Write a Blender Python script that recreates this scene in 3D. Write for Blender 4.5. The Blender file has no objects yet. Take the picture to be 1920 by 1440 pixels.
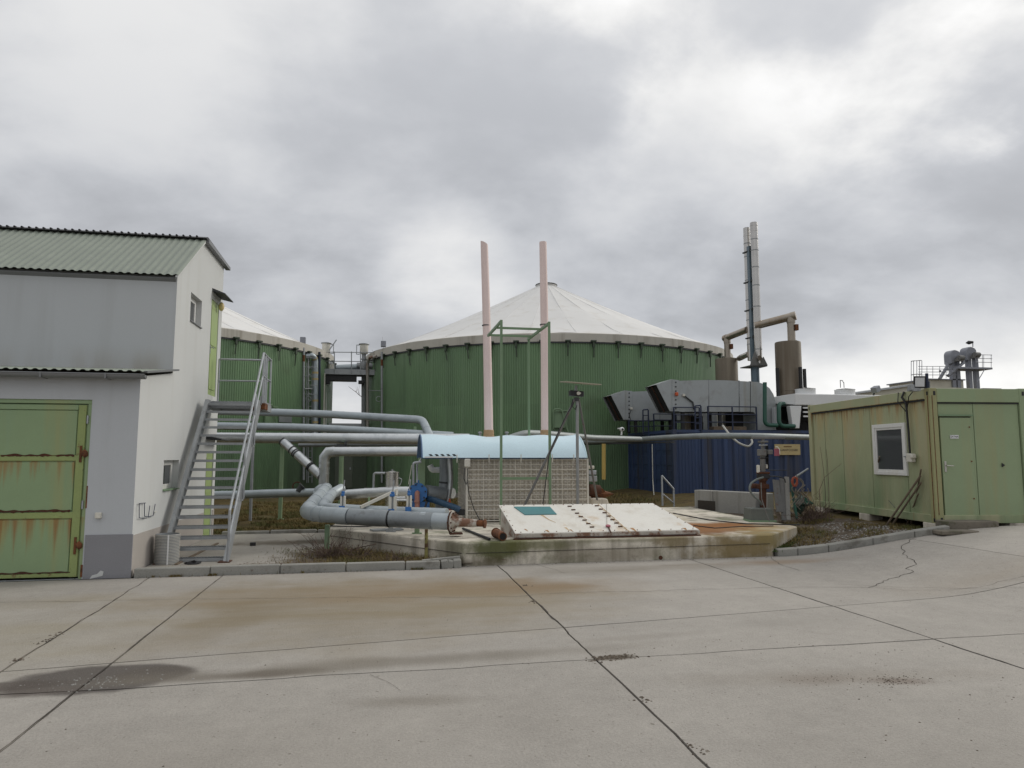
import bpy, bmesh, math, random
from mathutils import Vector, Matrix, noise
random.seed(7)
R_ = math.radians
S = bpy.context.scene
COL = S.collection

# ------------------------------------------------------------------ camera
FPX, CAMH = 1320.0, 1.75
PITCH = math.atan(135/1320); YAW = math.atan(250/math.hypot(1320, 135))
cd = bpy.data.cameras.new('camera'); cam = bpy.data.objects.new('camera', cd); COL.objects.link(cam)
cd.sensor_width = 36; cd.lens = 36*FPX/1920; cd.clip_start = .1; cd.clip_end = 3000
cam.location = (0, 0, CAMH); cam.rotation_euler = (math.pi/2+PITCH, 0, -YAW)
S.camera = cam
# ------------------------------------------------------------------ light
SUN_HEAD, SUN_EL = R_(70), R_(30)
sd = bpy.data.lights.new('sun', 'SUN'); sun = bpy.data.objects.new('sun', sd); COL.objects.link(sun)
sd.energy = 1.3; sd.angle = R_(22); sd.color = (1, .95, .86)
sun.rotation_euler = (math.pi/2-SUN_EL, 0, math.pi-SUN_HEAD)
sun.location = (20, 20, 30)
S.view_settings.view_transform = 'Standard'; S.view_settings.look = 'None'
S.view_settings.exposure = 0.0; S.view_settings.gamma = 1.0
W = bpy.data.worlds.new('World'); S.world = W; W.use_nodes = True
SUNV = Vector((math.sin(SUN_HEAD)*math.cos(SUN_EL), math.cos(SUN_HEAD)*math.cos(SUN_EL), math.sin(SUN_EL)))

class NT:
    def __init__(s, tree): s.t = tree; s.n = tree.nodes; s.l = tree.links
    def new(s, typ, **kw):
        n = s.n.new(typ)
        for k, v in kw.items(): setattr(n, k, v)
        return n
    def inp(s, sock, v):
        if hasattr(v, 'is_output') or hasattr(v, 'links'): s.l.new(v, sock)
        elif v is not None:
            if isinstance(v, (tuple, list, Vector)) and sock.type == 'RGBA' and len(v) == 3: v = (*v, 1)
            sock.default_value = v
    def math(s, op, a, b=None, c=None, clamp=False):
        n = s.new('ShaderNodeMath', operation=op, use_clamp=clamp)
        s.inp(n.inputs[0], a); s.inp(n.inputs[1], b); s.inp(n.inputs[2], c)
        return n.outputs[0]
    def vmath(s, op, a, b=None):
        n = s.new('ShaderNodeVectorMath', operation=op); s.inp(n.inputs[0], a); s.inp(n.inputs[1], b)
        return n.outputs['Value'] if op in ('DOT_PRODUCT', 'LENGTH') else n.outputs[0]
    def mix(s, fac, a, b, blend='MIX'):
        n = s.new('ShaderNodeMix', data_type='RGBA', blend_type=blend)
        s.inp(n.inputs[0], fac); s.inp(n.inputs[6], a); s.inp(n.inputs[7], b)
        return n.outputs[2]
    def noise(s, vec, scale, detail=4, rough=.55, dist=0.0):
        n = s.new('ShaderNodeTexNoise'); s.inp(n.inputs['Vector'], vec)
        n.inputs['Scale'].default_value = scale; n.inputs['Detail'].default_value = detail
        n.inputs['Roughness'].default_value = rough; n.inputs['Distortion'].default_value = dist
        return n.outputs[0]
    def ramp(s, f, lo, hi, a=0.0, b=1.0, smooth=True):
        n = s.new('ShaderNodeMapRange', interpolation_type='SMOOTHSTEP' if smooth else 'LINEAR')
        s.inp(n.inputs[0], f); n.inputs[1].default_value = lo; n.inputs[2].default_value = hi
        n.inputs[3].default_value = a; n.inputs[4].default_value = b
        return n.outputs[0]
    def scale(s, vec, sc, off=(0, 0, 0)):
        n = s.new('ShaderNodeMapping'); s.inp(n.inputs[0], vec)
        n.inputs['Scale'].default_value = sc; n.inputs['Location'].default_value = off
        return n.outputs[0]

def build_world():
    t = NT(W.node_tree); t.n.clear()
    out = t.new('ShaderNodeOutputWorld'); bg = t.new('ShaderNodeBackground'); t.l.new(bg.outputs[0], out.inputs[0])
    sky = t.new('ShaderNodeTexSky', sky_type='NISHITA'); sky.sun_disc = False
    sky.sun_elevation = SUN_EL; sky.sun_rotation = SUN_HEAD
    tc = t.new('ShaderNodeTexCoord'); d = tc.outputs['Generated']
    sep = t.new('ShaderNodeSeparateXYZ'); t.l.new(d, sep.inputs[0]); z = t.math('MAXIMUM', sep.outputs[2], 0.0)
    den = t.math('ADD', z, .42)
    comb = t.new('ShaderNodeCombineXYZ')
    t.l.new(t.math('DIVIDE', sep.outputs[0], den), comb.inputs[0]); t.l.new(t.math('DIVIDE', sep.outputs[1], den), comb.inputs[1])
    comb.inputs[2].default_value = 3.7
    uv = comb.outputs[0]
    warp = t.new('ShaderNodeTexNoise'); t.l.new(uv, warp.inputs['Vector']); warp.inputs['Scale'].default_value = 1.1
    w2 = t.vmath('SCALE', warp.outputs['Color']); w2.node.inputs['Scale'].default_value = .22
    uvw = t.vmath('ADD', uv, w2)
    big = t.noise(t.scale(uvw, (.85, 1.0, 1), (6.3, 2.4, 0)), 2.0, 7, .50)
    mid = t.noise(t.scale(uvw, (1, 1.15, 1), (5.1, 1.7, 0)), 5.2, 8, .55)
    dens = t.math('ADD', t.math('MULTIPLY', big, .72), t.math('MULTIPLY', mid, .28))
    nd = t.vmath('NORMALIZE', d)
    def lobe(hd, el, a, b): return t.ramp(t.vmath('DOT_PRODUCT', nd, (math.sin(R_(hd))*math.cos(R_(el)), math.cos(R_(hd))*math.cos(R_(el)), math.sin(R_(el)))), math.cos(R_(a)), math.cos(R_(b)))
    # brightness over elevation: pale overhead, a grey bank at mid height, a clear strip along the horizon
    prof = t.math('ADD', t.ramp(z, .18, .60, .525, .735), t.ramp(z, .62, 1.0, 0, .20))
    lowr = t.math('MULTIPLY', t.ramp(z, .02, .19, 1, 0), t.math('MULTIPLY_ADD', lobe(60, 5, 70, 15), .52, .13))
    lum = t.math('ADD', prof, lowr)
    thin = t.ramp(dens, .36, .64, -.125, .125)
    lum = t.math('ADD', lum, thin)
    open_ = t.ramp(dens, .44, .60)
    lum = t.math('ADD', lum, t.math('MULTIPLY', open_, t.math('MULTIPLY', lobe(41, 31, 16, 2), .24)))
    lum = t.math('ADD', lum, t.math('MULTIPLY', lobe(41, 29, 26, 4), .05))
    lum = t.math('ADD', lum, t.math('MULTIPLY', open_, t.math('MULTIPLY', lobe(17.5, 32, 10, 2), .22)))
    lum = t.math('ADD', lum, t.math('MULTIPLY', open_, t.math('MULTIPLY', lobe(49, 19.5, 5, 1), .30)))
    lum = t.math('ADD', lum, t.math('MULTIPLY', lobe(5.5, 14.5, 7, 1), .20))
    warmf = t.ramp(lum, .5, .95)
    tint = t.mix(warmf, (.955, .98, 1.035), (1.005, 1.0, .99))
    cl = t.vmath('SCALE', tint); t.inp(cl.node.inputs['Scale'], t.math('MULTIPLY', lum, 10.0))
    mixed = t.mix(.96, sky.outputs[0], cl)
    # below the horizon: plain grey ground light
    t.l.new(mixed, bg.inputs[0]); bg.inputs[1].default_value = .1
build_world()

# ------------------------------------------------------------------ photograph -> place
_F = Vector((math.sin(YAW)*math.cos(PITCH), math.cos(YAW)*math.cos(PITCH), math.sin(PITCH)))
_R = Vector((math.cos(YAW), -math.sin(YAW), 0)); _U = _R.cross(_F); _C = Vector((0, 0, CAMH))
def ray(x, y): return _F*FPX+_R*(x-960)+_U*(720-y)
def pz(x, y, z): r = ray(x, y); return _C+r*((z-CAMH)/r.z)
def py(x, y, Y): r = ray(x, y); return _C+r*(Y/r.y)
def px(x, y, X): r = ray(x, y); return _C+r*(X/r.x)
def pd(x, y, d): return _C+ray(x, y)*(d/FPX)
def pl(x, y, O, n): r = ray(x, y); return _C+r*((O-_C).dot(n)/r.dot(n))
def gz(X, Y=0):
    t = min(1, max(0, (X-6.8)/4.7)); return .47*t*t*(3-2*t)

# ------------------------------------------------------------------ mesh builder
class MB:
    def __init__(s): s.v = []; s.f = []
    def add(s, vs, fs):
        o = len(s.v); s.v += [Vector(v) for v in vs]; s.f += [tuple(i+o for i in f) for f in fs]; return s
    def hexa(s, b, t):
        return s.add(list(b)+list(t), [(3, 2, 1, 0), (4, 5, 6, 7), (0, 1, 5, 4), (1, 2, 6, 5), (2, 3, 7, 6), (3, 0, 4, 7)])
    def box(s, a, b):
        x0, y0, z0 = a; x1, y1, z1 = b
        return s.hexa([(x0, y0, z0), (x1, y0, z0), (x1, y1, z0), (x0, y1, z0)], [(x0, y0, z1), (x1, y0, z1), (x1, y1, z1), (x0, y1, z1)])
    def obox(s, c, ax, ay, az):
        c, ax, ay, az = map(Vector, (c, ax, ay, az))
        return s.hexa([c-ax-ay-az, c+ax-ay-az, c+ax+ay-az, c-ax+ay-az], [c-ax-ay+az, c+ax-ay+az, c+ax+ay+az, c-ax+ay+az])
    def bar(s, p, q, w, h=None, up=(0, 0, 1)):
        p, q = Vector(p), Vector(q); d = (q-p); L = d.length; d = d/L; up = Vector(up)
        if abs(d.dot(up)) > .98: up = Vector((0, 1, 0))
        sd = d.cross(up).normalized(); u = sd.cross(d).normalized(); h = h or w
        return s.obox((p+q)/2, d*(L/2), sd*(w/2), u*(h/2))
    def tube(s, pts, r, seg=10, caps=True, radii=None):
        P = [Vector(p) for p in pts]; n = len(P); rings = []
        T = []
        for i in range(n):
            a = (P[i]-P[i-1]).normalized() if i else None; b = (P[i+1]-P[i]).normalized() if i < n-1 else None
            T.append((a, b))
        t0 = T[0][1]; ref = Vector((0, 0, 1)) if abs(t0.z) < .9 else Vector((0, 1, 0))
        u = t0.cross(ref).normalized(); o = len(s.v)
        for i in range(n):
            a, b = T[i]; t = (a+b).normalized() if a and b else (a or b)
            if t.length < .5: t = a
            u = (u-t*u.dot(t)).normalized(); w = t.cross(u)
            k = 1.0; m = None
            if a and b:
                c = max(.35, a.dot(t)); k = 1/c
                m = (b-a); m = m.normalized() if m.length > 1e-5 else None
            rr = radii[i] if radii else r
            for j in range(seg):
                an = 2*math.pi*j/seg; v = u*math.cos(an)+w*math.sin(an)
                if m is not None: v = v+m*(v.dot(m)*(k-1))
                s.v.append(P[i]+v*rr)
        for i in range(n-1):
            for j in range(seg):
                a = o+i*seg+j; b = o+i*seg+(j+1) % seg
                s.f.append((a, b, b+seg, a+seg))
        if caps:
            s.f.append(tuple(o+j for j in reversed(range(seg)))); s.f.append(tuple(o+(n-1)*seg+j for j in range(seg)))
        return s
    def cyl(s, p, q, r, seg=16, r2=None): return s.tube([p, q], r, seg, True, [r, r if r2 is None else r2])
    def lathe(s, c, prof, seg=24, cap=True):
        c = Vector(c); o = len(s.v)
        for r, z in prof:
            for j in range(seg):
                a = 2*math.pi*j/seg; s.v.append(c+Vector((r*math.cos(a), r*math.sin(a), z)))
        for i in range(len(prof)-1):
            for j in range(seg):
                a = o+i*seg+j; b = o+i*seg+(j+1) % seg; s.f.append((a, b, b+seg, a+seg))
        if cap:
            s.f.append(tuple(o+j for j in reversed(range(seg)))); s.f.append(tuple(o+(len(prof)-1)*seg+j for j in range(seg)))
        return s
    def prism(s, poly, off, skip=()):
        o = Vector(off); n = len(poly); P = [Vector(p) for p in poly]
        fs = [(i, (i+1) % n, n+(i+1) % n, n+i) for i in range(n) if i not in skip]
        return s.add(P+[p+o for p in P], [tuple(range(n))[::-1], tuple(range(n, 2*n))]+fs)
    def quad(s, a, b, c, d): return s.add([a, b, c, d], [(0, 1, 2, 3)])
    def blob(s, c, rx, ry, rz, seed=0, sub=1, rough=.25):
        bm = bmesh.new(); bmesh.ops.create_icosphere(bm, subdivisions=sub, radius=1)
        bm.verts.index_update()
        vs = []
        for v in bm.verts:
            k = 1+rough*noise.noise(v.co*1.7+Vector((seed*3.1, seed, 0)))*2
            vs.append(Vector(c)+Vector((v.co.x*rx*k, v.co.y*ry*k, v.co.z*rz*k)))
        fs = [tuple(v.index for v in f.verts) for f in bm.faces]; bm.free()
        return s.add(vs, fs)

def root_loc(o):
    while o.parent: o = o.parent
    return o.location.copy()
def fillet(pts, rad, n=5):
    P = [Vector(p) for p in pts]; out = [P[0]]
    for i in range(1, len(P)-1):
        a = (P[i-1]-P[i]); b = (P[i+1]-P[i]); r = min(rad, a.length*.45, b.length*.45)
        p0 = P[i]+a.normalized()*r; p1 = P[i]+b.normalized()*r
        for k in range(n+1):
            t = k/n; out.append(p0*(1-t)**2+P[i]*2*t*(1-t)+p1*t*t)
    out.append(P[-1]); return out

def tag(o, label=None, cat=None, group=None, kind=None):
    if label: o['label'] = label
    if cat: o['category'] = cat
    if group: o['group'] = group
    if kind: o['kind'] = kind
    return o
def thing(name, label, cat, loc=(0, 0, 0), group=None):
    o = bpy.data.objects.new(name, None); COL.objects.link(o); o.location = loc; o.empty_display_size = .2
    return tag(o, label, cat, group)
def build(mb, name, mat, parent=None, smooth=False, bevel=0, origin=None, label=None, kind=None, ang=38, recalc=True):
    if parent is not None: org = root_loc(parent)
    elif origin is not None: org = Vector(origin)
    else:
        xs = [v.x for v in mb.v]; ys = [v.y for v in mb.v]
        org = Vector(((min(xs)+max(xs))/2, (min(ys)+max(ys))/2, min(v.z for v in mb.v)))
    me = bpy.data.meshes.new(name)
    me.from_pydata([tuple(v-org) for v in mb.v], [], mb.f)
    if bevel or recalc:
        bm = bmesh.new(); bm.from_mesh(me)
        if recalc: bmesh.ops.recalc_face_normals(bm, faces=bm.faces[:])
        if bevel: bmesh.ops.bevel(bm, geom=bm.edges[:], offset=bevel, segments=1, affect='EDGES', clamp_overlap=True)
        bm.to_mesh(me); bm.free()
    if smooth:
        me.shade_smooth(); me.set_sharp_from_angle(angle=R_(ang))
    me.materials.append(mat)
    o = bpy.data.objects.new(name, me); COL.objects.link(o)
    if parent is not None: o.parent = parent
    else: o.location = org
    if label: o['label'] = label
    if kind: o['kind'] = kind
    return o
def solo(mb, name, mat, label, cat, group=None, **kw):
    return tag(build(mb, name, mat, **kw), label, cat, group)
def copy_tree(o, parent=None):
    c = o.copy(); COL.objects.link(c)
    if parent is not None: c.parent = parent
    for ch in list(o.children): copy_tree(ch, c)
    return c

# ------------------------------------------------------------------ materials
def mat(name, col, rough=.7, metal=0.0, var=.12, vs=1.5, fine=.06, fs=40, bump=0.0, bs=60,
        streak=None, patch=None, grad=None, drip=None, spec=.5, rvar=.1):
    m = bpy.data.materials.new(name); m.use_nodes = True; t = NT(m.node_tree)
    b = t.n['Principled BSDF']; g = t.new('ShaderNodeNewGeometry'); P = g.outputs['Position']
    n1 = t.noise(P, vs, 5, .6); n2 = t.noise(P, fs, 3, .6)
    k = t.math('MULTIPLY_ADD', t.math('SUBTRACT', n1, .5), var*4, 1.0)
    k = t.math('MULTIPLY_ADD', t.math('SUBTRACT', n2, .5), fine*4, k)
    c = t.vmath('SCALE', (col[0], col[1], col[2])); t.inp(c.node.inputs['Scale'], k)
    if streak:
        for (sc, amt, lo, hi, fr) in (streak if isinstance(streak, list) else [streak]):
            f = t.noise(t.scale(P, (fr, fr, fr*.06), (3.1*fr, 1.7, .3)), 1, 4, .6)
            c = t.mix(t.math('MULTIPLY', t.ramp(f, lo, hi), amt), c, sc)
    if patch:
        for (pc, amt, lo, hi, fr) in (patch if isinstance(patch, list) else [patch]):
            f = t.noise(t.scale(P, (1, 1, 1), (7.7, fr, 2.2)), fr, 6, .65)
            c = t.mix(t.math('MULTIPLY', t.ramp(f, lo, hi), amt), c, pc)
    if grad:
        for (gc, amt, z0, z1, fr) in (grad if isinstance(grad, list) else [grad]):
            sp = t.new('ShaderNodeSeparateXYZ'); t.l.new(P, sp.inputs[0])
            f = t.ramp(sp.outputs[2], z0, z1, 1, 0)
            q = t.noise(t.scale(P, (fr, fr, fr*.15)), 1, 5, .6)
            c = t.mix(t.math('MULTIPLY', t.math('MULTIPLY', f, t.ramp(q, .35, .65)), amt), c, gc)
    if drip:
        sp = t.new('ShaderNodeSeparateXYZ'); t.l.new(P, sp.inputs[0])
        for (gc, amt, zt, ln, fr) in drip:
            q = t.noise(t.scale(P, (fr, fr, .12), (1.3, fr, .7)), 1, 4, .6)
            f = t.ramp(sp.outputs[2], zt-ln, zt, 0, 1, False)
            f = t.math('MULTIPLY', f, t.math('LESS_THAN', sp.outputs[2], zt))
            c = t.mix(t.math('MULTIPLY', t.ramp(t.math('MULTIPLY_ADD', f, .22, q), .63, .80), amt), c, gc)
    t.l.new(c, b.inputs['Base Color'])
    t.l.new(t.math('MULTIPLY_ADD', t.math('SUBTRACT', n1, .5), rvar*3, rough, clamp=True), b.inputs['Roughness'])
    b.inputs['Metallic'].default_value = metal; b.inputs['Specular IOR Level'].default_value = spec
    if bump:
        bn = t.new('ShaderNodeBump'); bn.inputs['Strength'].default_value = 1; bn.inputs['Distance'].default_value = bump
        t.l.new(t.noise(P, bs, 4, .6), bn.inputs['Height']); t.l.new(bn.outputs[0], b.inputs['Normal'])
    m['nt'] = 1
    return m
RUST = (.16, .062, .025); RUSTD = (.075, .03, .016); DIRT = (.10, .085, .065)
M = {}
M['render'] = mat('grey_render', (.50, .52, .54), .9, var=.035, vs=.6, fine=.035, fs=90, bump=.002, bs=120, streak=((.40, .41, .41), .3, .5, .75, 3), spec=.2)
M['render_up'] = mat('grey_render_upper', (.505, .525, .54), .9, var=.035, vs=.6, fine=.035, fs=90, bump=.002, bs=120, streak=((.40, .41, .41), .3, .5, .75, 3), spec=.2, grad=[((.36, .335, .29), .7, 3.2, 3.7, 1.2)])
M['render_white'] = mat('white_render', (.575, .585, .575), .9, var=.035, vs=.6, fine=.03, fs=90, bump=.002, bs=120, streak=((.5, .5, .47), .4, .52, .75, 3), spec=.2)
M['plinth_band'] = mat('speckled_plinth_render', (.265, .265, .28), .9, var=.06, fine=.35, fs=160, bump=.004, bs=140, patch=((.4, .4, .4), .5, .66, .72, 60), spec=.2)
M['plinth_band_side'] = mat('beige_plinth_render', (.40, .37, .34), .9, var=.08, fine=.15, fs=160, bump=.003, bs=140, spec=.2)
M['roof_green'] = mat('painted_roof_sheet', (.24, .27, .225), .6, .0, var=.1, vs=2, fine=.06, streak=((.28, .31, .26), .5, .5, .7, 4), patch=((.10, .11, .09), .6, .66, .74, 9))
M['black_trim'] = mat('dark_trim', (.02, .02, .022), .6)
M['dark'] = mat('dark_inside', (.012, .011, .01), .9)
M['gutter'] = mat('grey_gutter', (.20, .205, .21), .5, .3, var=.1)
M['door_green'] = mat('door_green_paint', (.25, .345, .185), .5, var=.07, vs=1.2, fine=.03, streak=[((.36, .33, .13), .6, .46, .70, 2.2), ((.22, .36, .27), .5, .5, .7, 1.3)], patch=(RUST, .7, .72, .76, 14), drip=[((.34, .27, .09), .7, .88, .85, 2.2), ((.27, .14, .04), .85, .87, .70, 8), ((.30, .17, .05), .75, 1.70, .55, 8)])
M['door_rail'] = mat('door_rail_paint', (.27, .33, .12), .55, var=.1, vs=3, patch=[(RUST, .85, .60, .68, 5), (RUSTD, .9, .64, .7, 11)])
M['rust'] = mat('rust', RUST, .95, var=.35, vs=6, fine=.2, bump=.003, patch=(RUSTD, .8, .48, .6, 12))
M['rustd'] = mat('dark_rust', RUSTD, .95, var=.3, vs=6, fine=.2, bump=.003)
M['door_lime'] = mat('lime_door_paint', (.32, .41, .17), .5, var=.05)
M['white_pvc'] = mat('white_window_frame', (.72, .72, .70), .4, var=.04, grad=((.5, .42, .3), .3, 1.0, 2.1, 8))
M['white_box'] = mat('cream_plastic', (.62, .60, .53), .5, var=.08)
M['galv'] = mat('galvanised_steel', (.40, .42, .44), .48, .75, var=.14, vs=5, fine=.08, fs=60, patch=((.30, .31, .32), .6, .5, .65, 9))
M['galv_dull'] = mat('weathered_galvanised_steel', (.33, .345, .355), .6, .45, var=.16, vs=5, fine=.1, fs=70, patch=((.2, .2, .2), .6, .58, .7, 6))
M['jacket'] = mat('insulation_jacket_sheet', (.56, .585, .60), .36, .8, var=.12, vs=3.5, fine=.05, patch=((.36, .39, .41), .6, .5, .7, 3))
M['jacket_dull'] = mat('dull_insulation_jacket_sheet', (.385, .43, .455), .5, .5, var=.1, vs=3.5, fine=.05, patch=((.30, .34, .37), .6, .5, .7, 3))
M['jacket_dark'] = mat('grime_covered_jacket_sheet', (.26, .285, .30), .55, .45, var=.16, vs=3, patch=((.15, .15, .15), .6, .55, .7, 4))
M['steel'] = mat('stainless_steel', (.55, .53, .50), .27, .95, var=.08, vs=2, rvar=.04, fine=.01, streak=((.48, .43, .36), .5, .5, .7, 2))
M['band'] = mat('dark_band', (.055, .058, .06), .6, .3)
M['tank_green'] = mat('tank_green_sheet', (.150, .250, .128), .36, .0, var=.07, vs=.5, fine=.04, streak=[((.20, .26, .17), .4, .60, .8, 6), ((.08, .14, .07), .5, .5, .75, 1.0)], patch=[((.34, .37, .32), .5, .715, .74, 3.2), ((.10, .13, .07), .45, .55, .72, .5)], spec=.55, grad=((.05, .07, .045), .8, .6, 5.0, .35))
def tint_by_part(m, amt):
    t = NT(m.node_tree); b = t.n['Principled BSDF']; src = b.inputs['Base Color'].links[0].from_socket
    k = t.math('MULTIPLY_ADD', t.math('SUBTRACT', t.new('ShaderNodeObjectInfo').outputs['Random'], .5), amt*2, 1.0)
    c = t.vmath('SCALE', src); t.inp(c.node.inputs['Scale'], k); t.l.new(c, b.inputs['Base Color'])
tint_by_part(M['tank_green'], .07)
M['membrane'] = mat('white_membrane', (.70, .695, .68), .75, var=.05, vs=.4, fine=.03, streak=((.50, .46, .39), .35, .5, .75, 1.2))
M['rim'] = mat('stained_membrane_rim', (.50, .475, .42), .8, var=.12, vs=1, streak=((.27, .24, .19), .6, .5, .7, 3))
M['conc_yard'] = None
M['conc'] = mat('plinth_concrete', (.62, .575, .49), .92, var=.14, vs=1.1, fine=.12, fs=60, bump=.006, bs=40, streak=[((.15, .13, .10), .7, .47, .7, 3.0)], patch=[((.075, .10, .03), .75, .52, .68, .9), ((.22, .2, .16), .5, .55, .7, 7)], spec=.2)
def place_stain(m, spots):
    t = NT(m.node_tree); b = t.n['Principled BSDF']; P = t.new('ShaderNodeNewGeometry').outputs['Position']
    src = b.inputs['Base Color'].links[0].from_socket; c = src
    wn = t.noise(P, 2.2, 6, .65); wv = t.noise(t.scale(P, (5, 5, .5)), 1, 4, .6)
    for (cx, cy, cz, rx, ry, rz, amt, col) in spots:
        v = t.vmath('SUBTRACT', P, (cx, cy, cz)); v = t.vmath('DIVIDE', v, (rx, ry, rz)); r = t.vmath('LENGTH', v)
        r = t.math('MULTIPLY_ADD', t.math('SUBTRACT', wn, .5), 1.5, r); r = t.math('MULTIPLY_ADD', t.math('SUBTRACT', wv, .5), .5, r)
        c = t.mix(t.math('MULTIPLY', t.ramp(r, .35, 1.1, 1, 0), amt), c, col)
    t.l.new(c, b.inputs['Base Color'])
place_stain(M['conc'], [(1.9, 11.4, .25, .75, .6, .25, .92, (.085, .095, .03)), (2.6, 11.4, .3, .8, .5, .14, .7, (.12, .12, .045)), (1.6, 11.6, .05, .6, .6, .14, .8, (.09, .075, .04)), (4.0, 11.5, .1, 1.6, .4, .16, .6, (.22, .19, .14)), (4.3, 11.5, .35, 1.2, .4, .06, .5, (.15, .14, .07)), (6.2, 11.6, .12, 1.1, .5, .4, .9, (.21, .155, .065)), (6.9, 12.0, .3, .7, .8, .3, .9, (.25, .20, .09)), (5.0, 11.5, .3, .5, .3, .16, .7, (.20, .15, .07)),
    (6.8, 12.8, .37, 1.8, 1.1, .3, .8, (.42, .31, .15)), (6.3, 13.3, .37, 1.7, .8, .3, .97, (.30, .135, .05)), (5.6, 12.2, .37, 1.5, .5, .3, .95, (.22, .11, .05)), (6.2, 12.6, .37, .9, .5, .3, .8, (.27, .13, .055)), (5.0, 15.5, .37, 2.2, 1.8, .3, .7, (.42, .34, .20)),
    (.2, 12.7, .2, .8, .9, .2, .5, (.22, .20, .17)), (-.6, 13.8, .3, .3, .5, .3, .5, (.25, .23, .2)), (1.15, 11.7, .2, .3, .4, .3, .6, (.16, .15, .10))])
M['kerb'] = mat('kerb_concrete', (.285, .28, .255), .92, var=.14, vs=2, fine=.12, fs=60, bump=.005, bs=50, patch=((.12, .11, .09), .6, .55, .7, 3), spec=.2)
M['soil'] = mat('soil_and_gravel', (.135, .112, .088), .95, var=.3, vs=2, fine=.4, fs=45, bump=.03, bs=22, patch=[((.075, .06, .045), .8, .48, .62, 2.5), ((.30, .27, .23), .6, .55, .65, 6)], spec=.1)
M['ground'] = mat('winter_meadow_soil', (.115, .088, .042), .95, var=.3, vs=.7, fine=.3, fs=30, bump=.04, bs=12, patch=[((.07, .075, .03), .7, .5, .65, .8), ((.06, .045, .03), .7, .52, .64, 3)], spec=.1)
M['grass'] = mat('dry_grass', (.17, .13, .055), .9, var=.35, vs=1.2, fine=.3, fs=20, patch=((.085, .10, .035), .8, .48, .6, 1.4), spec=.1)
M['twig'] = mat('bare_twigs', (.105, .072, .055), .9, var=.3, vs=4)
M['blue_sheet'] = mat('light_blue_sheet', (.60, .77, .85), .4, var=.03, vs=1)
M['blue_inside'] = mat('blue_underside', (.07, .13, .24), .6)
M['panel_beige'] = mat('sound_panel_board', (.575, .545, .495), .9, var=.14, vs=3, fine=.1, bump=.01, bs=16, patch=((.36, .32, .26), .5, .5, .68, 7), streak=((.42, .38, .31), .5, .5, .7, 4), spec=.15)
M['panel_back'] = mat('panel_gap_board', (.44, .40, .335), .95, var=.15)
M['wire'] = mat('galvanised_wire', (.66, .63, .56), .6, .15, var=.15)
M['pink'] = mat('faded_pink_pipe', (.80, .645, .615), .55, var=.05, vs=1, streak=((.70, .54, .51), .4, .5, .7, 5))
M['tan'] = mat('tan_sleeve', (.43, .28, .155), .7, var=.15, vs=6)
M['pinkdark'] = mat('salmon_pipe', (.36, .17, .13), .6, var=.1)
M['frame_green'] = mat('green_steel_paint', (.175, .265, .155), .55, var=.12, vs=3, patch=(RUST, .5, .68, .75, 8))
M['post_green'] = mat('pale_green_paint', (.24, .34, .20), .55, var=.12, vs=3, patch=(RUST, .6, .66, .74, 7))
M['post_rusty'] = mat('flaking_yellow_green_paint', (.25, .23, .08), .8, var=.25, vs=5, patch=(RUSTD, .9, .5, .6, 12))
M['hatch'] = mat('hatch_white_paint', (.72, .70, .64), .45, var=.05, vs=1.4, patch=[((.50, .44, .34), .5, .48, .74, 2.6), ((.50, .33, .16), .65, .58, .74, 1.3), (RUST, .8, .70, .75, 5)])
M['hatch_side'] = mat('hatch_rusty_side', (.45, .42, .37), .7, var=.2, vs=4, patch=[(RUST, .9, .46, .6, 4), (RUSTD, .8, .6, .7, 9)])
M['teal'] = mat('teal_plate', (.055, .20, .215), .5, var=.12, vs=3)
M['red'] = mat('red_paint', (.30, .03, .05), .5)
M['maroon'] = mat('faded_red_tag', (.32, .085, .115), .6)
M['orange'] = mat('orange_plastic', (.55, .10, .03), .5)
M['blue_paint'] = mat('valve_blue_paint', (.035, .15, .40), .42, var=.1, vs=5)
M['navy_rubber'] = mat('navy_hose', (.02, .06, .115), .5)
M['cont_blue'] = mat('container_blue', (.027, .048, .112), .5, var=.12, vs=1, fine=.05, streak=[((.045, .04, .035), .8, .5, .72, 1.6), ((.04, .075, .18), .5, .52, .7, 2.2)], patch=(RUSTD, .7, .68, .76, 3))
M['rail_navy'] = mat('navy_railing_paint', (.018, .027, .062), .5)
M['duct'] = mat('duct_sheet_metal', (.365, .39, .40), .5, .4, var=.08, vs=1.3, streak=((.25, .21, .13), .5, .56, .75, 2), patch=((.26, .26, .25), .5, .5, .7, 2))
M['silencer'] = mat('scorched_silencer_steel', (.19, .163, .125), .6, .35, var=.15, vs=1.2, streak=[((.11, .08, .052), .7, .48, .70, 1.6), ((.34, .29, .22), .4, .54, .7, 2)])
M['mast_blue'] = mat('mast_blue_steel', (.12, .165, .20), .5, .3, var=.12)
M['white_paint'] = mat('white_sheet_paint', (.72, .73, .73), .45, var=.05)
M['dkgreen_pipe'] = mat('green_coolant_pipe', (.022, .09, .065), .45, var=.1)
M['yellow'] = mat('yellow_plate', (.46, .37, .185), .6, var=.1, vs=8, patch=((.42, .24, .07), .6, .55, .7, 10))
M['yellow_post'] = mat('yellow_post_paint', (.50, .36, .10), .6, var=.12)
M['site_green'] = mat('site_container_green', (.27, .34, .20), .55, var=.06, vs=1.2, fine=.03, streak=[((.33, .30, .15), .6, .46, .7, 1.6)], spec=.4)
M['site_side'] = mat('site_container_weathered_side', (.36, .385, .235), .6, var=.07, vs=1.2, fine=.03, streak=[((.42, .37, .23), .75, .42, .68, 1.8)], grad=[((.17, .25, .13), .8, .6, 2.0, 1.5)], drip=[((.42, .34, .17), .7, 2.86, 1.2, 3.5), ((.25, .13, .05), .75, 2.86, .42, 11)], spec=.35)
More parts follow.
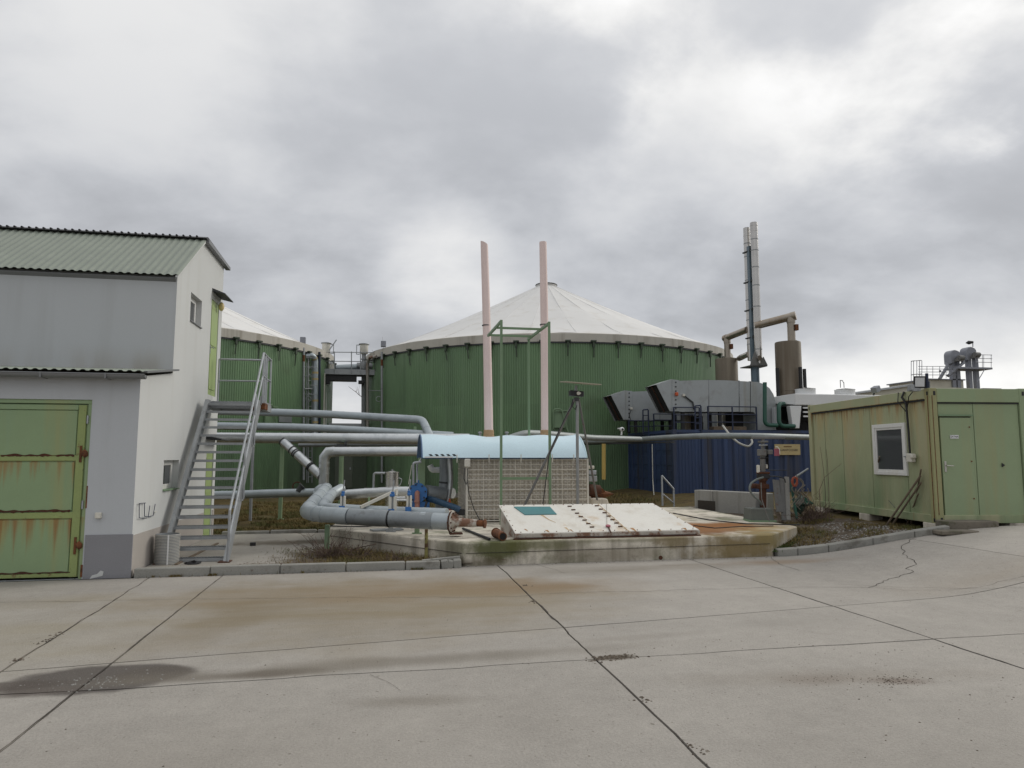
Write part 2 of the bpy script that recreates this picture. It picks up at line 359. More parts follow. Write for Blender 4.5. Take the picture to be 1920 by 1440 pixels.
M['site_post'] = mat('site_container_yellowed_post', (.30, .30, .15), .6, var=.08, vs=1.5, streak=[((.42, .35, .15), .7, .45, .68, 3), ((.28, .12, .03), .8, .58, .7, 9)])
M['glass'] = mat('window_glass', (.075, .08, .085), .05, .0, var=.02, spec=.8, rvar=.01)
M['wood'] = mat('grey_weathered_wood', (.15, .115, .08), .85, var=.25, vs=8)
M['black'] = mat('black_plastic', (.014, .014, .016), .5)
M['grey_casting'] = mat('grey_cast_iron', (.17, .17, .165), .7, .2, var=.2, vs=6, patch=(RUST, .6, .58, .7, 8))
M['pump_box'] = mat('grey_green_box_paint', (.12, .13, .115), .7, var=.2, vs=4, patch=(RUST, .7, .62, .72, 5))
M['far_steel'] = mat('far_galvanised_steel', (.25, .26, .29), .5, .4, var=.08)
M['far_beige'] = mat('far_beige_sheet', (.52, .50, .42), .7, var=.1)
M['far_roof'] = mat('far_roof_sheet', (.46, .48, .50), .6, var=.05)
M['lime_moss'] = mat('moss', (.06, .085, .02), .95, var=.3, vs=8, bump=.01, bs=40)
M['crack'] = mat('crack_dirt', (.045, .038, .03), .95, var=.2)
M['blockconc'] = mat('grey_block_concrete', (.30, .295, .275), .92, var=.1, vs=1.5, fine=.1, bump=.004, bs=40, streak=((.17, .16, .14), .7, .5, .7, 3), spec=.2)
M['lens'] = mat('lamp_glass', (.66, .68, .70), .12, .2, var=.05)

def yard_mat():
    m = bpy.data.materials.new('yard_concrete'); m.use_nodes = True; t = NT(m.node_tree); b = t.n['Principled BSDF']
    P = t.new('ShaderNodeNewGeometry').outputs['Position']
    oi = t.new('ShaderNodeObjectInfo').outputs['Random']
    n0 = t.noise(P, .35, 5, .6); n1 = t.noise(P, 1.6, 6, .65); n2 = t.noise(P, 55, 3, .7); n3 = t.noise(P, 9, 5, .7)
    k = t.math('MULTIPLY_ADD', t.math('SUBTRACT', n0, .5), .42, 1.0)
    k = t.math('MULTIPLY_ADD', t.math('SUBTRACT', n1, .5), .38, k)
    k = t.math('MULTIPLY_ADD', t.math('SUBTRACT', n2, .5), .62, k)
    k = t.math('MULTIPLY_ADD', t.math('SUBTRACT', n3, .5), .30, k)
    k = t.math('MULTIPLY_ADD', t.math('SUBTRACT', oi, .5), .10, k)
    c = t.vmath('SCALE', (.345, .322, .290)); t.inp(c.node.inputs['Scale'], k)
    sep = t.new('ShaderNodeSeparateXYZ'); t.l.new(P, sep.inputs[0]); X, Y = sep.outputs[0], sep.outputs[1]
    wn = t.new('ShaderNodeTexNoise'); t.l.new(P, wn.inputs['Vector']); wn.inputs['Scale'].default_value = 1.3; wn.inputs['Detail'].default_value = 5
    def ell(cx, cy, rx, ry, rot=0.0, soft=.6, wob=.9):
        ca, sa = math.cos(rot), math.sin(rot)
        dx = t.math('SUBTRACT', X, cx); dy = t.math('SUBTRACT', Y, cy)
        u = t.math('DIVIDE', t.math('ADD', t.math('MULTIPLY', dx, ca), t.math('MULTIPLY', dy, sa)), rx)
        v = t.math('DIVIDE', t.math('SUBTRACT', t.math('MULTIPLY', dy, ca), t.math('MULTIPLY', dx, sa)), ry)
        r = t.math('SQRT', t.math('ADD', t.math('MULTIPLY', u, u), t.math('MULTIPLY', v, v)))
        r = t.math('MULTIPLY_ADD', t.math('SUBTRACT', wn.outputs[0], .5), wob, r)
        return t.ramp(r, 1-soft, 1+soft*.35, 1, 0)
    # brown wash running out of the beds, rust at the plinth, dust films
    wash = t.noise(t.scale(P, (.35, 1.5, 1)), 1, 6, .62)
    wsh = t.ramp(wash, .38, .66)
    for (cx, cy, rx, ry, rot, soft, amt, col) in (
        (-.4, 8.8, 2.7, 2.3, -.25, .7, .92, (.235, .195, .13)),
        (-.3, 9.55, 3.0, .9, .03, .8, .8, (.24, .185, .115)),
        (1.2, 9.5, 2.6, .70, .02, .75, .9, (.235, .175, .105)),
        (2.1, 9.4, 1.0, .55, .0, .75, .9, (.23, .165, .10)),
        (1.5, 8.5, 2.0, 1.0, .1, .9, .75, (.25, .205, .135)),
        (-1.55, 8.3, .55, 2.0, -.35, .8, .75, (.205, .165, .105)),
        (-3.6, 7.6, 1.8, 1.6, .3, .9, .45, (.27, .235, .155)),
        (-3.9, 9.6, 1.6, .5, .0, .9, .45, (.26, .22, .14)),
        (4.5, 10.7, 1.8, .35, .0, .9, .75, (.17, .14, .10)),
        (3.2, 10.6, 1.6, .5, .0, .9, .6, (.22, .20, .165)),
        (6.6, 10.9, 1.2, .3, .0, .9, .65, (.24, .165, .10)),
        (8.2, 8.6, 2.0, .6, .2, .9, .35, (.29, .235, .17)),
        (4.0, 3.5, 3.0, 1.2, .1, .95, .35, (.25, .23, .20)),
        (-1.0, 4.5, 2.5, .9, .1, .95, .30, (.27, .245, .21))):
        c = t.mix(t.math('MULTIPLY', t.math('MULTIPLY', ell(cx, cy, rx, ry, rot, soft), t.math('MULTIPLY_ADD', wsh, .5, .5)), amt), c, col)
    rd = None
    for (cx, cy, rx, ry, rot, soft, amt, col) in (
        (-2.15, 6.28, .70, .42, .08, .20, .90, (.082, .070, .062)),
        (-2.75, 6.20, .50, .14, .0, .4, .8, (.085, .07, .06)), (-1.75, 6.33, .28, .22, .2, .25, .7, (.10, .085, .07)), (-2.45, 6.02, .30, .12, .1, .5, .6, (.12, .10, .085)),
        (-1.25, 6.15, .9, .12, .03, .8, .65, (.15, .13, .105)),
        (-.85, 6.17, .42, .14, .03, .7, .8, (.12, .10, .08)),
        (.2, 6.30, 2.4, .20, .05, .85, .62, (.17, .15, .12)),
        (2.05, 6.08, .24, .09, .1, .5, .8, (.10, .08, .055)),
        (.25, 5.3, .5, .14, -.1, .9, .5, (.17, .15, .12)),
        (3.6, 5.25, 1.5, .22, -.12, .95, .4, (.22, .19, .155)),
        (4.05, 5.05, .30, .10, -.2, .9, .6, (.15, .11, .085)),
        (3.45, 5.2, .35, .12, -.1, .9, .35, (.19, .15, .12)),
        (2.5, 6.7, .9, .12, .1, .9, .35, (.23, .21, .18)),
        (4.3, 7.0, 1.0, .25, .1, .9, .35, (.25, .235, .21))):
        e = t.math('MULTIPLY', ell(cx, cy, rx, ry, rot, soft, 1.0), amt)
        c = t.mix(e, c, col)
        if rd is None: rd = e
    # scattered dark specks
    sp = t.noise(P, 22, 2, .5); c = t.mix(t.math('MULTIPLY', t.ramp(sp, .68, .73), .6), c, (.15, .135, .11)); sp2 = t.noise(P, 90, 2, .5); c = t.mix(t.math('MULTIPLY', t.ramp(sp2, .66, .72), .45), c, (.15, .14, .12)); c = t.mix(t.math('MULTIPLY', t.ramp(sp2, .30, .35, 1, 0), .3), c, (.5, .48, .44))
    t.l.new(c, b.inputs['Base Color'])
    t.l.new(t.math('SUBTRACT', .86, t.math('MULTIPLY', rd, .12)), b.inputs['Roughness']); b.inputs['Specular IOR Level'].default_value = .28
    bn = t.new('ShaderNodeBump'); bn.inputs['Distance'].default_value = .007
    t.l.new(t.noise(P, 45, 5, .7), bn.inputs['Height']); t.l.new(bn.outputs[0], b.inputs['Normal'])
    return m
M['conc_yard'] = yard_mat()

# ================================================================== SETTING
def lerp(a, b, t): return a+(b-a)*t
# terrain: one sheet to the horizon, rising gently on the right like the yard
def build_ground():
    mb = MB(); xs = [-900, -300, -90, -40, -24]+[i*1.0 for i in range(-16, 31)]+[40, 60, 120, 300, 900]
    ys = [-300, -80, -20, -8]+[i*1.0 for i in range(-4, 45)]+[55, 80, 150, 400, 1500]
    n = len(xs)
    for y in ys:
        for x in xs: mb.v.append(Vector((x, y, gz(x, y)-.07)))
    for j in range(len(ys)-1):
        for i in range(n-1): a = j*n+i; mb.f.append((a, a+1, a+n+1, a+n))
    return build(mb, 'ground', M['ground'], origin=(0, 0, 0), kind='structure', recalc=False)
build_ground()
# paved yard: a dark bed and the slabs standing in it
def t1(x): return 6.98+.122*x
def wob(s, seed, a): return a*(noise.noise(Vector((s*2.3, seed*7.7, 0)))+.6*noise.noise(Vector((s*7, seed*3.1, 4))))
def build_yard():
    bed = MB(); nx = 60; 
    for j in range(2):
        for i in range(nx+1):
            x = -16+i*34/nx; bed.v.append(Vector((x, (-5, 11.9)[j], gz(x)-.045)))
    for i in range(nx): bed.f.append((i, i+1, nx+2+i, nx+1+i))
    yard = build(bed, 'concrete_yard', M['crack'], origin=(0, 0, 0), kind='structure', recalc=False)
    vx = [lambda y, k=k, s=s, a=a: k+s*(y-6)+wob(y, k, a) for k, s, a in ((-15.5, 0, .01), (-11, 0, .01), (-7.2, 0, .01), (-2.96, -.05, .02), (-2.19, -.006, .012), (1.88, .008, .016), (5.27, -.006, .012), (9.4, 0, .01), (13.6, 0, .01), (17.5, 0, .01))]
    def front(x): return 11.21 if x < 1.3 else 11.42+.02*(x-1.4) if x < 6.8 else 11.46-.04*(x-6.8)
    hy = [lambda x: -5, lambda x: 1.4+wob(x, 3, .015), lambda x: 6.03+.015*x+wob(x, 5, .028), lambda x: t1(x)+wob(x, 9, .012), front]
    for i in range(len(vx)-1):
        for j in range(len(hy)-1):
            mb = MB(); nu = 14; nv = 14; g = .010
            tilt = random.uniform(-.003, .003)
            for b in range(nv+1):
                for a in range(nu+1):
                    u, v = a/nu, b/nv
                    y = lerp(hy[j](0), hy[j+1](0), v); xx = 0
                    for _ in range(4):
                        x0, x1 = vx[i](y)+g, vx[i+1](y)-g
                        xx = lerp(x0, x1, u); y = lerp(hy[j](xx)+g, hy[j+1](xx)-g, v)
                    mb.v.append(Vector((xx, y, gz(xx)+tilt*(u-.5))))
            w = nu+1
            for b in range(nv):
                for a in range(nu): k = b*w+a; mb.f.append((k, k+1, k+w+1, k+w))
            edge = [a for a in range(w)]+[b*w+nu for b in range(1, w)]+[nv*w+a for a in range(nu-1, -1, -1)]+[b*w for b in range(nv-1, 0, -1)]
            o = len(mb.v)
            mb.v += [mb.v[k]+Vector((0, 0, -.06)) for k in edge]; L = len(edge)
            for k in range(L): mb.f.append((edge[(k+1) % L], edge[k], o+k, o+(k+1) % L))
            build(mb, 'concrete_slab', M['conc_yard'], parent=yard, recalc=False)
    def crack(pts, w=.007, amp=.03, step=.10):
        mb = MB(); P = []
        for a, b in zip(pts, pts[1:]):
            a, b = Vector(a), Vector(b); n = max(2, int((b-a).length/step))
            for k in range(n): P.append(a.lerp(b, k/n))
        P.append(Vector(pts[-1])); s = random.random()*50
        Q = []
        for k, p in enumerate(P):
            d = (P[min(k+1, len(P)-1)]-P[max(k-1, 0)]).normalized(); nn = Vector((-d.y, d.x))
            p = p+nn*(amp*noise.noise(Vector((k*.33, s, 0)))*1.6+amp*.5*noise.noise(Vector((k*1.1, s, 3)))); ww = w*(.55+.9*random.random())
            Q.append((p+nn*ww/2, p-nn*ww/2))
        for a, b in Q: mb.v += [Vector((a.x, a.y, gz(a.x)+.005)), Vector((b.x, b.y, gz(b.x)+.005))]
        for k in range(len(Q)-1): mb.f.append((2*k, 2*k+1, 2*k+3, 2*k+2))
        build(mb, 'crack', M['crack'], parent=yard, recalc=False)
    def dirt(fx, ys, w): # grit lodged along a joint
        mb = MB(); Q = []
        n = int((ys[1]-ys[0])/.05)
        for k in range(n+1):
            y = lerp(ys[0], ys[1], k/n); a = max(.004, w*(.45+1.3*noise.noise(Vector((y*3.1, w*100, ys[0])))))*.5; x = fx(y); mb.v += [Vector((x-a, y, gz(x)+.0045)), Vector((x+a*random.uniform(.5, 1.3), y, gz(x)+.0045))]
        for k in range(n): mb.f.append((2*k, 2*k+1, 2*k+3, 2*k+2))
        build(mb, 'joint_dirt', M['crack'], parent=yard, recalc=False)
    for i, w in ((3, .017), (4, .012), (5, .019), (6, .011)): dirt(vx[i], (2.6, 11.2), w)
    G = lambda x, y, z=0: pz(x, y, z).to_2d()
    crack([(-4.43, 9.65), (-1.97, 9.42), (.2, 9.1), (1.66, 8.85), (2.31, 8.97), (3.6, 8.88), (5.16, 8.86), (6.47, 8.6)], .006, .04)
    crack([(6.47, 8.6), (7.0, 8.95), (7.65, 9.3), (8.2, 9.75), (8.5, 10.4), (8.9, 10.9), (9.5, 11.3)], .010, .07)
    crack([(6.47, 8.6), (6.9, 8.3), (7.7, 8.1), (9.4, 8.35), (11, 8.0)], .005, .04)
    crack([(6.2, 8.9), (7.2, 8.35), (8.4, 7.6), (9.6, 7.2)], .004, .03)
    crack([G(975, 1045), G(985, 1052), G(1060, 1075)], .005, .03)
    crack([G(694, 1266), G(735, 1286), G(752, 1296)], .003, .02)
    crack([G(1448, 1045), G(1462, 1058), G(1500, 1070)], .007, .03)
    return yard
YARD = build_yard()
def scatter(name, area, n, r0, r1, m, kind='stuff', flat=.6, parent=None, zf=gz):
    mb = MB()
    for k in range(n):
        x, y = area(); r = random.uniform(r0, r1)*random.choice((.6, 1, 1))
        a = random.random()*6.28; z = zf(x)
        vs = []
        for q in range(5):
            an = a+q*6.28/5; rr = r*random.uniform(.6, 1.2); vs.append((x+rr*math.cos(an), y+rr*math.sin(an), z))
        tp = (x+r*.2, y, z+r*flat*random.uniform(.5, 1.2))
        mb.add(vs+[tp], [(q, (q+1) % 5, 5) for q in range(5)])
    return build(mb, name, m, origin=(0, 0, 0), kind=kind, recalc=False)
def gau(cx, cy, sx, sy): return lambda: (random.gauss(cx, sx), random.gauss(cy, sy))
scatter('gravel', gau(-2.1, 6.2, .22, .12), 120, .004, .013, M['blockconc'])
scatter('gravel', gau(4.02, 5.05, .17, .06), 150, .003, .010, M['soil'])
scatter('gravel', gau(3.5, 5.2, .22, .08), 80, .003, .008, M['soil'])
scatter('gravel', gau(2.05, 6.08, .10, .04), 160, .006, .02, M['soil'])
scatter('debris', lambda: (random.uniform(-4, 8), random.uniform(3.5, 9)), 170, .003, .010, M['soil'])
scatter('debris', lambda: (random.uniform(2.2, 7), random.uniform(3.8, 6.5)), 160, .003, .009, M['soil'])
# clods and weeds caught in the joints
for (x, y) in ((985, 1098), (1000, 1128), (1115, 1240), (1205, 1312), (1310, 1405), (105, 1190), (35, 1237), (85, 1202)):
    p = pz(x, y, 0); scatter('debris', gau(p.x, p.y, .03, .05), 14, .008, .022, M['soil'])

# ------------------------------------------------------------------ kerbs
KERB = tag(build(MB().box((-3.46, 11.36, -.05), (1.30, 11.40, .06)), 'kerb', M['soil']), kind='structure')
xs = [-3.45, -2.41, -1.42, -.46, .44, .98]
for a, b in zip(xs, xs[1:]):
    dz = random.uniform(-.006, .008)
    build(MB().box((a+.006, 11.23+random.uniform(-.008, .008), -.05), (b-.006, 11.345, .125+dz)), 'kerb_stone', M['kerb'], parent=KERB, bevel=.012)
# the broken last stone: tilted shards
for (c, w, r) in (((1.05, 11.30, .055), .055, .12), ((1.14, 11.31, .05), .05, -.25), ((1.25, 11.30, .06), .06, .08)):
    ca, sa = math.cos(r), math.sin(r)
    build(MB().obox(c, (w*ca, 0, w*sa), (0, .05, .01), (-.07*sa, 0, .07*ca)), 'kerb_stone', M['kerb'], parent=KERB, bevel=.01)
build(MB().obox((1.0, 11.36, .135), (.30, .02, .02), (0, .035, .003), (0, 0, .012)), 'kerb_stone', M['kerb'], parent=KERB)
def kerb_curve(s):                      # right-hand kerb, px of its foot along the slope
    return Vector((6.92+s*3.25, 11.52-.05*s-.25*s*s, 0))
KR = tag(build(MB().add([Vector((*kerb_curve(k/12).to_2d(), gz(kerb_curve(k/12).x)-.06+dz))+Vector((0, .14+dy, 0)) for k in range(13) for dz, dy in ((0, 0), (.1, 0), (.1, .04), (0, .04))],
     [tuple(4*k+q for q in f) for k in range(12) for f in ((0, 1, 5, 4), (1, 2, 6, 5), (2, 3, 7, 6))]), 'kerb', M['soil']), kind='structure')
ss = [0, .12, .30, .56, .80, 1.0]
for a, b in zip(ss, ss[1:]):
    mb = MB(); N = 5; a2, b2 = a+.002, b-.002
    for k in range(N+1):
        s = lerp(a2, b2, k/N); p = kerb_curve(s); z = gz(p.x)
        for dy, dz in ((0, -.05), (0, .115), (.12, .125), (.12, -.05)): mb.v.append(Vector((p.x, p.y+dy, z+dz)))
    for k in range(N):
        for q in range(4): i = 4*k; mb.f.append((i+q, i+(q+1) % 4, i+4+(q+1) % 4, i+4+q))
    mb.f += [(0, 3, 2, 1), tuple(4*N+q for q in range(4))]
    build(mb, 'kerb_stone', M['kerb'], parent=KR, bevel=.012)
# inner kerb along the grass on the left
p0, p1 = pz(425, 1008, 0), pz(612, 1008, 0)
KL = tag(build(MB().box((-3.0, p0.y+.12, -.06), (-.4, p0.y+.16, .10)), 'kerb', M['soil']), kind='structure')
x = -3.3
while x < -.5:
    build(MB().box((x+.006, p0.y, -.06), (x+.98, p0.y+.11, .135+random.uniform(-.01, .01))), 'kerb_stone', M['blockconc'], parent=KL, bevel=.012); x += 1.0
YL = p0.y
# concrete apron behind the left kerb, soil beds
def sheet(name, poly, z, m, kind='structure', zfun=None):
    mb = MB(); n = len(poly); mb.v = [Vector((a, b, (zfun(a) if zfun else 0)+z)) for a, b in poly]; mb.f = [tuple(range(n))]
    return build(mb, name, m, origin=(0, 0, 0), kind=kind, recalc=False)
M['apron'] = mat('apron_concrete', (.33, .31, .275), .92, var=.16, vs=1.2, fine=.15, fs=55, bump=.004, bs=45, spec=.2)
place_stain(M['apron'], [(-.75, 12.6, .06, .95, 1.3, 1, .97, (.095, .078, .058)), (-1.2, 11.5, .06, 1.6, .45, 1, .92, (.11, .09, .065)), (-.9, 11.7, .06, .9, .7, 1, .95, (.10, .08, .06)), (-2.8, 11.5, .06, .9, .25, 1, .6, (.15, .13, .10)), (-1.5, 14.6, .06, 1.6, .5, 1, .8, (.12, .10, .07))])
sheet('concrete_apron', [(-3.46, 11.36), (-.62, 11.37), (-.75, 13.0), (-1.0, YL), (-3.46, YL)], .065, M['apron'])
def bed(name, x0, x1, y0, y1, z, m, n=26):
    mb = MB()
    for j in range(n+1):
        for i in range(n+1):
            X = lerp(x0, x1, i/n); Y = lerp(y0, y1, j/n)
            if callable(z): zz = z(X, Y)
            else: zz = z
            mb.v.append(Vector((X, Y, zz+.035*noise.noise(Vector((X*1.7, Y*1.7, z if not callable(z) else 1)))+.02*noise.noise(Vector((X*5, Y*5, 2))))))
    for j in range(n):
        for i in range(n): a = j*(n+1)+i; mb.f.append((a, a+1, a+n+2, a+n+1))
    return build(mb, name, m, origin=(0, 0, 0), kind='structure', recalc=False)
bed('soil_bed', -.85, 1.5, 11.36, 14.6, .035, M['soil'], 40)
def soil_z(X, Y=13): return min(gz(X)+.07, .33)+(.03 if Y > 12.2 else 0)*(X < 9)
bed('soil_bed', 6.7, 13.0, 11.62, 19.5, lambda X, Y: soil_z(X, Y), M['soil'], 60)
bed('meadow', -9, .8, YL+.12, 30, lambda X, Y: .05, M['ground'], 50)

# ------------------------------------------------------------------ concrete plinth
PZ = .37
poly = [(1.37, 11.41), (6.83, 11.56), (8.13, 12.8), (8.35, 18.2), (-.55, 18.2), (-.95, 14.2)]
mb = MB(); 
def ring(z, k): return [Vector((x+(0 if k == 0 else 0), y, z)) for x, y in poly]
mb.prism([(x, y, -.05) for x, y in poly], (0, 0, PZ+.05))
PL = thing('concrete_plinth', 'low mossy concrete plinth with chamfered corners under the pump machinery', 'plinth', (3.5, 14, 0))
build(mb, 'slab', M['conc'], parent=PL, bevel=.018)
# shuttering line, and the drain stub at its foot
mb = MB().bar((1.40, 11.404, .20), (6.80, 11.553, .215), .008, .006); mb.bar((1.33, 11.44, .20), (-.9, 14.13, .23), .008, .008)
build(mb, 'shuttering_seam', M['crack'], parent=PL)
p = pz(1252, 1051, .03); build(MB().tube([(p.x, 11.60, .04), (p.x, 11.49, .035)], .035, 10), 'drain_stub', M['rustd'], parent=PL)
build(MB().tube([pz(940, 1049, .2), pz(950, 1050, .2)], .004, 6), 'drain_stub', M['rustd'], parent=PL)

# ================================================================== LEFT BUILDING
YF, XG = 11.25, -3.5
BL = thing('workshop_building', 'grey rendered workshop with green corrugated roof and projecting lower front', 'building', (-7, YF, 0))
def wall(parent, name, m, O, ux, uw, uh, holes, depth_dir, depth, extra=None):
    """rectangular wall in the plane O + a*ux + b*z, with real openings that have reveals"""
    O = Vector(O); ux = Vector(ux); uz = Vector((0, 0, 1)); dd = Vector(depth_dir)*depth
    xs = sorted({0, uw, *[h[0] for h in holes], *[h[2] for h in holes]}); zs = sorted({0, uh, *[h[1] for h in holes], *[h[3] for h in holes]})
    mb = MB(); P = lambda a, b: O+ux*a+uz*b
    for i in range(len(xs)-1):
        for j in range(len(zs)-1):
            cx, cz = (xs[i]+xs[i+1])/2, (zs[j]+zs[j+1])/2
            if any(h[0] < cx < h[2] and h[1] < cz < h[3] for h in holes): continue
            mb.quad(P(xs[i], zs[j]), P(xs[i+1], zs[j]), P(xs[i+1], zs[j+1]), P(xs[i], zs[j+1]))
    for a, b, c, d in holes:
        for (q, r) in (((a, b), (c, b)), ((c, b), (c, d)), ((c, d), (a, d)), ((a, d), (a, b))):
            mb.quad(P(*q), P(*r), P(*r)+dd, P(*q)+dd)
    if extra: extra(mb)
    return build(mb, name, m, parent=parent, recalc=False)
XL = -13.0
YU, YRG, YB = 12.87, 14.56, 16.42           # upper front wall, ridge, back wall
ZL0, ZL1, ZE, ZR = 2.93, 3.16, 4.86, 6.0
# front wall of the low part, with the garage door opening
DX0, DX1, DZ = -7.4, -4.14, 2.57
wall(BL, 'wall', M['render'], (XL, YF, 0), (1, 0, 0), XG-XL, ZL0, [(DX0-XL, 0, DX1-XL, DZ)], (0, 1, 0), .12)
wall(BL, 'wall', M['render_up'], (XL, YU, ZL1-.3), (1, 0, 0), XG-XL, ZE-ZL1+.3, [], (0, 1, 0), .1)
wu = (px(361, 549, XG), px(380, 611, XG)); 
WU = (13.80, 4.25, 14.62, 4.80); WD = (12.62, 1.17, 13.52, 1.68); DU = (15.42, 3.02, 16.12, 5.04); DD = (15.55, .03, 16.2, 1.84)
def gable_extra(mb):
    X = XG
    mb.add([(X, YF, ZL0-.001), (X, YU, ZL0-.001), (X, YU, ZL1)], [(0, 1, 2)])
    ya_, yb_, zd = DU[0], DU[2], DU[3]; zt = lambda y: ZR if y <= YRG else lerp(ZR, ZR-.02, (y-YRG)/(YB-YRG))
    mb.add([(X, YU, ZE), (X, ya_, ZE), (X, ya_, zt(ya_)), (X, YRG, ZR)], [(0, 1, 2, 3)])
    mb.add([(X, ya_, zd), (X, yb_, zd), (X, yb_, zt(yb_)), (X, ya_, zt(ya_))], [(0, 1, 2, 3)])
    mb.add([(X, yb_, ZE), (X, YB, ZE), (X, YB, zt(YB)), (X, yb_, zt(yb_))], [(0, 1, 2, 3)])
    for y in (ya_, yb_): mb.add([(X, y, ZE), (X, y, zd), (X-.16, y, zd), (X-.16, y, ZE)], [(0, 1, 2, 3)])
    mb.add([(X, ya_, zd), (X, yb_, zd), (X-.16, yb_, zd), (X-.16, ya_, zd)], [(0, 1, 2, 3)])
holes = [(h[0]-YF, h[1], h[2]-YF, h[3]) for h in (WD, DD)]
wall(BL, 'wall', M['render_white'], (XG, YF, 0), (0, 1, 0), YB-YF, ZL0, holes, (-1, 0, 0), .16)
wall(BL, 'wall', M['render_white'], (XG, YU, ZL0), (0, 1, 0), YB-YU, ZE-ZL0, [(h[0]-YU, h[1]-ZL0, h[2]-YU, min(h[3], ZE)-ZL0) for h in (WU, DU)], (-1, 0, 0), .16, gable_extra)
build(MB().box((XL, YB-.02, 0), (XG-.01, YB, ZR-.05)), 'wall', M['render_white'], parent=BL)
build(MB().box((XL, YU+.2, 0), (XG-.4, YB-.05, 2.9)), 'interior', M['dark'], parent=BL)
# plinth bands 12 mm proud
mb = MB().box((DX1+.02, YF-.012, 0), (XG+.012, YF+.01, .62)); build(mb, 'plinth_band', M['plinth_band'], parent=BL)
mb = MB().box((XG+.001, YF-.0, 0), (XG+.0115, DD[0]-.06, .60)); mb.box((XG+.001, DD[2]+.05, 0), (XG+.0115, YB, .60)); build(mb, 'plinth_band', M['plinth_band_side'], parent=BL)
# corrugated roofs
def corr_roof(x0, x1, ya, za, yb, zb, pitch, amp, name, n=10):
    mb = MB(); per = 8; N = int((x1-x0)/pitch*per)
    for j in range(n+1):
        for i in range(N+1):
            ph = (i % per)/per; h = amp*max(-1, min(1, 1.7*math.cos(ph*2*math.pi)))
            mb.v.append(Vector((x0+(x1-x0)*i/N, lerp(ya, yb, j/n), lerp(za, zb, j/n)+h)))
    for j in range(n):
        for i in range(N): a = j*(N+1)+i; mb.f.append((a, a+1, a+N+2, a+N+1))
    return build(mb, name, M['roof_green'], parent=BL, smooth=True, ang=60, recalc=False)
corr_roof(XL, XG+.05, YU-.12, ZE+.0, YRG, ZR+.04, .125, .010, 'roof_sheet')
corr_roof(XL, XG+.09, YF-.14, ZL0+.065, YU, ZL1+.06, .125, .010, 'roof_sheet')
build(MB().prism([(XL, YRG-.10, ZR+.045), (XL, YRG+.02, ZR+.10), (XL, YB+.22, ZR+.06), (XL, YB+.22, ZR), (XL, YRG, ZR+.03)], (XG+.07-XL, 0, 0)), 'ridge_cap', M['black_trim'], parent=BL)
mb = MB()
x = XL
while x < XG: mb.tube([(x, YRG-.06, ZR+.085), (x, YRG+.5, ZR+.10)], .020, 6); x += .125
build(mb, 'ridge_corrugation', M['black_trim'], parent=BL)
mb = MB().prism([(XL, YU, ZE-.10), (XL, YU-.04, ZE-.05), (XL, YU-.04, ZE-.03), (XL, YRG, ZR-.02)], (XG-.02-XL, 0, 0)); build(mb, 'eave_board', M['gutter'], parent=BL)
build(MB().prism([(XG+.001, YU-.12, ZE-.045), (XG+.001, YU-.12, ZE-.015), (XG+.001, YRG, ZR+.02), (XG+.001, YRG, ZR-.03)], (.04, 0, 0)), 'barge_board', M['render_white'], parent=BL)
build(MB().bar((XG+.05, YRG, ZR+.01), (XG+.05, YB+.2, ZR-.01), .10, .07), 'barge_board', M['gutter'], parent=BL)
build(MB().bar((XG+.06, YF-.05, ZL0+.06), (XG+.06, YU, ZL1+.06), .09, .03), 'barge_board', M['gutter'], parent=BL)
build(MB().box((XL, YF-.10, ZL0-.02), (XG-.005, YF-.003, ZL0+.035)), 'eave_board', M['black_trim'], parent=BL)
# half-round gutter
mb = MB(); N = 10
for X in (XL, XG+.12):
    for r in (.062, .052):
        for k in range(N+1):
            a = math.pi+math.pi*k/N; mb.v.append(Vector((X, YF-.175+r*math.cos(a), ZL0+.0+r*math.sin(a))))
w = N+1
for k in range(N): mb.f += [(k, k+1, 2*w+k+1, 2*w+k), (w+k, w+k+1, 3*w+k+1, 3*w+k), (2*w+k, 2*w+k+1, 3*w+k+1, 3*w+k)]
mb.f += [(0, w, 3*w, 2*w), (N, w+N, 3*w+N, 2*w+N), tuple(2*w+k for k in range(w))]
mb.tube([(XL, YF-.237, ZL0+.004), (XG+.12, YF-.237, ZL0+.004)], .009, 6)
g = build(mb, 'gutter', M['gutter'], parent=BL)
for X in (-3.9, -4.75, -5.6, -6.45): build(MB().box((X-.012, YF-.243, ZL0-.066), (X+.012, YF-.02, ZL0-.058)).box((X-.012, YF-.246, ZL0-.06), (X+.012, YF-.240, ZL0+.015)), 'bracket', M['gutter'], parent=g)
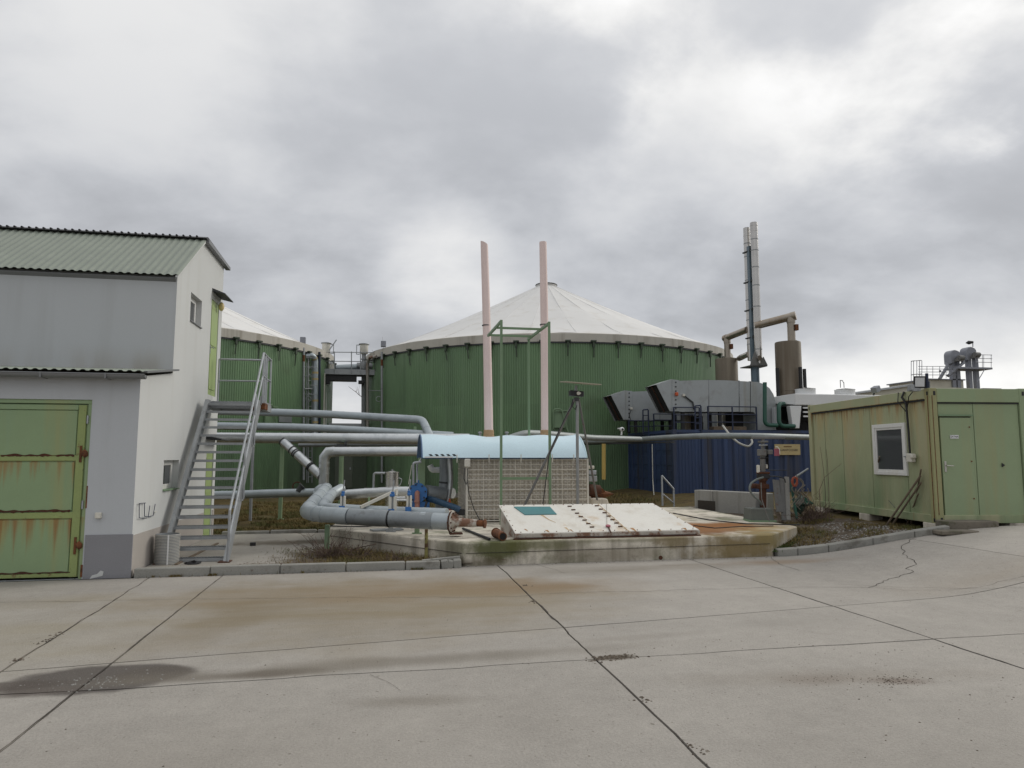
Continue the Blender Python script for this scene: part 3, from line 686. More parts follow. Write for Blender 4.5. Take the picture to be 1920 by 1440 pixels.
# garage door: frame and two leaves, each with three sheet panels and two rails
gd = build(MB().box((DX0, YF+.02, DZ-.06), (DX1, YF+.09, DZ)).box((DX1-.055, YF+.02, 0), (DX1, YF+.09, DZ-.06)).box((DX0, YF+.02, 0), (DX0+.055, YF+.09, DZ-.06)), 'garage_door', M['door_green'], parent=BL, bevel=.005)
for (xa, xb) in ((-7.34, -5.78), (-5.76, -4.205)):
    build(MB().box((xa, YF+.045, .03), (xb, YF+.075, DZ-.07)), 'door_leaf', M['door_green'], parent=gd)
    for (z0, z1) in ((.10, .84), (.97, 1.66), (1.76, 2.41)):
        build(MB().box((xa+.14, YF+.025, z0), (xb-.13, YF+.05, z1)), 'door_panel', M['door_green'], parent=gd, bevel=.006)
    for z in (.035, .86, 1.68): build(MB().box((xa+.05, YF+.02, z), (xb-.10, YF+.05, z+.085 if z > .1 else z+.05)), 'door_rail', M['door_rail'], parent=gd, bevel=.004)
    build(MB().box((xb-.115, YF+.018, .03), (xb-.01, YF+.05, DZ-.08)), 'door_stile', M['door_rail'], parent=gd, bevel=.004)
    build(MB().box((xa+.01, YF+.018, DZ-.15), (xb-.12, YF+.05, DZ-.08)), 'door_rail', M['door_green'], parent=gd, bevel=.004)
def rust_line(x0, x1, z, h, seed):
    mb = MB(); n = 60
    for k in range(n+1):
        x = lerp(x0, x1, k/n); a = max(0, noise.noise(Vector((k*.13, seed, 0)))+.25)*h; d = max(0, .3+noise.noise(Vector((k*.4, seed, 3))))*h*.5
        mb.v += [Vector((x, YF+.0165, z-.004-d)), Vector((x, YF+.0165, z+.004+a))]
    for k in range(n): mb.f.append((2*k, 2*k+2, 2*k+3, 2*k+1))
    build(mb, 'rust_line', M['rustd'], parent=gd, recalc=False)
rust_line(-5.76, -4.35, .965, .05, 1); rust_line(-5.3, -4.34, 1.755, .035, 2.2); rust_line(-5.76, -4.3, .10, .03, 5.1); rust_line(-7.3, -5.9, .965, .04, 7)
for z in (.47, 1.78): build(MB().blob((DX1-.06, YF+.0, z), .045, .04, .06, 3, 1).box((DX1-.13, YF+.003, z-.12), (DX1-.10, YF+.017, z+.12)), 'hinge', M['rust'], parent=gd, smooth=True)
for z in (2.28, 1.05): build(MB().cyl((DX1-.05, YF+.01, z-.06), (DX1-.05, YF+.01, z+.06), .014, 8), 'hinge', M['galv'], parent=gd)
build(MB().box((DX1-.005, YF-.004, 1.0), (DX1+.012, YF+.02, 1.32)), 'rusty_strip', M['rust'], parent=gd)
build(MB().box((DX1-.02, YF-.006, .03), (DX1+.008, YF+.02, .2)), 'rusty_strip', M['rust'], parent=gd)
p = py(186, 966, YF); build(MB().box((p.x-.04, YF-.06, p.z-.042), (p.x+.04, YF-.001, p.z+.042)), 'socket', M['white_box'], parent=BL, bevel=.008)
build(MB().add([(-4.03, YF-.015, .0), (-3.95, YF-.015, .02), (-3.86, YF-.015, .04), (-3.85, YF-.015, .10), (-3.89, YF-.015, .115), (-3.93, YF-.015, .07), (-4.0, YF-.015, .05)], [(0, 1, 2, 3, 4, 5, 6)]), 'chipped_render', M['render_white'], parent=BL)
# windows and doors in the gable
def gwindow(h, sill_m):
    y0, z0, y1, z1 = h; X = XG-.11; fw = .10
    w = build(MB().box((X-.03, y0, z0), (X+.01, y0+fw, z1)).box((X-.03, y1-fw, z0), (X+.01, y1, z1)).box((X-.03, y0+fw, z0), (X+.01, y1-fw, z0+.10)).box((X-.03, y0+fw, z1-.09), (X+.01, y1-fw, z1)), 'window', M['white_pvc'], parent=BL, bevel=.006)
    build(MB().box((X-.02, y0+fw, z0+.10), (X-.004, y1-fw, z1-.09)), 'pane', M['glass'], parent=w)
    build(MB().box((X+.01, y0+.0, z0+.0), (XG+.03, y1-.0, z0+.018)), 'sill', sill_m, parent=w)
gwindow(WU, M['gutter']); gwindow(WD, M['frame_green'])
def gdoor(h, m, inset):
    y0, z0, y1, z1 = h; X = XG-inset
    d = build(MB().box((X-.05, y0, z0), (X, y1, z1)), 'door', m, parent=BL)
    n = 3 if h is DU else 2
    build(MB().box((X, y0+.08, z0+.12), (X+.012, y1-.08, z0+(z1-z0)*.46)).box((X, y0+.08, z0+(z1-z0)*.52), (X+.012, y1-.08, z1-.12)), 'door_panel', m, parent=d, bevel=.008)
    zc = z0+(z1-z0)*.47
    build(MB().box((X, y0+.03, zc-.09), (X+.02, y0+.065, zc+.09)).tube([(X+.02, y0+.05, zc+.04), (X+.06, y0+.05, zc+.04), (X+.06, y0+.16, zc+.035)], .009, 6), 'handle', M['galv'], parent=d)
gdoor(DU, M['door_lime'], .015); gdoor(DD, M['door_lime'], .02)
p = px(396, 889, XG); build(MB().box((XG-.06, 15.65, 1.34), (XG-.055, 15.76, 1.42)), 'notice', M['white_paint'], parent=BL)
build(MB().prism([(XG+.002, 15.42, 5.26), (XG+.26, 15.42, 5.16), (XG+.26, 15.42, 5.14), (XG+.002, 15.42, 5.20)], (0, .85, 0)), 'canopy', M['band'], parent=BL)
build(MB().blob((XG+.09, 15.92, 4.97), .06, .06, .10, 5, 2, .0), 'lamp', mat('lamp_cream', (.6, .48, .22), .5), parent=BL, smooth=True)
build(MB().prism([(XG+.002, 15.45, 2.17), (XG+.3, 15.45, 2.10), (XG+.3, 15.45, 2.08), (XG+.002, 15.45, 2.09)], (0, .85, 0)), 'canopy', M['band'], parent=BL)
# bent wire hose hook
def gp(x, y, o=.03): return px(x, y, XG+o)
build(MB().tube([gp(273, 943), gp(261, 944), gp(261, 971), gp(268, 972), gp(275, 971)], .006, 6).tube([gp(271, 944), gp(271, 968), gp(278, 969), gp(281, 948)], .006, 6).tube([gp(278, 969), gp(287, 967), gp(291, 945)], .006, 6), 'hose_hook', M['rail_navy'], parent=BL)
build(MB().box(gp(289, 956, .002)-Vector((0, .02, .03)), gp(293, 964, .03)+Vector((0, .03, .03))), 'socket', M['white_box'], parent=BL)

# rolled ribbed mesh standing against the gable
p = pz(279, 1066, .0); c = Vector((XG+.24, p.y+.05, .066)); mb = MB()
mb.lathe(c, [(.175, 0), (.175, .46)], 20, False); mb.lathe(c, [(.16, .01), (.16, .455)], 20, False)
rl = build(mb, 'mesh_roll', M['galv_dull'], smooth=True); tag(rl, 'upright roll of ribbed metal mesh standing against the white gable wall', 'mesh roll')
mb = MB()
for k in range(20): mb.lathe(c+Vector((0, 0, .012+k*.023)), [(.181, -.003), (.187, 0), (.181, .003)], 20, False)
build(mb, 'rib', M['wire'], parent=rl, smooth=True)
build(MB().bar(c+Vector((.06, -.18, 0)), c+Vector((.06, -.18, .46)), .02, .012), 'seam', M['white_paint'], parent=rl)
# ------------------------------------------------------------------ staircase
XS0, XS1 = XG+.05, XG+1.28
st = thing('metal_staircase', 'galvanised open-tread metal staircase leading up to the green upper door', 'staircase', (XS0+.5, 13.9, 0))
B0 = pz(301, 1057, .065)
yb = B0.y; xl = B0.x; xr = pz(417, 1057, .065).x; T0 = px(389, 752, xl); yt, zt = T0.y, T0.z; yb2 = yb
print('stair', xl, xr, yb, yt, zt)
a, b = Vector((xl, yb, .0)), Vector((xl, yt, zt)); d = (b-a)
for X in (xl, xr): build(MB().prism([(X-.03, yb-.08, 0), (X-.03, yb+.17, 0), (X-.03, yt+.14, zt-.1), (X-.03, yt+.14, zt+.03), (X-.03, yt-.06, zt+.03)], (.06, 0, 0)), 'stringer', M['galv_dull'], parent=st)
NST = 18
for k in range(NST):
    t = (k+.35)/NST; y = lerp(yb, yt, t)+.04; z = lerp(0, zt, t)+.06
    mb = MB(); mb.box((xl+.031, y, z-.045), (xr-.031, y+.025, z)); mb.box((xl+.031, y+.22, z-.03), (xr-.031, y+.235, z))
    n = 22
    for q in range(n): X = lerp(xl+.04, xr-.04, q/(n-1)); mb.box((X-.003, y+.02, z-.03), (X+.003, y+.22, z-.001))
    build(mb, 'step', M['galv_dull'], parent=st)
# landing
LX1 = py(497, 772, yt+.3).x
pz0 = zt
mb = MB().box((xl-.03, yt+.141, pz0-.13), (xr+.03, yt+.16, pz0)).box((xl-.03, yt+1.05, pz0-.15), (LX1, yt+1.12, pz0)).box((LX1-.07, yt+.16, pz0-.15), (LX1, yt+1.05, pz0)).box((xl-.03, yt+.16, pz0-.15), (xl+.03, yt+1.05, pz0))
pf = build(mb, 'platform', M['galv_dull'], parent=st)
mb = MB()
n = 28
for q in range(n): y = lerp(yt+.17, yt+1.04, q/(n-1)); mb.box((xl+.03, y-.004, pz0-.03), (LX1-.07, y+.004, pz0+.012))
n = 16
for q in range(n): X = lerp(xl+.0, LX1, q/(n-1)); mb.box((X-.004, yt+.145, pz0-.005), (X+.004, yt+1.05, pz0+.02))
build(mb, 'grating', M['galv_dull'], parent=pf)
for dy in (0, .22): build(MB().obox((LX1-.10, yt+.22+dy, pz0-.08), (.12, 0, 0), (0, .08, 0), (0, 0, .065)), 'platform_beam', M['rust'], parent=st, bevel=.01)
# outer handrails: two sloping tubes with posts and the landing rail
ra, rb = Vector((xr+.05, yb-.02, .82)), Vector((xr+.05, yt+.12, zt+1.0))
top_y = yt+.12
hr = build(MB().tube([Vector((xr+.05, yb-.05, .02)), Vector((xr+.05, yb-.03, .88)), rb], .021, 8), 'handrail', M['galv'], parent=st, smooth=True)
build(MB().tube([Vector((xr+.05, yb-.03, .45)), Vector((xr+.05, top_y, zt+.55))], .017, 8), 'midrail', M['galv'], parent=hr, smooth=True)
for t in (.36, .70, 1.0):
    y = lerp(yb, yt, t); z = lerp(0, zt, t)
    build(MB().tube([(xr+.06, y+.1, z-.02), (xr+.06, y+.1, z+.95)], .019, 8), 'post', M['galv'], parent=st, smooth=True)
    build(MB().box((xr+.03, y+.02, z-.05), (xr+.045, y+.2, z+.12)), 'post_plate', M['galv_dull'], parent=st)
LP = [Vector((xr+.06, top_y, zt+1.0)), Vector((LX1-.03, yt+.55, zt+.98)), Vector((LX1-.03, yt+1.08, zt+.98)), Vector((XG+.12, yt+1.08, zt+.98))]
lr = build(MB().tube(LP, .021, 8), 'handrail', M['galv'], parent=st, smooth=True)
build(MB().tube([p-Vector((0, 0, .46)) for p in LP], .016, 8), 'midrail', M['galv'], parent=lr, smooth=True)
for p in (LP[1], LP[2], LP[3], (LP[0]+LP[1])/2): build(MB().tube([(p.x, p.y, pz0-.02), p], .019, 8), 'post', M['galv'], parent=st, smooth=True)
build(MB().tube([(xr+.06, yt+1.08, pz0), (xr+.06, yt+1.08, pz0+.98)], .019, 8), 'post', M['galv'], parent=st, smooth=True)
for X in (xl, xr): build(MB().box((X-.09, yb-.1, .06), (X+.09, yb+.12, .08)), 'base_plate', M['rustd'], parent=st)
solo(MB().blob(pz(362, 1056, .08), .10, .05, .045, 2, 2, .5), 'torn_bag', M['black'], 'crumpled dark rag lying on the concrete under the bottom step', 'rag', smooth=True)
solo(MB().bar(pz(330, 1060, .06), pz(408, 1020, .06), .05, .05), 'plank', M['wood'], 'weathered plank lying aslant beneath the metal staircase', 'plank')
p = pz(474, 1023, .066); solo(MB().obox(p+Vector((0, 0, .03)), (.05, .01, 0), (-.008, .04, 0), (0, 0, .03)), 'rubber_block', M['black'], 'small black rubber block lying on the apron right of the staircase', 'block', bevel=.006)

# ================================================================== DIGESTER TANKS
def heading(px_x): return YAW+math.atan((px_x-960)/1327)
TD, TR = 40.8, 10.3
M['bracket_dark'] = mat('dark_bracket_paint', (.045, .065, .04), .6)
def make_tank(c, label, a_lo, a_hi, n_br, zrim, zapex, zseam):
    t = thing('digester_tank', label, 'tank', (c.x, c.y, 0), 'green digester tanks with white tent roofs')
    NR, NS_ = 600, 75; prof = [(0, 0), (.22, 0), (.38, .024), (.84, .024)]; per = NR//NS_
    def clad(z0, z1, dr):
        for q in range(NS_):
            mb = MB(); j = random.uniform(0, .004)
            cols = [(q*per+k+f, d) for k in range(per) for f, d in prof]+[((q+1)*per+.12, 0)]
            for z in (z0, z1):
                for u, d in cols: a = 2*math.pi*u/NR; mb.v.append(Vector((c.x+(TR+dr+d+j)*math.cos(a), c.y+(TR+dr+d+j)*math.sin(a), z)))
            n = len(cols)
            for k in range(n-1): mb.f.append((k, k+1, n+k+1, n+k))
            build(mb, 'cladding_sheet', M['tank_green'], parent=t, recalc=False)
    clad(.12, zseam, .014); clad(zseam-.05, zrim, 0)
    build(MB().lathe((c.x, c.y, 0), [(TR-.02, -.05), (TR-.02, zrim)], 96, False).lathe((c.x, c.y, 0), [(TR+.16, -.1), (TR+.16, .13), (TR-.05, .13)], 96, False), 'foundation_ring', M['blockconc'], parent=t)
    build(MB().lathe((c.x, c.y, 0), [(TR+.03, zrim), (TR+.075, zrim), (TR+.075, zrim-.07)], 128, False), 'rim_angle', M['band'], parent=t)
    # rim skirt, slightly wavy at its foot
    mb = MB(); n = 240
    for k in range(n):
        a = 2*math.pi*k/n; w = .004*noise.noise(Vector((k*.5, c.x, 0)))
        for r, z in ((TR+.085, zrim-.005+w), (TR+.085, zrim+.36), (TR-.02, zrim+.40)): mb.v.append(Vector((c.x+r*math.cos(a), c.y+r*math.sin(a), z)))
    for k in range(n):
        for q in range(2): A = k*3+q; B = ((k+1) % n)*3+q; mb.f.append((A, B, B+1, A+1))
    build(mb, 'roof_skirt', M['rim'], parent=t, smooth=True, ang=30)
    # tent roof: seams pulled tight, cloth sagging between
    NS, per, rows = 30, 8, 26; mb = MB(); n = NS*per; z0 = zrim+.385; h = zapex-z0
    for j in range(rows+1):
        s = j/rows*.955
        r = (TR-.01)*(1-s)
        for k in range(n):
            ph = (k % per)/per; a = 2*math.pi*k/n
            z = z0+h*(.97*s+.16*s*s-.13*s*(1-s)*1.2 if False else s**1.10)
            sag = (math.sin(math.pi*ph)**.8)*.022*math.sin(math.pi*min(1, s*1.05))**.6
            wr = .05*(1-s)*noise.noise(Vector((math.cos(a)*6, math.sin(a)*6, s*3+c.x)))
            mb.v.append(Vector((c.x+r*math.cos(a), c.y+r*math.sin(a), z-sag+wr)))
    for j in range(rows):
        for k in range(n): A = j*n+k; B = j*n+(k+1) % n; mb.f.append((A, B, B+n, A+n))
    build(mb, 'tent_roof', M['membrane'], parent=t, smooth=True, ang=60)
    mb = MB()
    for k in range(NS):
        a = 2*math.pi*k/NS; ca, sa = math.cos(a), math.sin(a); pts = []
        for j in range(9):
            s = j/8*.95; r = (TR-.01)*(1-s); pts.append((c.x+r*ca, c.y+r*sa, z0+h*s**1.10+.001))
        mb.tube(pts, .010, 4)
    build(mb, 'roof_seam', M['membrane'], parent=t)
    za = z0+h*.955**1.1
    build(MB().lathe((c.x, c.y, za), [(.55, -.05), (.62, .02), (.62, .10), (.30, .14), (.02, .15)], 24), 'roof_cap', M['membrane'], parent=t, smooth=True)
    build(MB().lathe((c.x, c.y, za), [(.64, .03), (.65, .04), (.65, .075), (.63, .08)], 24, False), 'cap_ring', M['band'], parent=t)
    # tension brackets under the rim
    for k in range(n_br):
        a = lerp(a_lo, a_hi, k/(n_br-1)); ra = Vector((math.cos(a), math.sin(a), 0)); ta = Vector((-ra.y, ra.x, 0))
        C0 = c+ra*(TR+.05)
        mb = MB().obox(C0+ra*.10+Vector((0, 0, zrim+.02)), ta*.12, ra*.07, Vector((0, 0, .03)))
        mb.obox(C0+ra*.09+Vector((0, 0, zrim-.12)), ta*.045, ra*.05, Vector((0, 0, .14)))
        mb.bar(C0+ra*.10+Vector((0, 0, zrim-.2)), C0+ra*.05+ta*random.uniform(-.03, .06)+Vector((0, 0, zrim-.62-.2*random.random())), .045, .03)
        build(mb, 'tension_bracket', M['bracket_dark'], parent=t)
    return t
def tank_center(pxc): h = heading(pxc); return Vector((TD*math.sin(h), TD*math.cos(h), 0))
CB, CA = tank_center(1026), tank_center(224)
zr_b = py(1040, 639, CB.y-TR).z
def face_ang(c): return math.atan2(-c.y, -c.x)
TB = make_tank(CB, 'large green ribbed digester tank with white tent roof behind the pink pipes', face_ang(CB)-R_(82), face_ang(CB)+R_(86), 28, zr_b, 11.95, 4.0)
TA = make_tank(CA, 'green ribbed digester tank with white tent roof partly hidden by the workshop', face_ang(CA)-R_(20), face_ang(CA)+R_(84), 18, zr_b-.06, 11.9, 4.0)

def rim_pt(c, pxx, off=.1, z=0):
    """point on a tank's shell seen at picture column pxx"""
    d = ray(pxx, 855); d = Vector((d.x, d.y)).normalized(); cc = Vector((c.x, c.y)); r = TR+off
    b = d.dot(cc); disc = b*b-(cc.length_squared-r*r)
    t = b-math.sqrt(max(disc, 0)); return Vector((d.x*t, d.y*t, z))
def on_tank(c, x, y, off=.1):
    p = rim_pt(c, x, off); r = ray(x, y); k = p.to_2d().length/Vector((r.x, r.y)).length
    return _C+r*k
# little manhole winches hung on the tank walls
def manhole(c, x, y, label, rz=0):
    p = on_tank(c, x, y, .12); u = Vector((p.x-c.x, p.y-c.y, 0)).normalized(); v = Vector((-u.y, u.x, 0))
    t = thing('manhole_cover', label, 'manhole cover', p-Vector((0, 0, .5)))
    build(MB().obox(p+u*.05, v*.30, u*.03, Vector((0, 0, .36))), 'cover', M['frame_green'], parent=t, bevel=.02)
    build(MB().tube(fillet([p+u*.06-v*.28-Vector((0, 0, .4)), p+u*.16-v*.30+Vector((0, 0, .45)), p+u*.16+v*.05+Vector((0, 0, .46)), p+u*.14+v*.34-Vector((0, 0, .55))], .15), .035, 6), 'hinge_arm', M['frame_green'], parent=t)
    build(MB().bar(p+u*.15-v*.2+Vector((0, 0, .4)), p+u*.1+v*.35+Vector((0, 0, .38)), .07, .06), 'bracket', M['frame_green'], parent=t)
manhole(CB, 1050, 787, 'green manhole cover with bent hinge arm on the large tank wall')
manhole(CA, 505, 779, 'green manhole cover on the tank wall just above the insulated pipes')
# patch plates on the left tank
p = on_tank(CA, 535, 782, .09); u = Vector((p.x-CA.x, p.y-CA.y, 0)).normalized(); v = Vector((-u.y, u.x, 0))
solo(MB().obox(p, v*.42, u*.02, Vector((0, 0, .24))), 'cover_plate', M['galv_dull'], 'grey cover plate on the tank wall beside the green manhole cover', 'plate')

# ------------------------------------------------------------------ between the tanks
YG = 36.5
def g(x, y, Y=YG): return py(x, y, Y)
br = thing('tank_walkway', 'grey steel walkway with railing bridging the gap between two green tanks', 'walkway', g(645, 712))
a, b = g(601, 697), g(704, 697)
build(MB().box((a.x, YG, g(645, 702).z), (b.x, YG+.10, g(645, 692).z)).box((a.x, YG+.9, g(645, 702).z), (b.x, YG+1.0, g(645, 692).z)), 'edge_beam', M['galv_dull'], parent=br)
build(MB().box((a.x, YG+.1, g(645, 699).z), (b.x, YG+.9, g(645, 697).z)), 'deck', M['band'], parent=br)
build(MB().box((g(603, 0).x, YG+.12, g(645, 713).z), (g(684, 0).x, YG+.8, g(645, 703).z)), 'cable_tray', M['black_trim'], parent=br)
for x in (613, 677): q = g(x, 715); build(MB().box((q.x-.14, YG+.1, q.z-.10), (q.x+.14, YG+.5, q.z+.06)), 'tray_foot', M['black_trim'], parent=br)
for y in (660, 677): build(MB().tube([g(601, y), g(704, y+1)], .022, 6), 'rail', M['galv_dull'], parent=br)
for x in (601, 627, 659, 676, 703): build(MB().tube([g(x, 700), g(x, 659)], .026, 6), 'post', M['galv_dull'], parent=br)
build(MB().tube([g(630, 690, YG+.6), g(676, 688, YG+.6)], .17, 12), 'gas_pipe', M['jacket_dull'], parent=br, smooth=True)
build(MB().cyl(g(621, 692, YG+.3), g(621, 683, YG+.3), .17, 12), 'bucket', M['white_box'], parent=br, smooth=True)
def canister(x, y0, y1, label, s):
    t = thing('gas_vent', label, 'vent', g(x, y1+22), 'white vents over the walkway')
    c = g(x, y1); c.y = YG+.5; h = (g(x, y0)-g(x, y1)).z; r = (g(x+8, y0)-g(x, y0)).x
    build(MB().lathe(c, [(r*.95, 0), (r, .02), (r, h), (r*.9, h)], 20), 'canister', M['white_box'], parent=t, smooth=True)
    build(MB().lathe(c+Vector((0, 0, h)), [(r*1.25, -.02), (r*1.3, .0), (r*1.25, .03)], 20), 'flange', M['galv_dull'], parent=t, smooth=True)
    build(MB().cyl(c-Vector((0, 0, .5)), c, .11, 10).lathe(c-Vector((0, 0, .3)), [(.15, 0), (.15, .05)], 10), 'stub', M['rust'] if s > 0 else M['galv_dull'], parent=t, smooth=True)
    build(MB().cyl(c-Vector((.55*s, 0, .62)), c-Vector((-.35*s, 0, .62)), .16, 12).lathe(c-Vector((0, 0, .8)), [(.2, 0), (.22, .15), (.2, .35)], 12), 'valve', M['galv_dull'], parent=t, smooth=True)
    build(MB().tube([c+Vector((s*r*1.1, 0, h*.92)), c+Vector((s*r*1.75, 0, h*.92)), c+Vector((s*r*1.75, 0, -.02)), c+Vector((s*r*1.0, 0, -.02))], .022, 6), 'handle', M['galv_dull'], parent=t)
    return t
canister(610, 641, 659, 'white vent canister on a rusty stub at the left end of the walkway', 1)
canister(682, 643, 661, 'white vent canister on a grey stub at the right end of the walkway', -1)
solo(MB().bar(g(617, 657), g(631, 637), .04, .05), 'tilted_lever', M['galv_dull'], 'grey lever sticking up beside the left vent canister', 'lever')
# risers, conduits and caged ladder
M['long_pipe'] = mat('aged_pipe_sheet', (.265, .29, .29), .55, .35, var=.14, vs=3, patch=((.22, .23, .22), .6, .5, .7, 4))
def pipe(name, pts, r, m, label, cat='pipe', seg=14, rad=0, bands=(), bm=None, group=None, bw=.02, br_=1.05, nf=5):
    P = fillet(pts, rad, nf) if rad else [Vector(q) for q in pts]
    zmin = min(q.z for q in P); c = sum((q for q in P), Vector())/len(P)
    t = thing(name, label, cat, (P[0].x, P[0].y, P[0].z), group)
    build(MB().tube(P, r, seg), 'pipe_run', m, parent=t, smooth=True, ang=50)
    L = [0]
    for a, b in zip(P, P[1:]): L.append(L[-1]+(b-a).length)
    if r > .085 and 'insul' in m.name and len(bands) < 9:
        k = max(1, round(L[-1]/.95)); bands = list(bands)+[(i+.5)/k for i in range(k)]
    for f in bands:
        s = f*L[-1]
        for i in range(len(P)-1):
            if L[i+1] >= s: 
                d = (P[i+1]-P[i]).normalized(); q = P[i]+d*(s-L[i]); break
        build(MB().cyl(q-d*bw, q+d*bw, r*(br_ if bm else 1.03), seg), 'joint_band', bm or m, parent=t, smooth=True)
    return t
tA_pt = lambda x, y, o=.3: on_tank(CA, x, y, o)
tB_pt = lambda x, y, o=.3: on_tank(CB, x, y, o)
M['rusty_riser'] = mat('rust_streaked_riser', (.33, .31, .28), .65, .2, var=.15, vs=4, streak=[((.16, .07, .035), .9, .45, .6, 5)])
pipe('riser_pipe', [tA_pt(573, 668, .1), tA_pt(586, 666, .35), tA_pt(591, 674, .35), tA_pt(591, 812, .35)], .135, M['jacket_dull'], 'thick grey riser pipe with elbow beside the caged ladder', rad=.3, bands=(.3, .75), bm=M['yellow'], bw=.05)
pipe('riser_pipe', [tB_pt(706, 669, .15), tB_pt(693, 670, .3), tB_pt(689, 680, .3), tB_pt(689, 812, .3)], .075, M['rusty_riser'], 'rust streaked riser pipe at the right end of the walkway', rad=.3)
solo(MB().tube([tA_pt(599, 660, .25), tA_pt(599, 830, .25)], .06, 8), 'conduit', M['rail_navy'], 'dark blue vertical conduit next to the grey riser', 'conduit')
solo(MB().tube([g(606.5, 700), g(606.5, 830)], .09, 8), 'conduit', M['white_box'], 'cream vertical duct under the left end of the walkway', 'duct')
solo(MB().tube([g(609.5, 700, 36.9), g(609.5, 830, 36.9)], .08, 8), 'downpipe', M['membrane'], 'thin pale downpipe at the edge of the left tank', 'downpipe')
solo(MB().tube([g(682, 705, 37.2), g(682, 830, 37.2)], .12, 8), 'downpipe', M['galv_dull'], 'grey downpipe at the edge of the large tank under the walkway', 'downpipe')
for (c, x, y0, y1, lab) in ((CA, 569.5, 652, 900, 'pale conduit with red tip running down the left tank near the ladder'), (CB, 716, 660, 905, 'pale conduit running down the large tank right of the rusty riser'), (CA, 575, 680, 905, 'thin wire conduit hanging down the left tank')):
    r = .055 if x != 575 else .02
    tt = pipe('conduit', [on_tank(c, x, y0, .2), on_tank(c, x, y1, .2)], r, M['galv_dull'], lab, 'conduit', seg=8)
    if r > .05: build(MB().cyl(on_tank(c, x, y0+14, .2), on_tank(c, x, y0+26, .2), r*1.04, 8), 'faded_mark', M['rust'], parent=tt, smooth=True)
ld = thing('caged_ladder', 'grey caged ladder climbing the side of the left tank', 'ladder', g(586, 910))
for x in (578, 585): build(MB().tube([tA_pt(x, 672, .22), tA_pt(x, 905, .22)], .026, 6), 'rail', M['galv_dull'], parent=ld)
for k in range(19): y = 678+k*12; build(MB().tube([tA_pt(578, y, .22), tA_pt(585, y, .22)], .018, 5), 'rung', M['galv_dull'], parent=ld)
for k in range(5):
    q = tA_pt(581.5, 672+k*17, .4); mb = MB().tube([q+Vector((.32*math.cos(a), -.32*math.sin(a)+.1, 0)) for a in [math.pi*i/8 for i in range(9)]], .016, 5); build(mb, 'cage_hoop', M['galv_dull'], parent=ld)
for x in (600, 607): pass
solo(MB().tube([tA_pt(571, 729, .3), tA_pt(592, 729, .3)], .03, 6), 'pipe_brace', M['galv_dull'], 'short grey brace tying the riser pipe to the left tank', 'brace')
solo(MB().tube([tB_pt(689, 732, .3), tB_pt(716, 733, .2)], .022, 6), 'pipe_brace', M['galv_dull'], 'thin brace tying the rusty riser to the large tank', 'brace')
for (c, x, y, l) in ((CA, 578, 748, 'wire loop on the left tank conduit'), (CB, 710, 748, 'wire loop on the large tank conduit')):
    q = on_tank(c, x, y, .25); solo(MB().tube([q+Vector((.13*math.cos(a), 0, .13*math.sin(a))) for a in [6.1*i/12 for i in range(13)]], .016, 5), 'wire_loop', M['galv_dull'], l, 'wire loop')
for (c, x, y, l) in ((CA, 568, 638, 'small grey box on the left tank rim'), (CB, 719, 645, 'small grey box on the left rim of the large tank')):
    q = on_tank(c, x, y, 0); solo(MB().box(q-Vector((.13, .1, .15)), q+Vector((.13, .1, .15))), 'rim_box', M['far_steel'], l, 'box', bevel=.02)
# low grey shed and a bare tree beyond the gap
YSH = 37.6
sh = thing('low_shed', 'low dark green shed with pale roof edge closing the gap between the tanks', 'shed', (py(645, 900, YSH).x, YSH, 0))
q0, q1 = py(611, 806, YSH), py(682, 806, YSH); dkg = mat('dark_green_wall', (.075, .10, .065), .6, var=.15, vs=2)
mb = MB(); n = 16
for k in range(n): x = lerp(q0.x-.6, q1.x+.6, k/n); w = (q1.x-q0.x+1.2)/n; mb.box((x, YSH-.02, 0), (x+w*.8, YSH+.04, q0.z)).box((x+w*.8, YSH, 0), (x+w, YSH+.04, q0.z))
build(mb, 'wall_cladding', dkg, parent=sh, recalc=False)
build(MB().box((q0.x-.6, YSH+.05, 0), (q1.x+.6, YSH+3, q0.z)), 'wall', dkg, parent=sh)
build(MB().box((q0.x-.7, YSH-.1, q0.z), (q1.x+.7, YSH+3.1, py(645, 794, YSH).z)), 'roof', M['far_roof'], parent=sh)
d0, d1 = py(627, 905, YSH), py(662, 850, YSH)
dr_ = build(MB().box((d0.x, YSH-.07, .12), (d1.x, YSH-.025, 2.1)), 'door', mat('grey_green_door', (.12, .14, .105), .5), parent=sh, bevel=.01)
build(MB().box((d1.x-.15, YSH-.12, 1.05), (d1.x-.10, YSH-.07, 1.17)), 'handle', M['galv'], parent=dr_)
def bare_tree(base, h, label, seed, lean=0, spread=.5, n0=5, thick=.12):
    rnd = random.Random(seed); t = thing('bare_tree', label, 'tree', base); tr = MB(); tw = MB()
    def branch(p, d, L, r, lev):
        pts = [p]; q = p.copy(); dd = d.copy()
        for k in range(4):
            dd = (dd+Vector((rnd.uniform(-1, 1), rnd.uniform(-1, 1), rnd.uniform(-.4, .6)))*.18).normalized(); q = q+dd*L/4; pts.append(q.copy())
        (tr if lev < 1 else tw).tube(pts, r, 6 if lev < 2 else 3, False, [r*(1-.6*i/4) for i in range(5)])
        if lev < 3:
            for k in range(n0 if lev == 0 else 4):
                s = pts[rnd.randint(1, 4)]; nd = (dd+Vector((rnd.uniform(-1, 1), rnd.uniform(-1, 1), rnd.uniform(-.2, .8)))*spread*1.5).normalized()
                branch(s, nd, L*rnd.uniform(.45, .7), r*.5, lev+1)
    branch(Vector(base), Vector((lean, 0, 1)).normalized(), h*.6, thick, 0)
    build(tr, 'trunk', M['twig'], parent=t, recalc=False); build(tw, 'crown', M['twig'], parent=t, recalc=False)
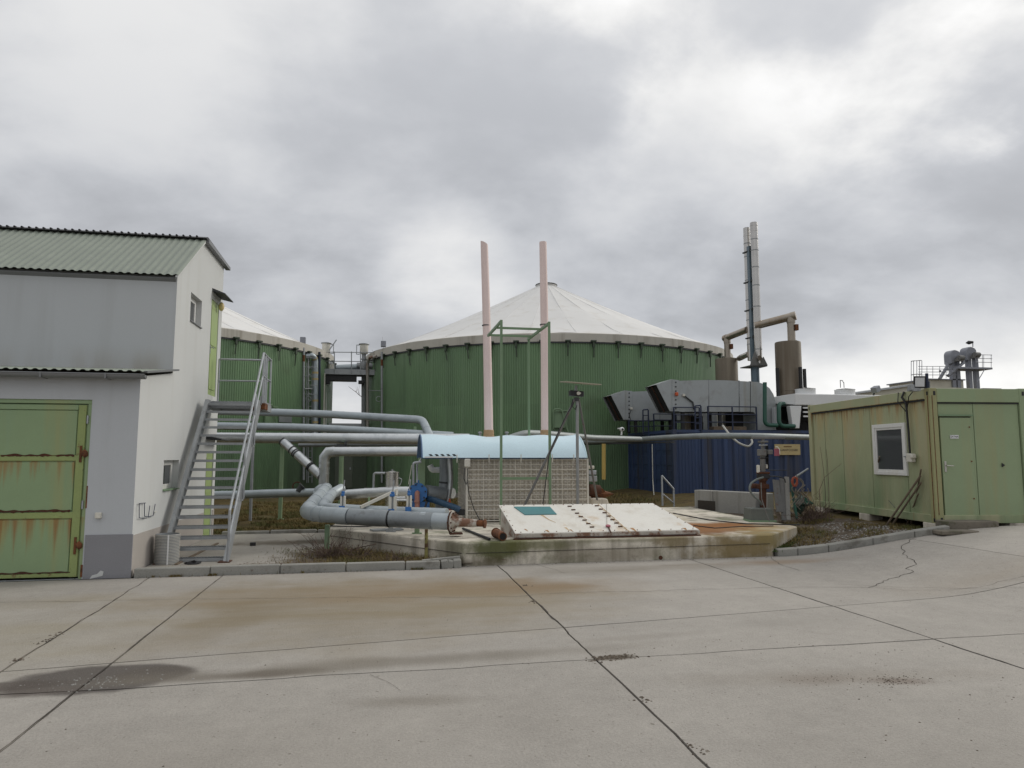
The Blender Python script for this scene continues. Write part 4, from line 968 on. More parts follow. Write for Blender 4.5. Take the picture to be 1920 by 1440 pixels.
q = py(690, 720, 52); bare_tree((q.x+2.2, 52, -.05), 8.0, 'bare branched tree behind the gap, twigs showing beside the large tank', 4, -.12, .7)

# ================================================================== PIPE RACK (left)
J, JD, JK = M['jacket'], M['jacket_dull'], M['jacket_dark']
def pds(*a): return [pd(*q) for q in a]
PG = 'insulated pipes beside the workshop'
pipe('insulated_pipe', pds((300, 768, 20.2), (520, 773.5, 20.4), (600, 776, 20.6), (792, 787, 20.2), (808, 822, 19.4)), .112, JD, 'topmost grey insulated pipe, bending down just left of the blue roof', rad=.18, bands=(.3, .55, .8), group=PG)
pipe('insulated_pipe', pds((300, 797, 19.9), (560, 801, 20.0), (700, 808, 20), (850, 817, 19.8)), .108, JD, 'second grey insulated pipe from the top, sagging towards the blue roof', rad=.5, bands=(.3, .45, .6, .8), group=PG)
pipe('insulated_pipe', pds((300, 820, 19.2), (535, 821.5, 19.2), (700, 822.5, 19.2), (880, 823, 19.2)), .145, J, 'thick shiny insulated pipe resting on the pale green post', bands=(.18, .42, .55, .66, .8), group=PG)
pipe('thin_pipe', pds((560, 835, 19.6), (700, 833, 19.6), (880, 832, 19.6)), .055, JK, 'thin dark pipe running beneath the thick shiny pipe', group=PG)
pipe('insulated_pipe', pds((880, 846, 18.6), (740, 846.5, 18.5), (624, 847, 18.4)), .125, J, 'shiny insulated pipe ending in a mitred elbow above the meadow', bands=(.25, .55, .8), group=PG)
pipe('elbow_pipe', pds((628, 847, 18.4), (616, 848, 18.4), (608, 858, 18.4), (607, 923, 18.4)), .135, J, 'shiny mitred elbow pipe dropping to the foreground junction', bands=(.38, .6, .9), group=PG)
pipe('branch_pipe', pds((531, 828, 19.1), (602, 893, 18.4)), .118, J, 'shiny diagonal branch pipe with dark clamps', bands=(.0, .33, .37, .72, .75), bm=M['band'], br_=1.08, group=PG)
pipe('insulated_pipe', pds((300, 929, 17.8), (430, 928, 17.8), (500, 925.5, 17.7), (606, 923, 17.6)), .105, JD, 'low grey insulated pipe crossing the meadow behind the stairs', bands=(.4, .7), group=PG)
pipe('insulated_pipe', pds((612, 930, 17.2), (668, 925.5, 17.2), (740, 921, 17.1), (790, 922, 17), (850, 925, 16.6)), .118, J, 'shiny insulated pipe rising gently behind the white strut', rad=.4, bands=(.3, .52), group=PG)
# capped flange on the low pipe
q = pd(562, 916, 17.6); solo(MB().cyl(q-Vector((.03, 0, .08)), q+Vector((.05, 0, .06)), .075, 12).cyl(q+Vector((.05, 0, .06)), q+Vector((.065, 0, .075)), .095, 12), 'capped_stub', M['band'], 'dark capped stub standing on the low meadow pipe', 'pipe stub', smooth=True)
q = pd(557, 912, 17.9); solo(MB().tube([q+Vector((.11*math.cos(a), .02, .11*math.sin(a))) for a in [6.28*i/12 for i in range(13)]], .016, 5), 'hand_wheel', M['rustd'], 'rusty hand wheel beside the capped stub', 'hand wheel')
# the manifold in front
def on(x, y, d): return pd(x, y, d)
m1 = [on(612, 916, 17.2), on(572, 962, 13.0), on(655, 968, 12.65), on(846, 978.5, 12.15)]
mf = pipe('manifold_pipe', m1, .142, JD, 'large grey manifold pipe with a bend, ending in a rusty flange on the plinth', rad=.42, nf=8, bands=(.02, .62, ), bm=JD, bw=.05)
c0, c1 = on(633, 967, 12.7), on(655, 968.3, 12.62); build(MB().cyl(c0, c1, .152, 18), 'jacket_sleeve', JD, parent=mf, smooth=True)
for (x0, x1, m) in ((656, 729, JK), (733, 812, M['jacket_dark'])):
    a = on(x0, 968.4+(x0-655)*.055, 12.62-(x0-655)*.0025); b = on(x1, 968.4+(x1-655)*.055, 12.62-(x1-655)*.0025); build(MB().cyl(a, b, .1455, 18), 'jacket_sleeve', m, parent=mf, smooth=True)
a = on(730, 972.6, 12.44); d = (on(740, 973, 12.42)-a).normalized(); build(MB().cyl(a-d*.012, a+d*.012, .153, 18), 'clamp_band', M['black'], parent=mf, smooth=True)
m2 = [on(640, 916, 16.9), on(622, 926, 16.5), on(603, 954, 13.9), on(700, 960, 13.6), on(838, 965, 13.1)]
pipe('manifold_pipe', m2, .118, JD, 'second manifold pipe lying behind the large grey one', rad=.3, bands=(.55, .72, .8, .93), bw=.03)
solo(MB().cyl(on(604, 922, 17.2)+Vector((-.12, 0, -.12)), on(604, 922, 17.2)+Vector((.22, -.1, .03)), .17, 14).blob(on(604, 921, 17.2), .2, .2, .18, 1, 2, 0), 'pipe_junction', JD, 'rounded sheet metal junction where the manifold pipes meet', 'pipe junction', smooth=True)
fa = on(845, 978.4, 12.15); fd = (m1[-1]-m1[-2]).normalized()
fl = thing('flanged_nozzle', 'rusty flange with a white and rusty nozzle at the end of the manifold pipe', 'nozzle', fa-Vector((0, 0, .2)))
build(MB().cyl(fa, fa+fd*.02, .185, 20), 'flange', M['rustd'], parent=fl, smooth=True)
build(MB().cyl(fa+fd*.03, fa+fd*.05, .185, 20), 'flange', M['hatch_side'], parent=fl, smooth=True)
mb = MB()
s1 = fd.cross(Vector((0, 0, 1))).normalized(); u1 = s1.cross(fd)
for k in range(10): a = 6.28*k/10; q = fa+(s1*math.cos(a)+u1*math.sin(a))*.16; build(MB().cyl(q-fd*.01, q+fd*.07, .014, 6), 'bolt', M['rustd'], parent=fl)
build(MB().tube([fa+fd*.05, fa+fd*.10, fa+fd*.42, fa+fd*.48], .07, 14, True, [.12, .078, .066, .06]), 'cone', M['hatch_side'], parent=fl, smooth=True)
build(MB().cyl(fa+fd*.47, fa+fd*.62, .055, 12).cyl(fa+fd*.60, fa+fd*.63, .075, 12), 'nozzle', M['rust'], parent=fl, smooth=True)
build(MB().add([fa+fd*.05+Vector((0, 0, .17)), fa+fd*.05+Vector((0, .02, .17)), fa+fd*.25+Vector((0, 0, .07)), fa+fd*.25+Vector((0, .02, .07)), fa+fd*.05+Vector((0, 0, .05)), fa+fd*.05+Vector((0, .02, .05))], [(0, 2, 4), (1, 5, 3), (0, 1, 3, 2), (2, 3, 5, 4)]), 'gusset', M['hatch_side'], parent=fl)
build(MB().box(fa+Vector((-.02, -.1, -.21)), fa+Vector((.20, .1, -.185))), 'foot_plate', M['rustd'], parent=fl)
# knife valves
def knife(x, y0, y1, d, w, label, wheel=True):
    a, b = on(x, y1, d), on(x, y0, d); t = thing('knife_valve', label, 'valve', a-Vector((0, 0, .05)), 'knife gate valves on the manifold')
    h = b.z-a.z; c = (a+b)/2; W_ = w*d/FPX/2
    build(MB().box(c+Vector((-W_, -.05, -h/2)), c+Vector((-W_*.25, .05, h/2))), 'side_plate', M['blockconc'] if False else M['white_box'], parent=t, bevel=.006)
    build(MB().box(c+Vector((W_*.2, -.06, -h/2)), c+Vector((W_, .05, h/2))), 'side_plate', M['white_box'], parent=t, bevel=.006)
    build(MB().box(c+Vector((-W_*.25, -.02, -h/2)), c+Vector((W_*.2, .03, h/2))), 'gate', M['galv_dull'], parent=t)
    build(MB().box(c+Vector((-W_*.7, -.06, h/2)), c+Vector((W_*.5, .06, h/2+.05))).cyl(c+Vector((0, 0, h/2+.05)), c+Vector((0, 0, h/2+.09)), .035, 10), 'actuator_head', M['blue_paint'], parent=t, bevel=.008)
    build(MB().obox(c+Vector((-W_*.3, -.03, -h/2-.02)), (.055, 0, .0), (0, .06, 0), (0, 0, .05)).cyl(c+Vector((-W_*.3, -.11, -h/2-.02)), c+Vector((-W_*.3, -.08, -h/2-.02)), .04, 8), 'valve_body', M['blue_paint'], parent=t)
    build(MB().cyl(c+Vector((0, 0, h/2+.09)), c+Vector((.02, 0, h/2+.3)), .012, 6), 'stem', M['galv'], parent=t)
knife(643, 930, 951, 13.35, 10, 'knife valve with blue head on the manifold near the pale green post')
knife(736, 931, 957, 13.1, 15, 'wide cream knife valve with blue head in the middle of the manifold')
knife(767, 929, 953, 13.2, 10, 'knife valve with blue head close to the blue flange plate')
q0, q1 = on(742, 933, 13.3), on(760, 933, 13.3)
solo(MB().tube([q0, q1], .02, 8), 'link_tube', M['white_paint'], 'upper white tube linking two knife valves', 'tube', smooth=True)
solo(MB().tube([on(738, 937.5, 13.4), on(762, 937.5, 13.4)], .02, 8), 'link_tube', M['white_paint'], 'lower white tube linking two knife valves', 'tube', smooth=True)
s_ = thing('white_strut', 'white angle-iron strut slanting over the manifold pipes', 'strut', on(676, 951, 13.5))
build(MB().bar(on(676, 951, 13.5), on(745, 918.5, 14.0), .05, .055), 'bar', M['white_box'], parent=s_); build(MB().bar(on(745, 918, 14.0), on(744, 930, 13.9), .03, .05), 'bracket', M['white_box'], parent=s_)
# posts carrying the pipes
def post(x, y0, y1, d, w, m, label, sq=True, zb=None, cap=False):
    a, b = on(x, y0, d), on(x, y1, d); 
    if zb is not None: b = Vector((a.x, a.y, zb))
    t = thing('support_post', label, 'post', b, 'pipe support posts'); W_ = w*d/FPX/2
    build(MB().box((a.x-W_, a.y-W_, b.z), (a.x+W_, a.y+W_, a.z)) if sq else MB().cyl(b, Vector((b.x, b.y, a.z)), W_, 14), 'post', m, parent=t, smooth=not sq, bevel=.006 if sq else 0)
    build(MB().box((a.x-W_*2, a.y-W_*1.6, b.z), (a.x+W_*2, a.y+W_*1.6, b.z+.015)), 'base_plate', m, parent=t)
    if cap: build(MB().box((a.x-W_*2.2, a.y-.12, a.z-.09), (a.x+W_*2.2, a.y+.12, a.z-.005)).box((a.x+W_*1.2, a.y-.16, a.z-.03), (a.x+W_*2.2, a.y-.10, a.z+.05)), 'saddle', M['band'], parent=t)
    return t
post(641, 832, 920, 19.0, 8.5, M['post_green'], 'pale green round post under the thick shiny pipe', False, .05, True)
post(529.5, 834, 915, 19.2, 6.5, M['post_green'], 'green post behind the diagonal branch pipe', True, .05)
post(474.5, 835, 935, 18.6, 5.5, M['galv_dull'], 'grey round post behind the stair rail', False, .05)
post(692, 932, 951, 16.8, 4, M['post_green'], 'short green post under the rising shiny pipe', True, .05)
post(778.5, 800, 820, 20.1, 4.5, M['post_green'], 'stub of a green post beneath the topmost pipe bend', True, 1.9)
post(799.5, 992, 1058, 11.75, 6, M['post_rusty'], 'flaking yellow-green post standing before the plinth', True, .03)
post(782, 989, 1002, 12.6, 9, M['post_green'], 'pale green stub post under the manifold end', True, PZ)
post(733, 985, 992, 12.9, 9, M['galv_dull'], 'stub post under the middle of the manifold', True, PZ)
post(614, 984, 1040, 12.95, 9, M['frame_green'], 'dark green post under the manifold bend', True, .03)
# stainless drip pot with its tube
q = on(735, 916, 17.3); q.z = on(735, 915, 17.3).z; pt = thing('condensate_pot', 'small round stainless condensate pot on the plinth edge', 'pot', (q.x, q.y, PZ))
zt_ = on(735, 884, 17.3).z
build(MB().lathe((q.x, q.y, PZ), [(.16, 0), (.165, zt_-PZ-.04), (.175, zt_-PZ-.04), (.175, zt_-PZ-.015), (.10, zt_-PZ), (.02, zt_-PZ+.02)], 20), 'pot_body', M['steel'], parent=pt, smooth=True)
build(MB().tube(fillet([q+Vector((.15, -.02, .25)), q+Vector((.24, -.02, .22)), q+Vector((.20, -.02, .08)), q+Vector((.15, -.02, .05))], .05), .012, 6), 'handle', M['galv'], parent=pt)
build(MB().tube([Vector((q.x, q.y, zt_)), Vector((q.x, q.y, zt_+.05))], .02, 8), 'knob', M['galv'], parent=pt)
build(MB().tube(fillet([on(722, 887, 17.3), on(701, 887, 17.3), on(700, 917, 17.3)], .06), .028, 8), 'tube', M['galv'], parent=pt, smooth=True)
# the blue blind flange with its salmon elbow
c = on(783, 924, 14.8); fb = thing('blind_flange', 'bright blue octagonal blind flange with a salmon pipe elbow', 'flange', Vector((c.x, c.y, PZ)))
mb = MB(); R8 = .215; dv = Vector((-.12, -.99, 0)).normalized(); sv = Vector((-dv.y, dv.x, 0)); 
pts = [c+sv*(R8*math.cos(a))+Vector((0, 0, R8*math.sin(a))) for a in [R_(22.5+45*k) for k in range(8)]]
mb.prism(pts, dv*.04); build(mb, 'plate', M['blue_paint'], parent=fb, bevel=.004)
build(MB().obox(c+dv*.02+Vector((0, 0, .235)), sv*.035, dv*.02, Vector((0, 0, .03))), 'lifting_lug', M['blue_paint'], parent=fb)
for k in range(8): a = R_(45*k+10); q = c+sv*(.17*math.cos(a))+Vector((0, 0, .17*math.sin(a)))+dv*.04; build(MB().cyl(q, q+dv*.03, .018, 6), 'bolt', M['black'], parent=fb)
build(MB().cyl(c-dv*.02, c-dv*.9+Vector((.15, 0, -.02)), .14, 16), 'pipe_stub', JK, parent=fb, smooth=True)
build(MB().tube(fillet([c+dv*.03, c+dv*.13, c+dv*.15+Vector((.01, 0, -.44))], .09), .052, 12), 'elbow', M['pinkdark'], parent=fb, smooth=True)
build(MB().cyl(c+dv*.145+Vector((0, 0, -.15)), c+dv*.15+Vector((0, 0, -.19)), .062, 12), 'elbow_sleeve', M['pinkdark'], parent=fb, smooth=True)
build(MB().box((c.x-.22, c.y-.02, PZ), (c.x+.25, c.y+.3, c.z-.19)), 'foot', M['blue_paint'], parent=fb)
solo(MB().tube(fillet(pds((803, 935, 14.9), (812, 937, 14.7), (856, 953, 14.2), (862, 956, 14.2)), .1), .065, 12), 'blue_hose', M['navy_rubber'], 'thick navy hose lying from the blue flange to the panel wall', 'hose', smooth=True)
solo(MB().tube(pds((800, 941, 14.6), (797, 952, 14.5)), .025, 8), 'hose_end', M['black'], 'black drain hose end beside the salmon elbow', 'hose')
solo(MB().obox(on(862, 960, 14.3), (.10, 0, 0), (0, .08, 0), (0, 0, .06)), 'cable_box', M['black'], 'black box at the foot of the panel wall', 'box', bevel=.01)
# ================================================================== BLOWER ENCLOSURE
YC = 14.75
e0, e1 = py(877, 975, YC), py(1101, 975, YC)
X0, X1 = e0.x, e1.x; ZC = py(990, 860, YC).z
en = thing('blower_enclosure', 'blower enclosure of mesh-covered sound panels under a light blue barrel roof', 'enclosure', ((X0+X1)/2, YC, PZ))
XBL = X0-.02; YB2 = YC+1.5
build(MB().box((X0, YC+.02, PZ+.06), (X1, YC+.12, ZC+.05)), 'sound_panel', M['panel_back'], parent=en)
build(MB().box((X0-.0, YC+.12, PZ+.06), (X0+.1, YB2, ZC+.05)), 'sound_panel', M['panel_beige'], parent=en)
build(MB().box((X1-.1, YC+.12, PZ+.06), (X1, YB2, ZC+.05)), 'sound_panel', M['panel_beige'], parent=en)
# quilted relief of the boards: raised pads between the wires
nx_, nz_ = 30, 16
mb = MB()
for i in range(nx_):
    xa = lerp(X0, X1, i/nx_)+.012; xb = lerp(X0, X1, (i+1)/nx_)-.012
    for j in range(nz_):
        za = lerp(PZ+.07, ZC+.03, j/nz_)+.014; zb = lerp(PZ+.07, ZC+.03, (j+1)/nz_)-.014; o = random.uniform(.010, .026)
        P4 = [(xa, YC+.022, za), (xb, YC+.022, za), (xb, YC+.022, zb), (xa, YC+.022, zb)]; mx, mz = (xb-xa)*.2, (zb-za)*.2
        Q4 = [(xa+mx, YC+.02-o, za+mz), (xb-mx, YC+.02-o, za+mz), (xb-mx, YC+.02-o, zb-mz), (xa+mx, YC+.02-o, zb-mz)]
        mb.add(P4+Q4, [(4, 5, 6, 7), (0, 1, 5, 4), (1, 2, 6, 5), (2, 3, 7, 6), (3, 0, 4, 7)])
build(mb, 'quilted_pads', M['panel_beige'], parent=en, recalc=False, kind='stuff')
mb = MB(); n = 14
for i in range(n):
    ya = lerp(YC+.05, YB2, i/n)+.01; yb_ = lerp(YC+.05, YB2, (i+1)/n)-.01
    for j in range(nz_):
        za = lerp(PZ+.07, ZC+.03, j/nz_)+.01; zb = lerp(PZ+.07, ZC+.03, (j+1)/nz_)-.01; mb.box((X0-.012, ya, za), (X0-.001, yb_, zb))
build(mb, 'quilted_pads', M['panel_beige'], parent=en, kind='stuff')
# wire mesh in front: every wire, heavy ones in pairs
mb = MB(); k = 0
N = 23
for i in range(N+1):
    x = lerp(X0-.015, X1+.01, i/N); r = .0105 if i % 3 == 0 else .006
    mb.tube([(x, YC-.03, PZ+.02), (x, YC-.03, ZC+(.10 if i % 6 == 0 else .0))], r, 5)
for j in range(13):
    z = lerp(PZ+.04, ZC-.02, j/12); r = .0105 if j % 2 == 0 else .006; mb.tube([(X0-.015, YC-.046, z), (X1+.01, YC-.042, z)], r, 5)
build(mb, 'wire_mesh', M['wire'], parent=en, kind='stuff')
mb = MB()
for i in range(14): y = lerp(YC-.03, YB2, i/13); mb.tube([(X0-.035, y, PZ+.02), (X0-.035, y, ZC)], .005, 5)
for j in range(13): z = lerp(PZ+.04, ZC-.02, j/12); mb.tube([(X0-.045, YC-.03, z), (X0-.045, YB2, z)], .005, 5)
build(mb, 'wire_mesh', M['wire'], parent=en, kind='stuff')
build(MB().box((X0-.05, YC-.05, PZ), (X0+.0, YC-.0, ZC)), 'corner_post', M['wire'], parent=en); build(MB().box((X1-.01, YC-.05, PZ), (X1+.03, YC-.01, ZC)), 'corner_post', M['wire'], parent=en)
# barrel roof: left end is raked back, so its navy underside shows
RL0, RL1, RR0, RR1 = py(795, 860, YC-.12), py(783, 860, YC-.12), py(1100, 862, YC-.12), None
ya, ybk = YC-.14, YC+1.62; cy = (ya+ybk)/2; ry = (ybk-ya)/2; zb0 = ZC+.02; rz = py(940, 816, cy).z-zb0
mb = MB(); NA, NXX = 22, 24
for sgn, off in ((0, 0), (1, -.02)):
    for i in range(NXX+1):
        for k in range(NA+1):
            a = math.pi*k/NA; 
            x = lerp(RL0.x-.04, RR0.x, i/NXX)
            dent = .014*math.sin(i*1.1)*math.sin(a)+(-.03*math.exp(-((i-11)/2.2)**2) if k > 5 else 0)
            aa = R_(24)+R_(132)*k/NA; s0 = math.sin(R_(24))
            mb.v.append(Vector((x, cy-(ry+off)*math.cos(aa)/math.cos(R_(24)), zb0+off*.9+(rz+dent)*(math.sin(aa)-s0)/(1-s0))))
w = NA+1; tot = (NXX+1)*w
mo = MB(); mo.v = mb.v[:tot]; 
for i in range(NXX):
    for k in range(NA): A = i*w+k; mo.f.append((A, A+1, A+w+1, A+w))
rf = build(mo, 'barrel_roof', M['blue_sheet'], parent=en, smooth=True, ang=60, recalc=False)
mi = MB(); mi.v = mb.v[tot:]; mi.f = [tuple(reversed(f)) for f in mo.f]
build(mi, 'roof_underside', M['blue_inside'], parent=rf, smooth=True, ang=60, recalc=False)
for i, nm in ((0, 'roof_rim'), (NXX, 'roof_rim')):
    me_ = MB(); pts = [mb.v[i*w+k] for k in range(w)]; me_.tube(pts, .016, 6); build(me_, nm, M['blue_inside'] if i == 0 else M['blue_sheet'], parent=rf)
# hazard stripes on the front edge
for k in range(5):
    x = lerp(py(806, 856, ya).x, py(850, 856, ya).x, k/4); build(MB().add([(x-.03, ya-.004, zb0+.075), (x+.03, ya-.004, zb0+.075), (x+.07, ya-.004, zb0+.035), (x+.01, ya-.004, zb0+.035)], [(0, 1, 2, 3)]), 'hazard_stripe', M['black'], parent=rf)
build(MB().box((RL0.x+.02, ya-.003, zb0-.0), (py(856, 0, ya).x, ya+.002, zb0+.028)), 'edge_strip', M['white_paint'], parent=rf)
for x in (857, 917, 977, 1036, 1076): q = py(x, 858, ya-.02); build(MB().tube([(q.x, q.y, zb0-.1), (q.x, q.y, zb0+.07)], .009, 5), 'roof_strap', M['wire'], parent=en)
# posts under the raked end, white terminal box and its conduit
q = py(791, 862, YC+.55); build(MB().box((q.x-.07, q.y-.05, PZ), (q.x+.07, q.y+.10, ZC+.02)), 'end_post', M['post_green'], parent=en, bevel=.008)
q = py(876, 870, YC-.12); build(MB().box((q.x-.06, q.y-.05, py(0, 878, YC-.1).z), (q.x+.06, q.y+.05, py(0, 861, YC-.1).z)), 'terminal_box', M['white_box'], parent=en, bevel=.012)
build(MB().tube([py(877, 878, YC-.12), py(876, 900, YC-.14), py(879, 925, YC-.1), py(889, 955, YC-.12), py(899, 974, YC-.25)], .009, 5), 'cable', M['black'], parent=en)
build(MB().tube([py(871, 878, YC-.12), py(870, 898, YC-.14), py(874, 908, YC-.1), py(877, 900, YC-.1)], .008, 5), 'cable', M['black'], parent=en)
build(MB().box((X0+.1, YC+.3, PZ), (X1-.1, YB2-.2, ZC-.1)), 'machine_block', M['dark'], parent=en)
# pipework under the open left end
pipe('suction_pipe', [py(834, 858, 15.6), py(834, 905, 15.6), py(828, 935, 15.6), py(824, 962, 15.6)], .115, JK, 'dark grey vertical suction pipe under the left end of the blue roof', rad=.3, bands=(.45,), bm=M['band'])
pipe('suction_pipe', [py(843, 858, 15.5), py(845, 905, 15.5), py(840, 935, 15.5), py(836, 958, 15.5)], .06, J, 'slim bright pipe hugging the dark suction pipe', rad=.2)
pipe('bend_pipe', [py(806, 872, 15.7), py(810, 881, 15.7), py(829, 881, 15.7)], .065, M['white_paint'], 'short white bent pipe joining the dark suction pipe', rad=.12)
pipe('pump_pipe', [py(798, 922, 15.2), py(832, 927, 15.4)], .15, JK, 'stout dark grey pipe behind the blue flange', bands=(.5,))
solo(MB().tube(fillet([py(775, 909, 15.0), py(775, 868, 15.0), py(790, 866, 15.0)], .04), .026, 8), 'vent_tube', M['galv'], 'bent grey vent tube left of the blue flange', 'tube', smooth=True)
solo(MB().tube([py(782, 905, 15.0), py(782, 872, 15.1), py(790, 860, 15.2)], .018, 8), 'vent_tube', M['galv'], 'thin straight vent tube behind the blue flange', 'tube', smooth=True)
solo(MB().tube([py(766, 908, 14.9), py(772, 872, 14.9)], .006, 5), 'stay_wire', M['wire'], 'thin stay wire beside the bent vent tube', 'wire')
solo(MB().lathe(py(843, 948, 15.3), [(.05, -.1), (.035, .02), (.015, .15)], 10), 'traffic_cone', M['orange'], 'small orange cone behind the navy hose', 'cone', smooth=True)
# motor parts at the right end of the panels
mt = thing('side_motor', 'pale grey motor and fittings on the right end of the panel wall', 'motor', py(1112, 935, 15.0))
for (x0, y0, x1, y1, m) in ((1102, 873, 1112, 879, 'white_box'), (1101, 882, 1116, 890, 'galv'), (1102, 892, 1117, 903, 'galv_dull')):
    a, b = py(x0, y1, 15.2), py(x1, y0, 15.2); build(MB().box((a.x, 15.1, a.z), (b.x, 15.35, b.z)), 'fitting', M[m], parent=mt, bevel=.012)
build(MB().cyl(py(1101, 918, 15.2), py(1122, 920, 15.3), .13, 14), 'motor_body', M['rustd'], parent=mt, smooth=True)
build(MB().blob(py(1122, 926, 15.3), .22, .14, .09, 3, 2, .5), 'rust_heap', M['rust'], parent=mt, smooth=True)
a = py(1112, 962, 14.4); solo(MB().prism([py(1100, 970, 14.9), py(1150, 970, 14.9), py(1139, 935, 14.9), py(1111, 935, 14.9)], (0, .8, 0)), 'concrete_footing', M['conc'], 'sloping concrete footing behind the white hatch at the panel corner', 'footing', bevel=.02)
# ------------------------------------------------------------------ pink flues
def flue(xt, yt_, xb, label, cut):
    Yf_ = 16.75; b = py(xb, 822, Yf_-.3); t_ = py(xt, yt_, Yf_); b.y = Yf_-.05; b = py(xb, 818, Yf_); n = 12
    t = thing('pink_flue', label, 'flue pipe', b, 'tall pink flue pipes above the blue roof')
    b2 = py(xb, 835, Yf_)
    pts = [b.lerp(t_, k/n)+Vector((.012*math.sin(math.pi*k/n), 0, 0)) for k in range(n+1)]
    mb = MB().tube(pts, .1, 16, True, [lerp(.108, .092, k/n) for k in range(n+1)])
    if cut:
        L = len(mb.v)
        for v in mb.v[-16:]: v.z += (-(v.x-t_.x))*.55
    build(mb, 'flue_tube', M['pink'], parent=t, smooth=True, ang=50)
    for k, (z0, r0) in enumerate(((.0, .128), (.06, .124), (.12, .120))): build(MB().lathe(Vector((b.x, b.y, b.z+z0-.03)), [(r0, 0), (r0+.006, .03), (r0, .06)], 16), 'sleeve', M['tan'], parent=t, smooth=True)
    build(MB().cyl(b2, b, .115, 16), 'base_tube', M['pink'], parent=t, smooth=True)
    q = pts[0].lerp(pts[-1], .567); build(MB().lathe(q, [(.102, -.012), (.107, 0), (.102, .012)], 16), 'strap', M['band'], parent=t, smooth=True)
flue(908, 456, 916.5, 'left pink flue pipe, its top cut off at a slant', True)
flue(1018, 454, 1022.5, 'right pink flue pipe with a flat top', False)
for x, l in ((900, 'small grey pipe stub left of the left pink flue'), (950, 'small grey pipe stub between the pink flues')):
    q = py(x, 817, 16.9); solo(MB().lathe(q, [(.03, -.2), (.03, .05), (.05, .06), (.05, .09), (.02, .1)], 10), 'pipe_stub', M['galv_dull'], l, 'pipe stub', smooth=True)
# ------------------------------------------------------------------ green frame
YFR = 14.2
gf = thing('flue_scaffold', 'slender green steel scaffold bracing the two pink flues', 'scaffold', py(985, 975, YFR))
fl0, fr0 = py(940, 600, YFR), py(1029.5, 603, YFR); zt_ = fl0.z; xL, xR = fl0.x, fr0.x
YBK = 16.3; zbk = zt_
for x in (xL, xR): build(MB().box((x-.024, YFR-.024, PZ), (x+.024, YFR+.024, zt_)), 'post', M['frame_green'], parent=gf)
xBK = py(991.5, 630, YBK).x; build(MB().box((xBK-.024, YBK-.024, 1.9), (xBK+.024, YBK+.024, zt_-.05)), 'post', M['frame_green'], parent=gf)
build(MB().bar((xL, YFR+.024, zt_-.027), (xL, YBK-.3, zt_-.027), .05, .05), 'top_rail', M['frame_green'], parent=gf)
build(MB().bar((xR, YFR+.034, zt_-.035), (xR, YBK+.034, zt_-.027), .05, .05), 'top_rail', M['frame_green'], parent=gf)
for y in (YFR+.75, YBK-.4): build(MB().bar((xL+.025, y, zt_-.027), (xR-.025, y, zt_-.027), .045, .045), 'cross_rail', M['frame_green'], parent=gf)
q = py(985, 897, YFR); build(MB().bar((xL+.024, YFR, q.z), (xR-.024, YFR, q.z), .04, .055), 'cross_rail', M['frame_green'], parent=gf)
# ------------------------------------------------------------------ tripod
tp = thing('tripod', 'grey steel tripod carrying a black instrument and a flat plate', 'tripod', pz(1083, 984, PZ))
ap = pd(1081, 750, 13.9)
for (x, y, r, xx) in ((966, 985, .026, 1078), (1083.5, 984, .031, 1082), (1126, 972, .022, 1085)):
    f_ = pz(x, y, PZ); top = pd(xx, 748, 13.9); build(MB().tube([f_, top], r, 10), 'leg', M['galv_dull'] if r > .03 else M['grey_casting'], parent=tp, smooth=True)
c = pd(1080.5, 738, 13.9)
build(MB().obox(c, (.14, .0, -.01), (0, .07, 0), (0, 0, .052)), 'instrument', M['black'], parent=tp, bevel=.01)
build(MB().cyl(c+Vector((.02, -.10, 0)), c+Vector((.02, -.07, 0)), .035, 10).cyl(c+Vector((.055, -.09, 0)), c+Vector((.055, -.07, 0)), .018, 8), 'lens', M['white_box'], parent=tp)
build(MB().cyl(c+Vector((-.01, 0, .05)), c+Vector((-.0, 0, .16)), .035, 10, .025), 'neck', M['galv_dull'], parent=tp, smooth=True)
build(MB().obox(pd(1088, 718.5, 13.9), (.355, 0, -.022), (.0, .26, .025), (0, 0, .010)), 'plate', mat('pale_board', (.36, .33, .25), .8), parent=tp, bevel=.004)
build(MB().cyl(pd(1081, 752, 13.9), pd(1081, 745, 13.9), .05, 10), 'collar', M['band'], parent=tp, smooth=True)
build(MB().tube([pd(1074, 748, 13.9), pd(1070, 765, 13.85), pd(1062, 778, 13.8), pd(1048, 808, 13.8), pd(1030, 850, 13.8), pd(1018, 945, 13.9)], .01, 5), 'cable', M['black'], parent=tp)
build(MB().tube([pd(1077, 749, 13.9), pd(1073, 762, 13.85), pd(1079, 768, 13.85), pd(1083, 757, 13.9)], .008, 5), 'cable', M['black'], parent=tp)
# ================================================================== WHITE HATCH
A0, B0_ = pz(966, 1010, PZ), pz(1312, 1006, PZ); yf = (A0.y+B0_.y)/2
C0_ = pz(937, 997, PZ); ybk = C0_.y; zbk = py(936, 947, ybk).z; zfr = py(966, 1000, yf).z
FL, FR = py(966, 1000, yf), py(1311, 998, yf); BKL, BKR = py(935, 947, ybk), py(1224, 942, ybk)
FL.z = FR.z = zfr; BKL.z = BKR.z = zbk
ht = thing('white_hatch', 'white painted steel hatch with a sloping rust streaked lid on the plinth', 'hatch', (A0.x+1.5, yf+.5, PZ))
nrm = (FR-FL).cross(BKL-FL).normalized()
if nrm.z < 0: nrm = -nrm
mb = MB(); mb.hexa([FL-nrm*.02, FR-nrm*.02, BKR-nrm*.02, BKL-nrm*.02], [FL, FR, BKR, BKL]); build(mb, 'lid', M['hatch'], parent=ht, bevel=.006)
mb = MB(); i_ = Vector((.03, .03, 0)); o_ = .025
